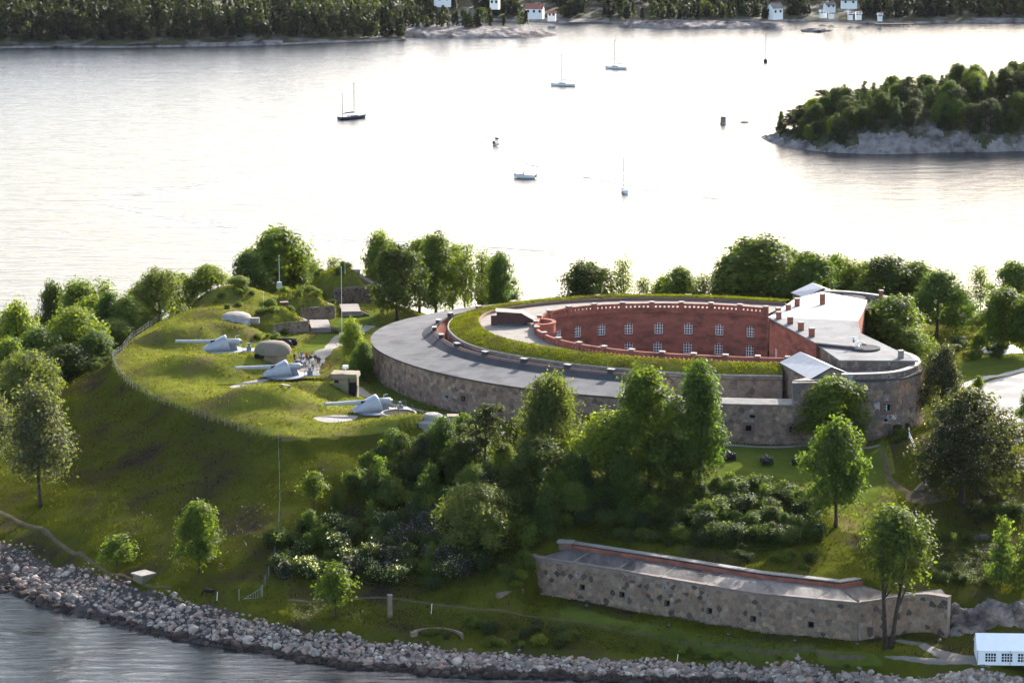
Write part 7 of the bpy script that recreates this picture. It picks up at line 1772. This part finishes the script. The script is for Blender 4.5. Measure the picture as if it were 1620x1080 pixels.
house(873, 27, 4, 3.6, 3, 1.8, .8, m_roofred, 'small white boathouse with red roof by the far bay', -.1)
house(1226, 24, 5, 5.4, 5, 3.4, 2.0, m_slate, 'tall white gabled house above the rocky far shore', .5)
house(700, 4, 12, 7, 5, 3, 1.6, m_slate, 'white house half hidden in the wood above the point', .2)
house(783, 8, 10, 4, 4, 2.6, 1.6, m_roofred, 'small ochre-roofed house among the far trees', -.2)
house(1343, 7, 11, 7, 4, 1.9, .8, m_slate, 'low wide pale house among trees on the far shore', 0)
house(1312, 13, 9, 4.4, 4, 1.5, 1.2, m_slate, 'grey-roofed cottage in the wood behind the small huts', .3)
for px, py, w, lab in ((1302, 22, 4, 'white beach hut with long roof behind the far shore'), (1315, 23, 3, 'white beach hut beside the long-roofed one'), (1345, 25, 2.6, 'small white hut close to the far jetty'), (1358, 25, 3.2, 'white hut with low roof near the far jetty'), (1392, 27, 2.4, 'tiny white hut above the jetty')):
    house(px, py, 4.5, w * .8, 2.2, 1.0, .6, m_white, lab, .1, name='beach_hut')
x, y = at(1415, 38, 1.0); jt = empty('jetty', (x, y, 0), 'long dark timber jetty on the far shore', 'jetty')
MB().box(-9, 9, -1.3, 1.3, .9, 1.15).build('deck', m_woodd, jt)
for k in range(9): MB().tube([(-8.5 + 2.1 * k, -1.1, -1.5), (-8.5 + 2.1 * k, -1.1, 1.2)], .14, 5).build('pile', m_woodd, jt)
# ------------------------------------------------------------------ boats, beacon, perch
def hull(L, B, D, mat, parent, sheer=.25, name='hull', transom=.7):
    n = 12; V = []; m = 7
    for i in range(n + 1):
        t = i / n; w = B / 2 * (math.sin(math.pi * min(1, .5 + t * .5) ) ** .7 if t > .35 else transom + (1 - transom) * math.sin(math.pi / 2 * t / .35)); w = max(w, .02)
        z1 = D * (1 + sheer * (t - .4) ** 2 * 3)
        for k in range(m):
            a = math.pi * k / (m - 1); V.append((L * (t - .5) + (.35 * t * t if k in (0, m - 1) else 0), w * math.cos(a), z1 - (z1 + .35 * (1 - t * .6)) * math.sin(a) ** .8))
    Fc = [(i * m + k, (i + 1) * m + k, (i + 1) * m + k + 1, i * m + k + 1) for i in range(n) for k in range(m - 1)]
    Fc += [tuple(range(m))] + [(i * m, i * m + m - 1, (i + 1) * m + m - 1, (i + 1) * m) for i in range(n)]
    return mesh(name, V, Fc, mat, parent, smooth=False)
m_hulld = M('dark_hull', (.03, .03, .05), (.05, .05, .07), scale=1, rough=.4, spec=.5)
m_blue = M('blue_canvas', (.10, .17, .36), (.14, .21, .40), scale=2, rough=.7, spec=.3)
m_sail = M('sailcloth', (.72, .72, .73), (.66, .66, .68), scale=1, rough=.7, spec=.2, trans=.3, transc=(1, 1, 1))
def yacht(px, py, L, mast, heading, label, hm=m_white, ketch=False, sail=False, cover=None):
    x, y = at(px, py, 0); g = empty('sailing_yacht', (x, y, 0), label, 'yacht', 'yachts under way on the fjord', rz=heading)
    h = hull(L, L * .3, .95, hm, g); MB().box(-L * .15, L * .22, -L * .09, L * .09, .85, 1.45, taper=.85).build('cabin', m_white, g)
    MB().box(-L * .1, L * .16, -L * .092, L * .092, 1.05, 1.25).build('cabin_window', m_glass, h)
    MB().tube([(L * .08, 0, .9), (L * .08, 0, mast)], [.13, .10], 6).build('mast', m_gund, g)
    MB().tube([(L * .08, 0, 2.1), (-L * .36, 0, 2.0)], .07, 5).build('boom', m_post, g)
    MB().tube([(L * .05, 0, 2.35), (-L * .15, 0, 2.3), (-L * .34, 0, 2.15)], [.28, .22, .1], 6).build('furled_sail', cover or m_sail, g)
    mb = MB()
    for p, q in (((L * .5, 0, 1.1), (L * .08, 0, mast * .97)), ((-L * .48, 0, 1.0), (L * .08, 0, mast)), ((L * .06, L * .13, .95), (L * .08, 0, mast * .9)), ((L * .06, -L * .13, .95), (L * .08, 0, mast * .9))): mb.tube([p, q], .02, 3)
    mb.build('rigging', m_post, g)
    if ketch:
        MB().tube([(-L * .36, 0, .9), (-L * .36, 0, mast * .72)], [.11, .09], 6).build('mast', m_gund, g); MB().tube([(-L * .36, 0, mast * .72), (-L * .45, 0, mast * .72)], .12, 5).build('radar', m_gund, g)
    if sail:
        V = [(L * .07, .03, 2.3), (-L * .34, .5, 2.2), (L * .07, .03, mast * .96)]; mesh('mainsail', V + [(a, b + .03, c) for a, b, c in V], [(0, 1, 2), (5, 4, 3), (0, 3, 4, 1), (1, 4, 5, 2), (2, 5, 3, 0)], m_sail, g)
    for s_ in (-1, 1): MB().tube([(-L * .45, s_ * L * .1, .95), (-L * .45, s_ * L * .1, 1.7), (-L * .3, s_ * L * .12, 1.6)], .03, 4).build('pushpit_rail', m_post, g)
yacht(557, 188, 11, 12.8, R(35), 'dark-hulled two-masted yacht sailing alone on the open fjord', m_hulld, True, cover=m_hulld)
yacht(891, 136, 9.5, 12.2, R(170), 'white single-masted yacht with bare mast in mid fjord')
yacht(975, 109, 9, 11.5, R(165), 'white yacht with masthead fitting close to the far point')
yacht(987, 304, 6.5, 10.5, R(100), 'small yacht showing its stern with a tall pale sail', sail=True)
def motor(px, py, L, heading, label, canopy):
    x, y = at(px, py, 0); g = empty('motorboat', (x, y, .1), label, 'motorboat', rz=heading); g.rotation_euler[1] = -.03
    h = hull(L, L * .36, 1.0, m_white, g, .1); MB().box(-L * .05, L * .3, -L * .12, L * .12, .95, 1.4, taper=.75).build('foredeck_cabin', m_white, g)
    MB().box(L * .02, L * .06, -L * .12, L * .12, 1.4, 1.95).build('windscreen', m_glass, g)
    MB().box(-L * .28, L * .06, -L * .13, L * .13, 2.05, 2.2, taper=.9).build('canopy', canopy, g)
    for sx in (-.26, .04):
        for s_ in (-1, 1): MB().tube([(L * sx, s_ * L * .12, 1.0), (L * sx, s_ * L * .12, 2.1)], .03, 4).build('canopy_post', m_post, g)
    mb = MB(); VV, FF = [], []
    MB().tube([(-L * .5, L * .165, 1.03), (0, L * .18, 1.02), (L * .35, L * .1, 1.08), (L * .52, 0, 1.15)], .05, 4).build('rubbing_strake', m_woodd, h); MB().tube([(-L * .5, -L * .165, 1.03), (0, -L * .18, 1.02), (L * .35, -L * .1, 1.08), (L * .52, 0, 1.15)], .05, 4).build('rubbing_strake', m_woodd, h)
    MB().box(-L * .56, -L * .5, -.25, .25, .3, 1.3).build('outboard', m_iron, g)
motor(830, 282, 6.6, R(172), 'white motorboat with blue canopy crossing the fjord', m_blue)
motor(786, 228, 5.2, R(70), 'small dark-topped motorboat running away from the shore', m_iron)
x, y = at(1144, 196, 0); bc = empty('harbour_beacon', (x, y, 0), 'grey concrete beacon drum with lattice topmark standing in the water', 'beacon')
MB().lathe([(1.5, -1), (1.5, .1), (1.0, .15), (.95, 2.3), (1.05, 2.35), (1.05, 2.5), (0, 2.5)], 18).build('drum', m_pale, bc); mb = MB()
for a in (0, 2.1, 4.2): mb.tube([(.5 * math.cos(a), .5 * math.sin(a), 2.5), (.08 * math.cos(a), .08 * math.sin(a), 4.2)], .05, 4)
mb.tube([(0, 0, 2.5), (0, 0, 5.0)], .05, 5); mb.build('topmark', m_post, bc)
x, y = at(1211, 99, 0); pc = empty('sea_mark', (x, y, 0), 'tall thin spar with dark float off the far shore', 'sea mark')
MB().lathe([(.5, -.5), (.75, .0), (.75, 1.0), (.35, 1.5), (0, 1.5)], 12).build('float', m_iron, pc); MB().tube([(0, 0, 1.4), (0, 0, 11.5)], [.12, .09], 6).build('spar', m_iron, pc)
# ------------------------------------------------------------------ wakes: foam trails and low wave ridges on the water
def foam_mat():
    m = M('foam', (.80, .80, .80), (.7, .7, .72), scale=1, rough=.8, spec=.2); N = m.node_tree.nodes; L = m.node_tree.links; b = N['Principled BSDF']
    g = N.new('ShaderNodeNewGeometry'); mp = N.new('ShaderNodeMapping'); mp.inputs['Scale'].default_value = (.5, 1.2, 1); n = N.new('ShaderNodeTexNoise'); n.inputs['Scale'].default_value = .8; n.inputs['Detail'].default_value = 5; r = N.new('ShaderNodeMapRange'); r.inputs[1].default_value = .42; r.inputs[2].default_value = .62
    L.new(g.outputs['Position'], mp.inputs[0]); L.new(mp.outputs[0], n.inputs['Vector']); L.new(n.outputs[0], r.inputs[0]); L.new(r.outputs[0], b.inputs['Alpha']); return m
m_foam = foam_mat()
def trail(pts, w0, w1, name='foam_trail'):
    C = resample(crom([at(*p, 0) for p in pts]), 1.5)[0]; W = np.linspace(w0, w1, len(C)); A = offset(C, 1.0) - C
    V = np.concatenate([np.c_[C + A * (W / 2)[:, None], np.full(len(C), .05)], np.c_[C - A * (W / 2)[:, None], np.full(len(C), .05)]]); n = len(C); mesh(name, V, [(i, n + i, n + i + 1, i + 1) for i in range(n - 1)], m_foam, kind='structure')
trail([(846, 282.5), (880, 282), (930, 279), (1000, 275), (1060, 272)], 2.0, 7); trail([(788, 231), (800, 236), (815, 246), (832, 258), (850, 268)], 1.5, 5); trail([(790, 231), (820, 234), (850, 247), (880, 266), (895, 274)], 1.2, 3.5)
def ridge(pts, w, h):
    C = resample(crom([at(*p, 0) for p in pts]), 2.0)[0]; A = offset(C, 1.0) - C; n = len(C); E_ = np.minimum(1, np.minimum(np.arange(n), np.arange(n)[::-1]) / 6); rows = []
    for f, q in ((-1, -.02), (-.6, .25), (-.2, .9), (.1, 1), (.5, .4), (1, -.02)): rows.append(np.c_[C + A * (w * f / 2), np.maximum(h * q * E_, -.02) if q > 0 else np.full(n, -.03)])
    V = np.concatenate(rows); mesh('wake_wave', V, [(j * n + i, j * n + i + 1, (j + 1) * n + i + 1, (j + 1) * n + i) for j in range(5) for i in range(n - 1)], m_water, smooth=True, kind='structure')
for off in (0, 3, 6, 9): ridge([(540, 245 + off), (470, 262 + off), (380, 280 + off), (280, 294 + off), (180, 303 + off), (158, 311 + off), (200, 322 + off), (300, 342 + off), (420, 358 + off)], 4.5, .16)
ridge([(240, 318), (250, 305), (320, 292), (420, 277), (500, 262)], 2.5, .2)
for off in (0, 4, 9): ridge([(420, 356 + off), (560, 376 + off), (700, 386 + off), (850, 396 + off), (950, 404 + off)], 4.5, .15)
ridge([(895, 275), (980, 290), (1060, 306), (1180, 318)], 4, .25); ridge([(800, 232), (822, 252), (842, 262), (880, 270)], 2.5, .3)
# ------------------------------------------------------------------ haze over the fjord
for p in [q for ps in TP.values() for q in ps]:
    for o in p.objs: bpy.data.objects.remove(o)
m_haze = bpy.data.materials.new('haze'); m_haze.use_nodes = True; hn = m_haze.node_tree.nodes; hn.clear()
pv = hn.new('ShaderNodeVolumePrincipled'); pv.inputs['Color'].default_value = (.90, .90, .98, 1); pv.inputs['Density'].default_value = .000004; pv.inputs['Anisotropy'].default_value = .2
ho = hn.new('ShaderNodeOutputMaterial'); m_haze.node_tree.links.new(pv.outputs[0], ho.inputs['Volume'])
MB().box(-3100, 3100, -400, 4600, -9, 142).build('haze', m_haze, kind='stuff', label='thin evening haze lying over the fjord')
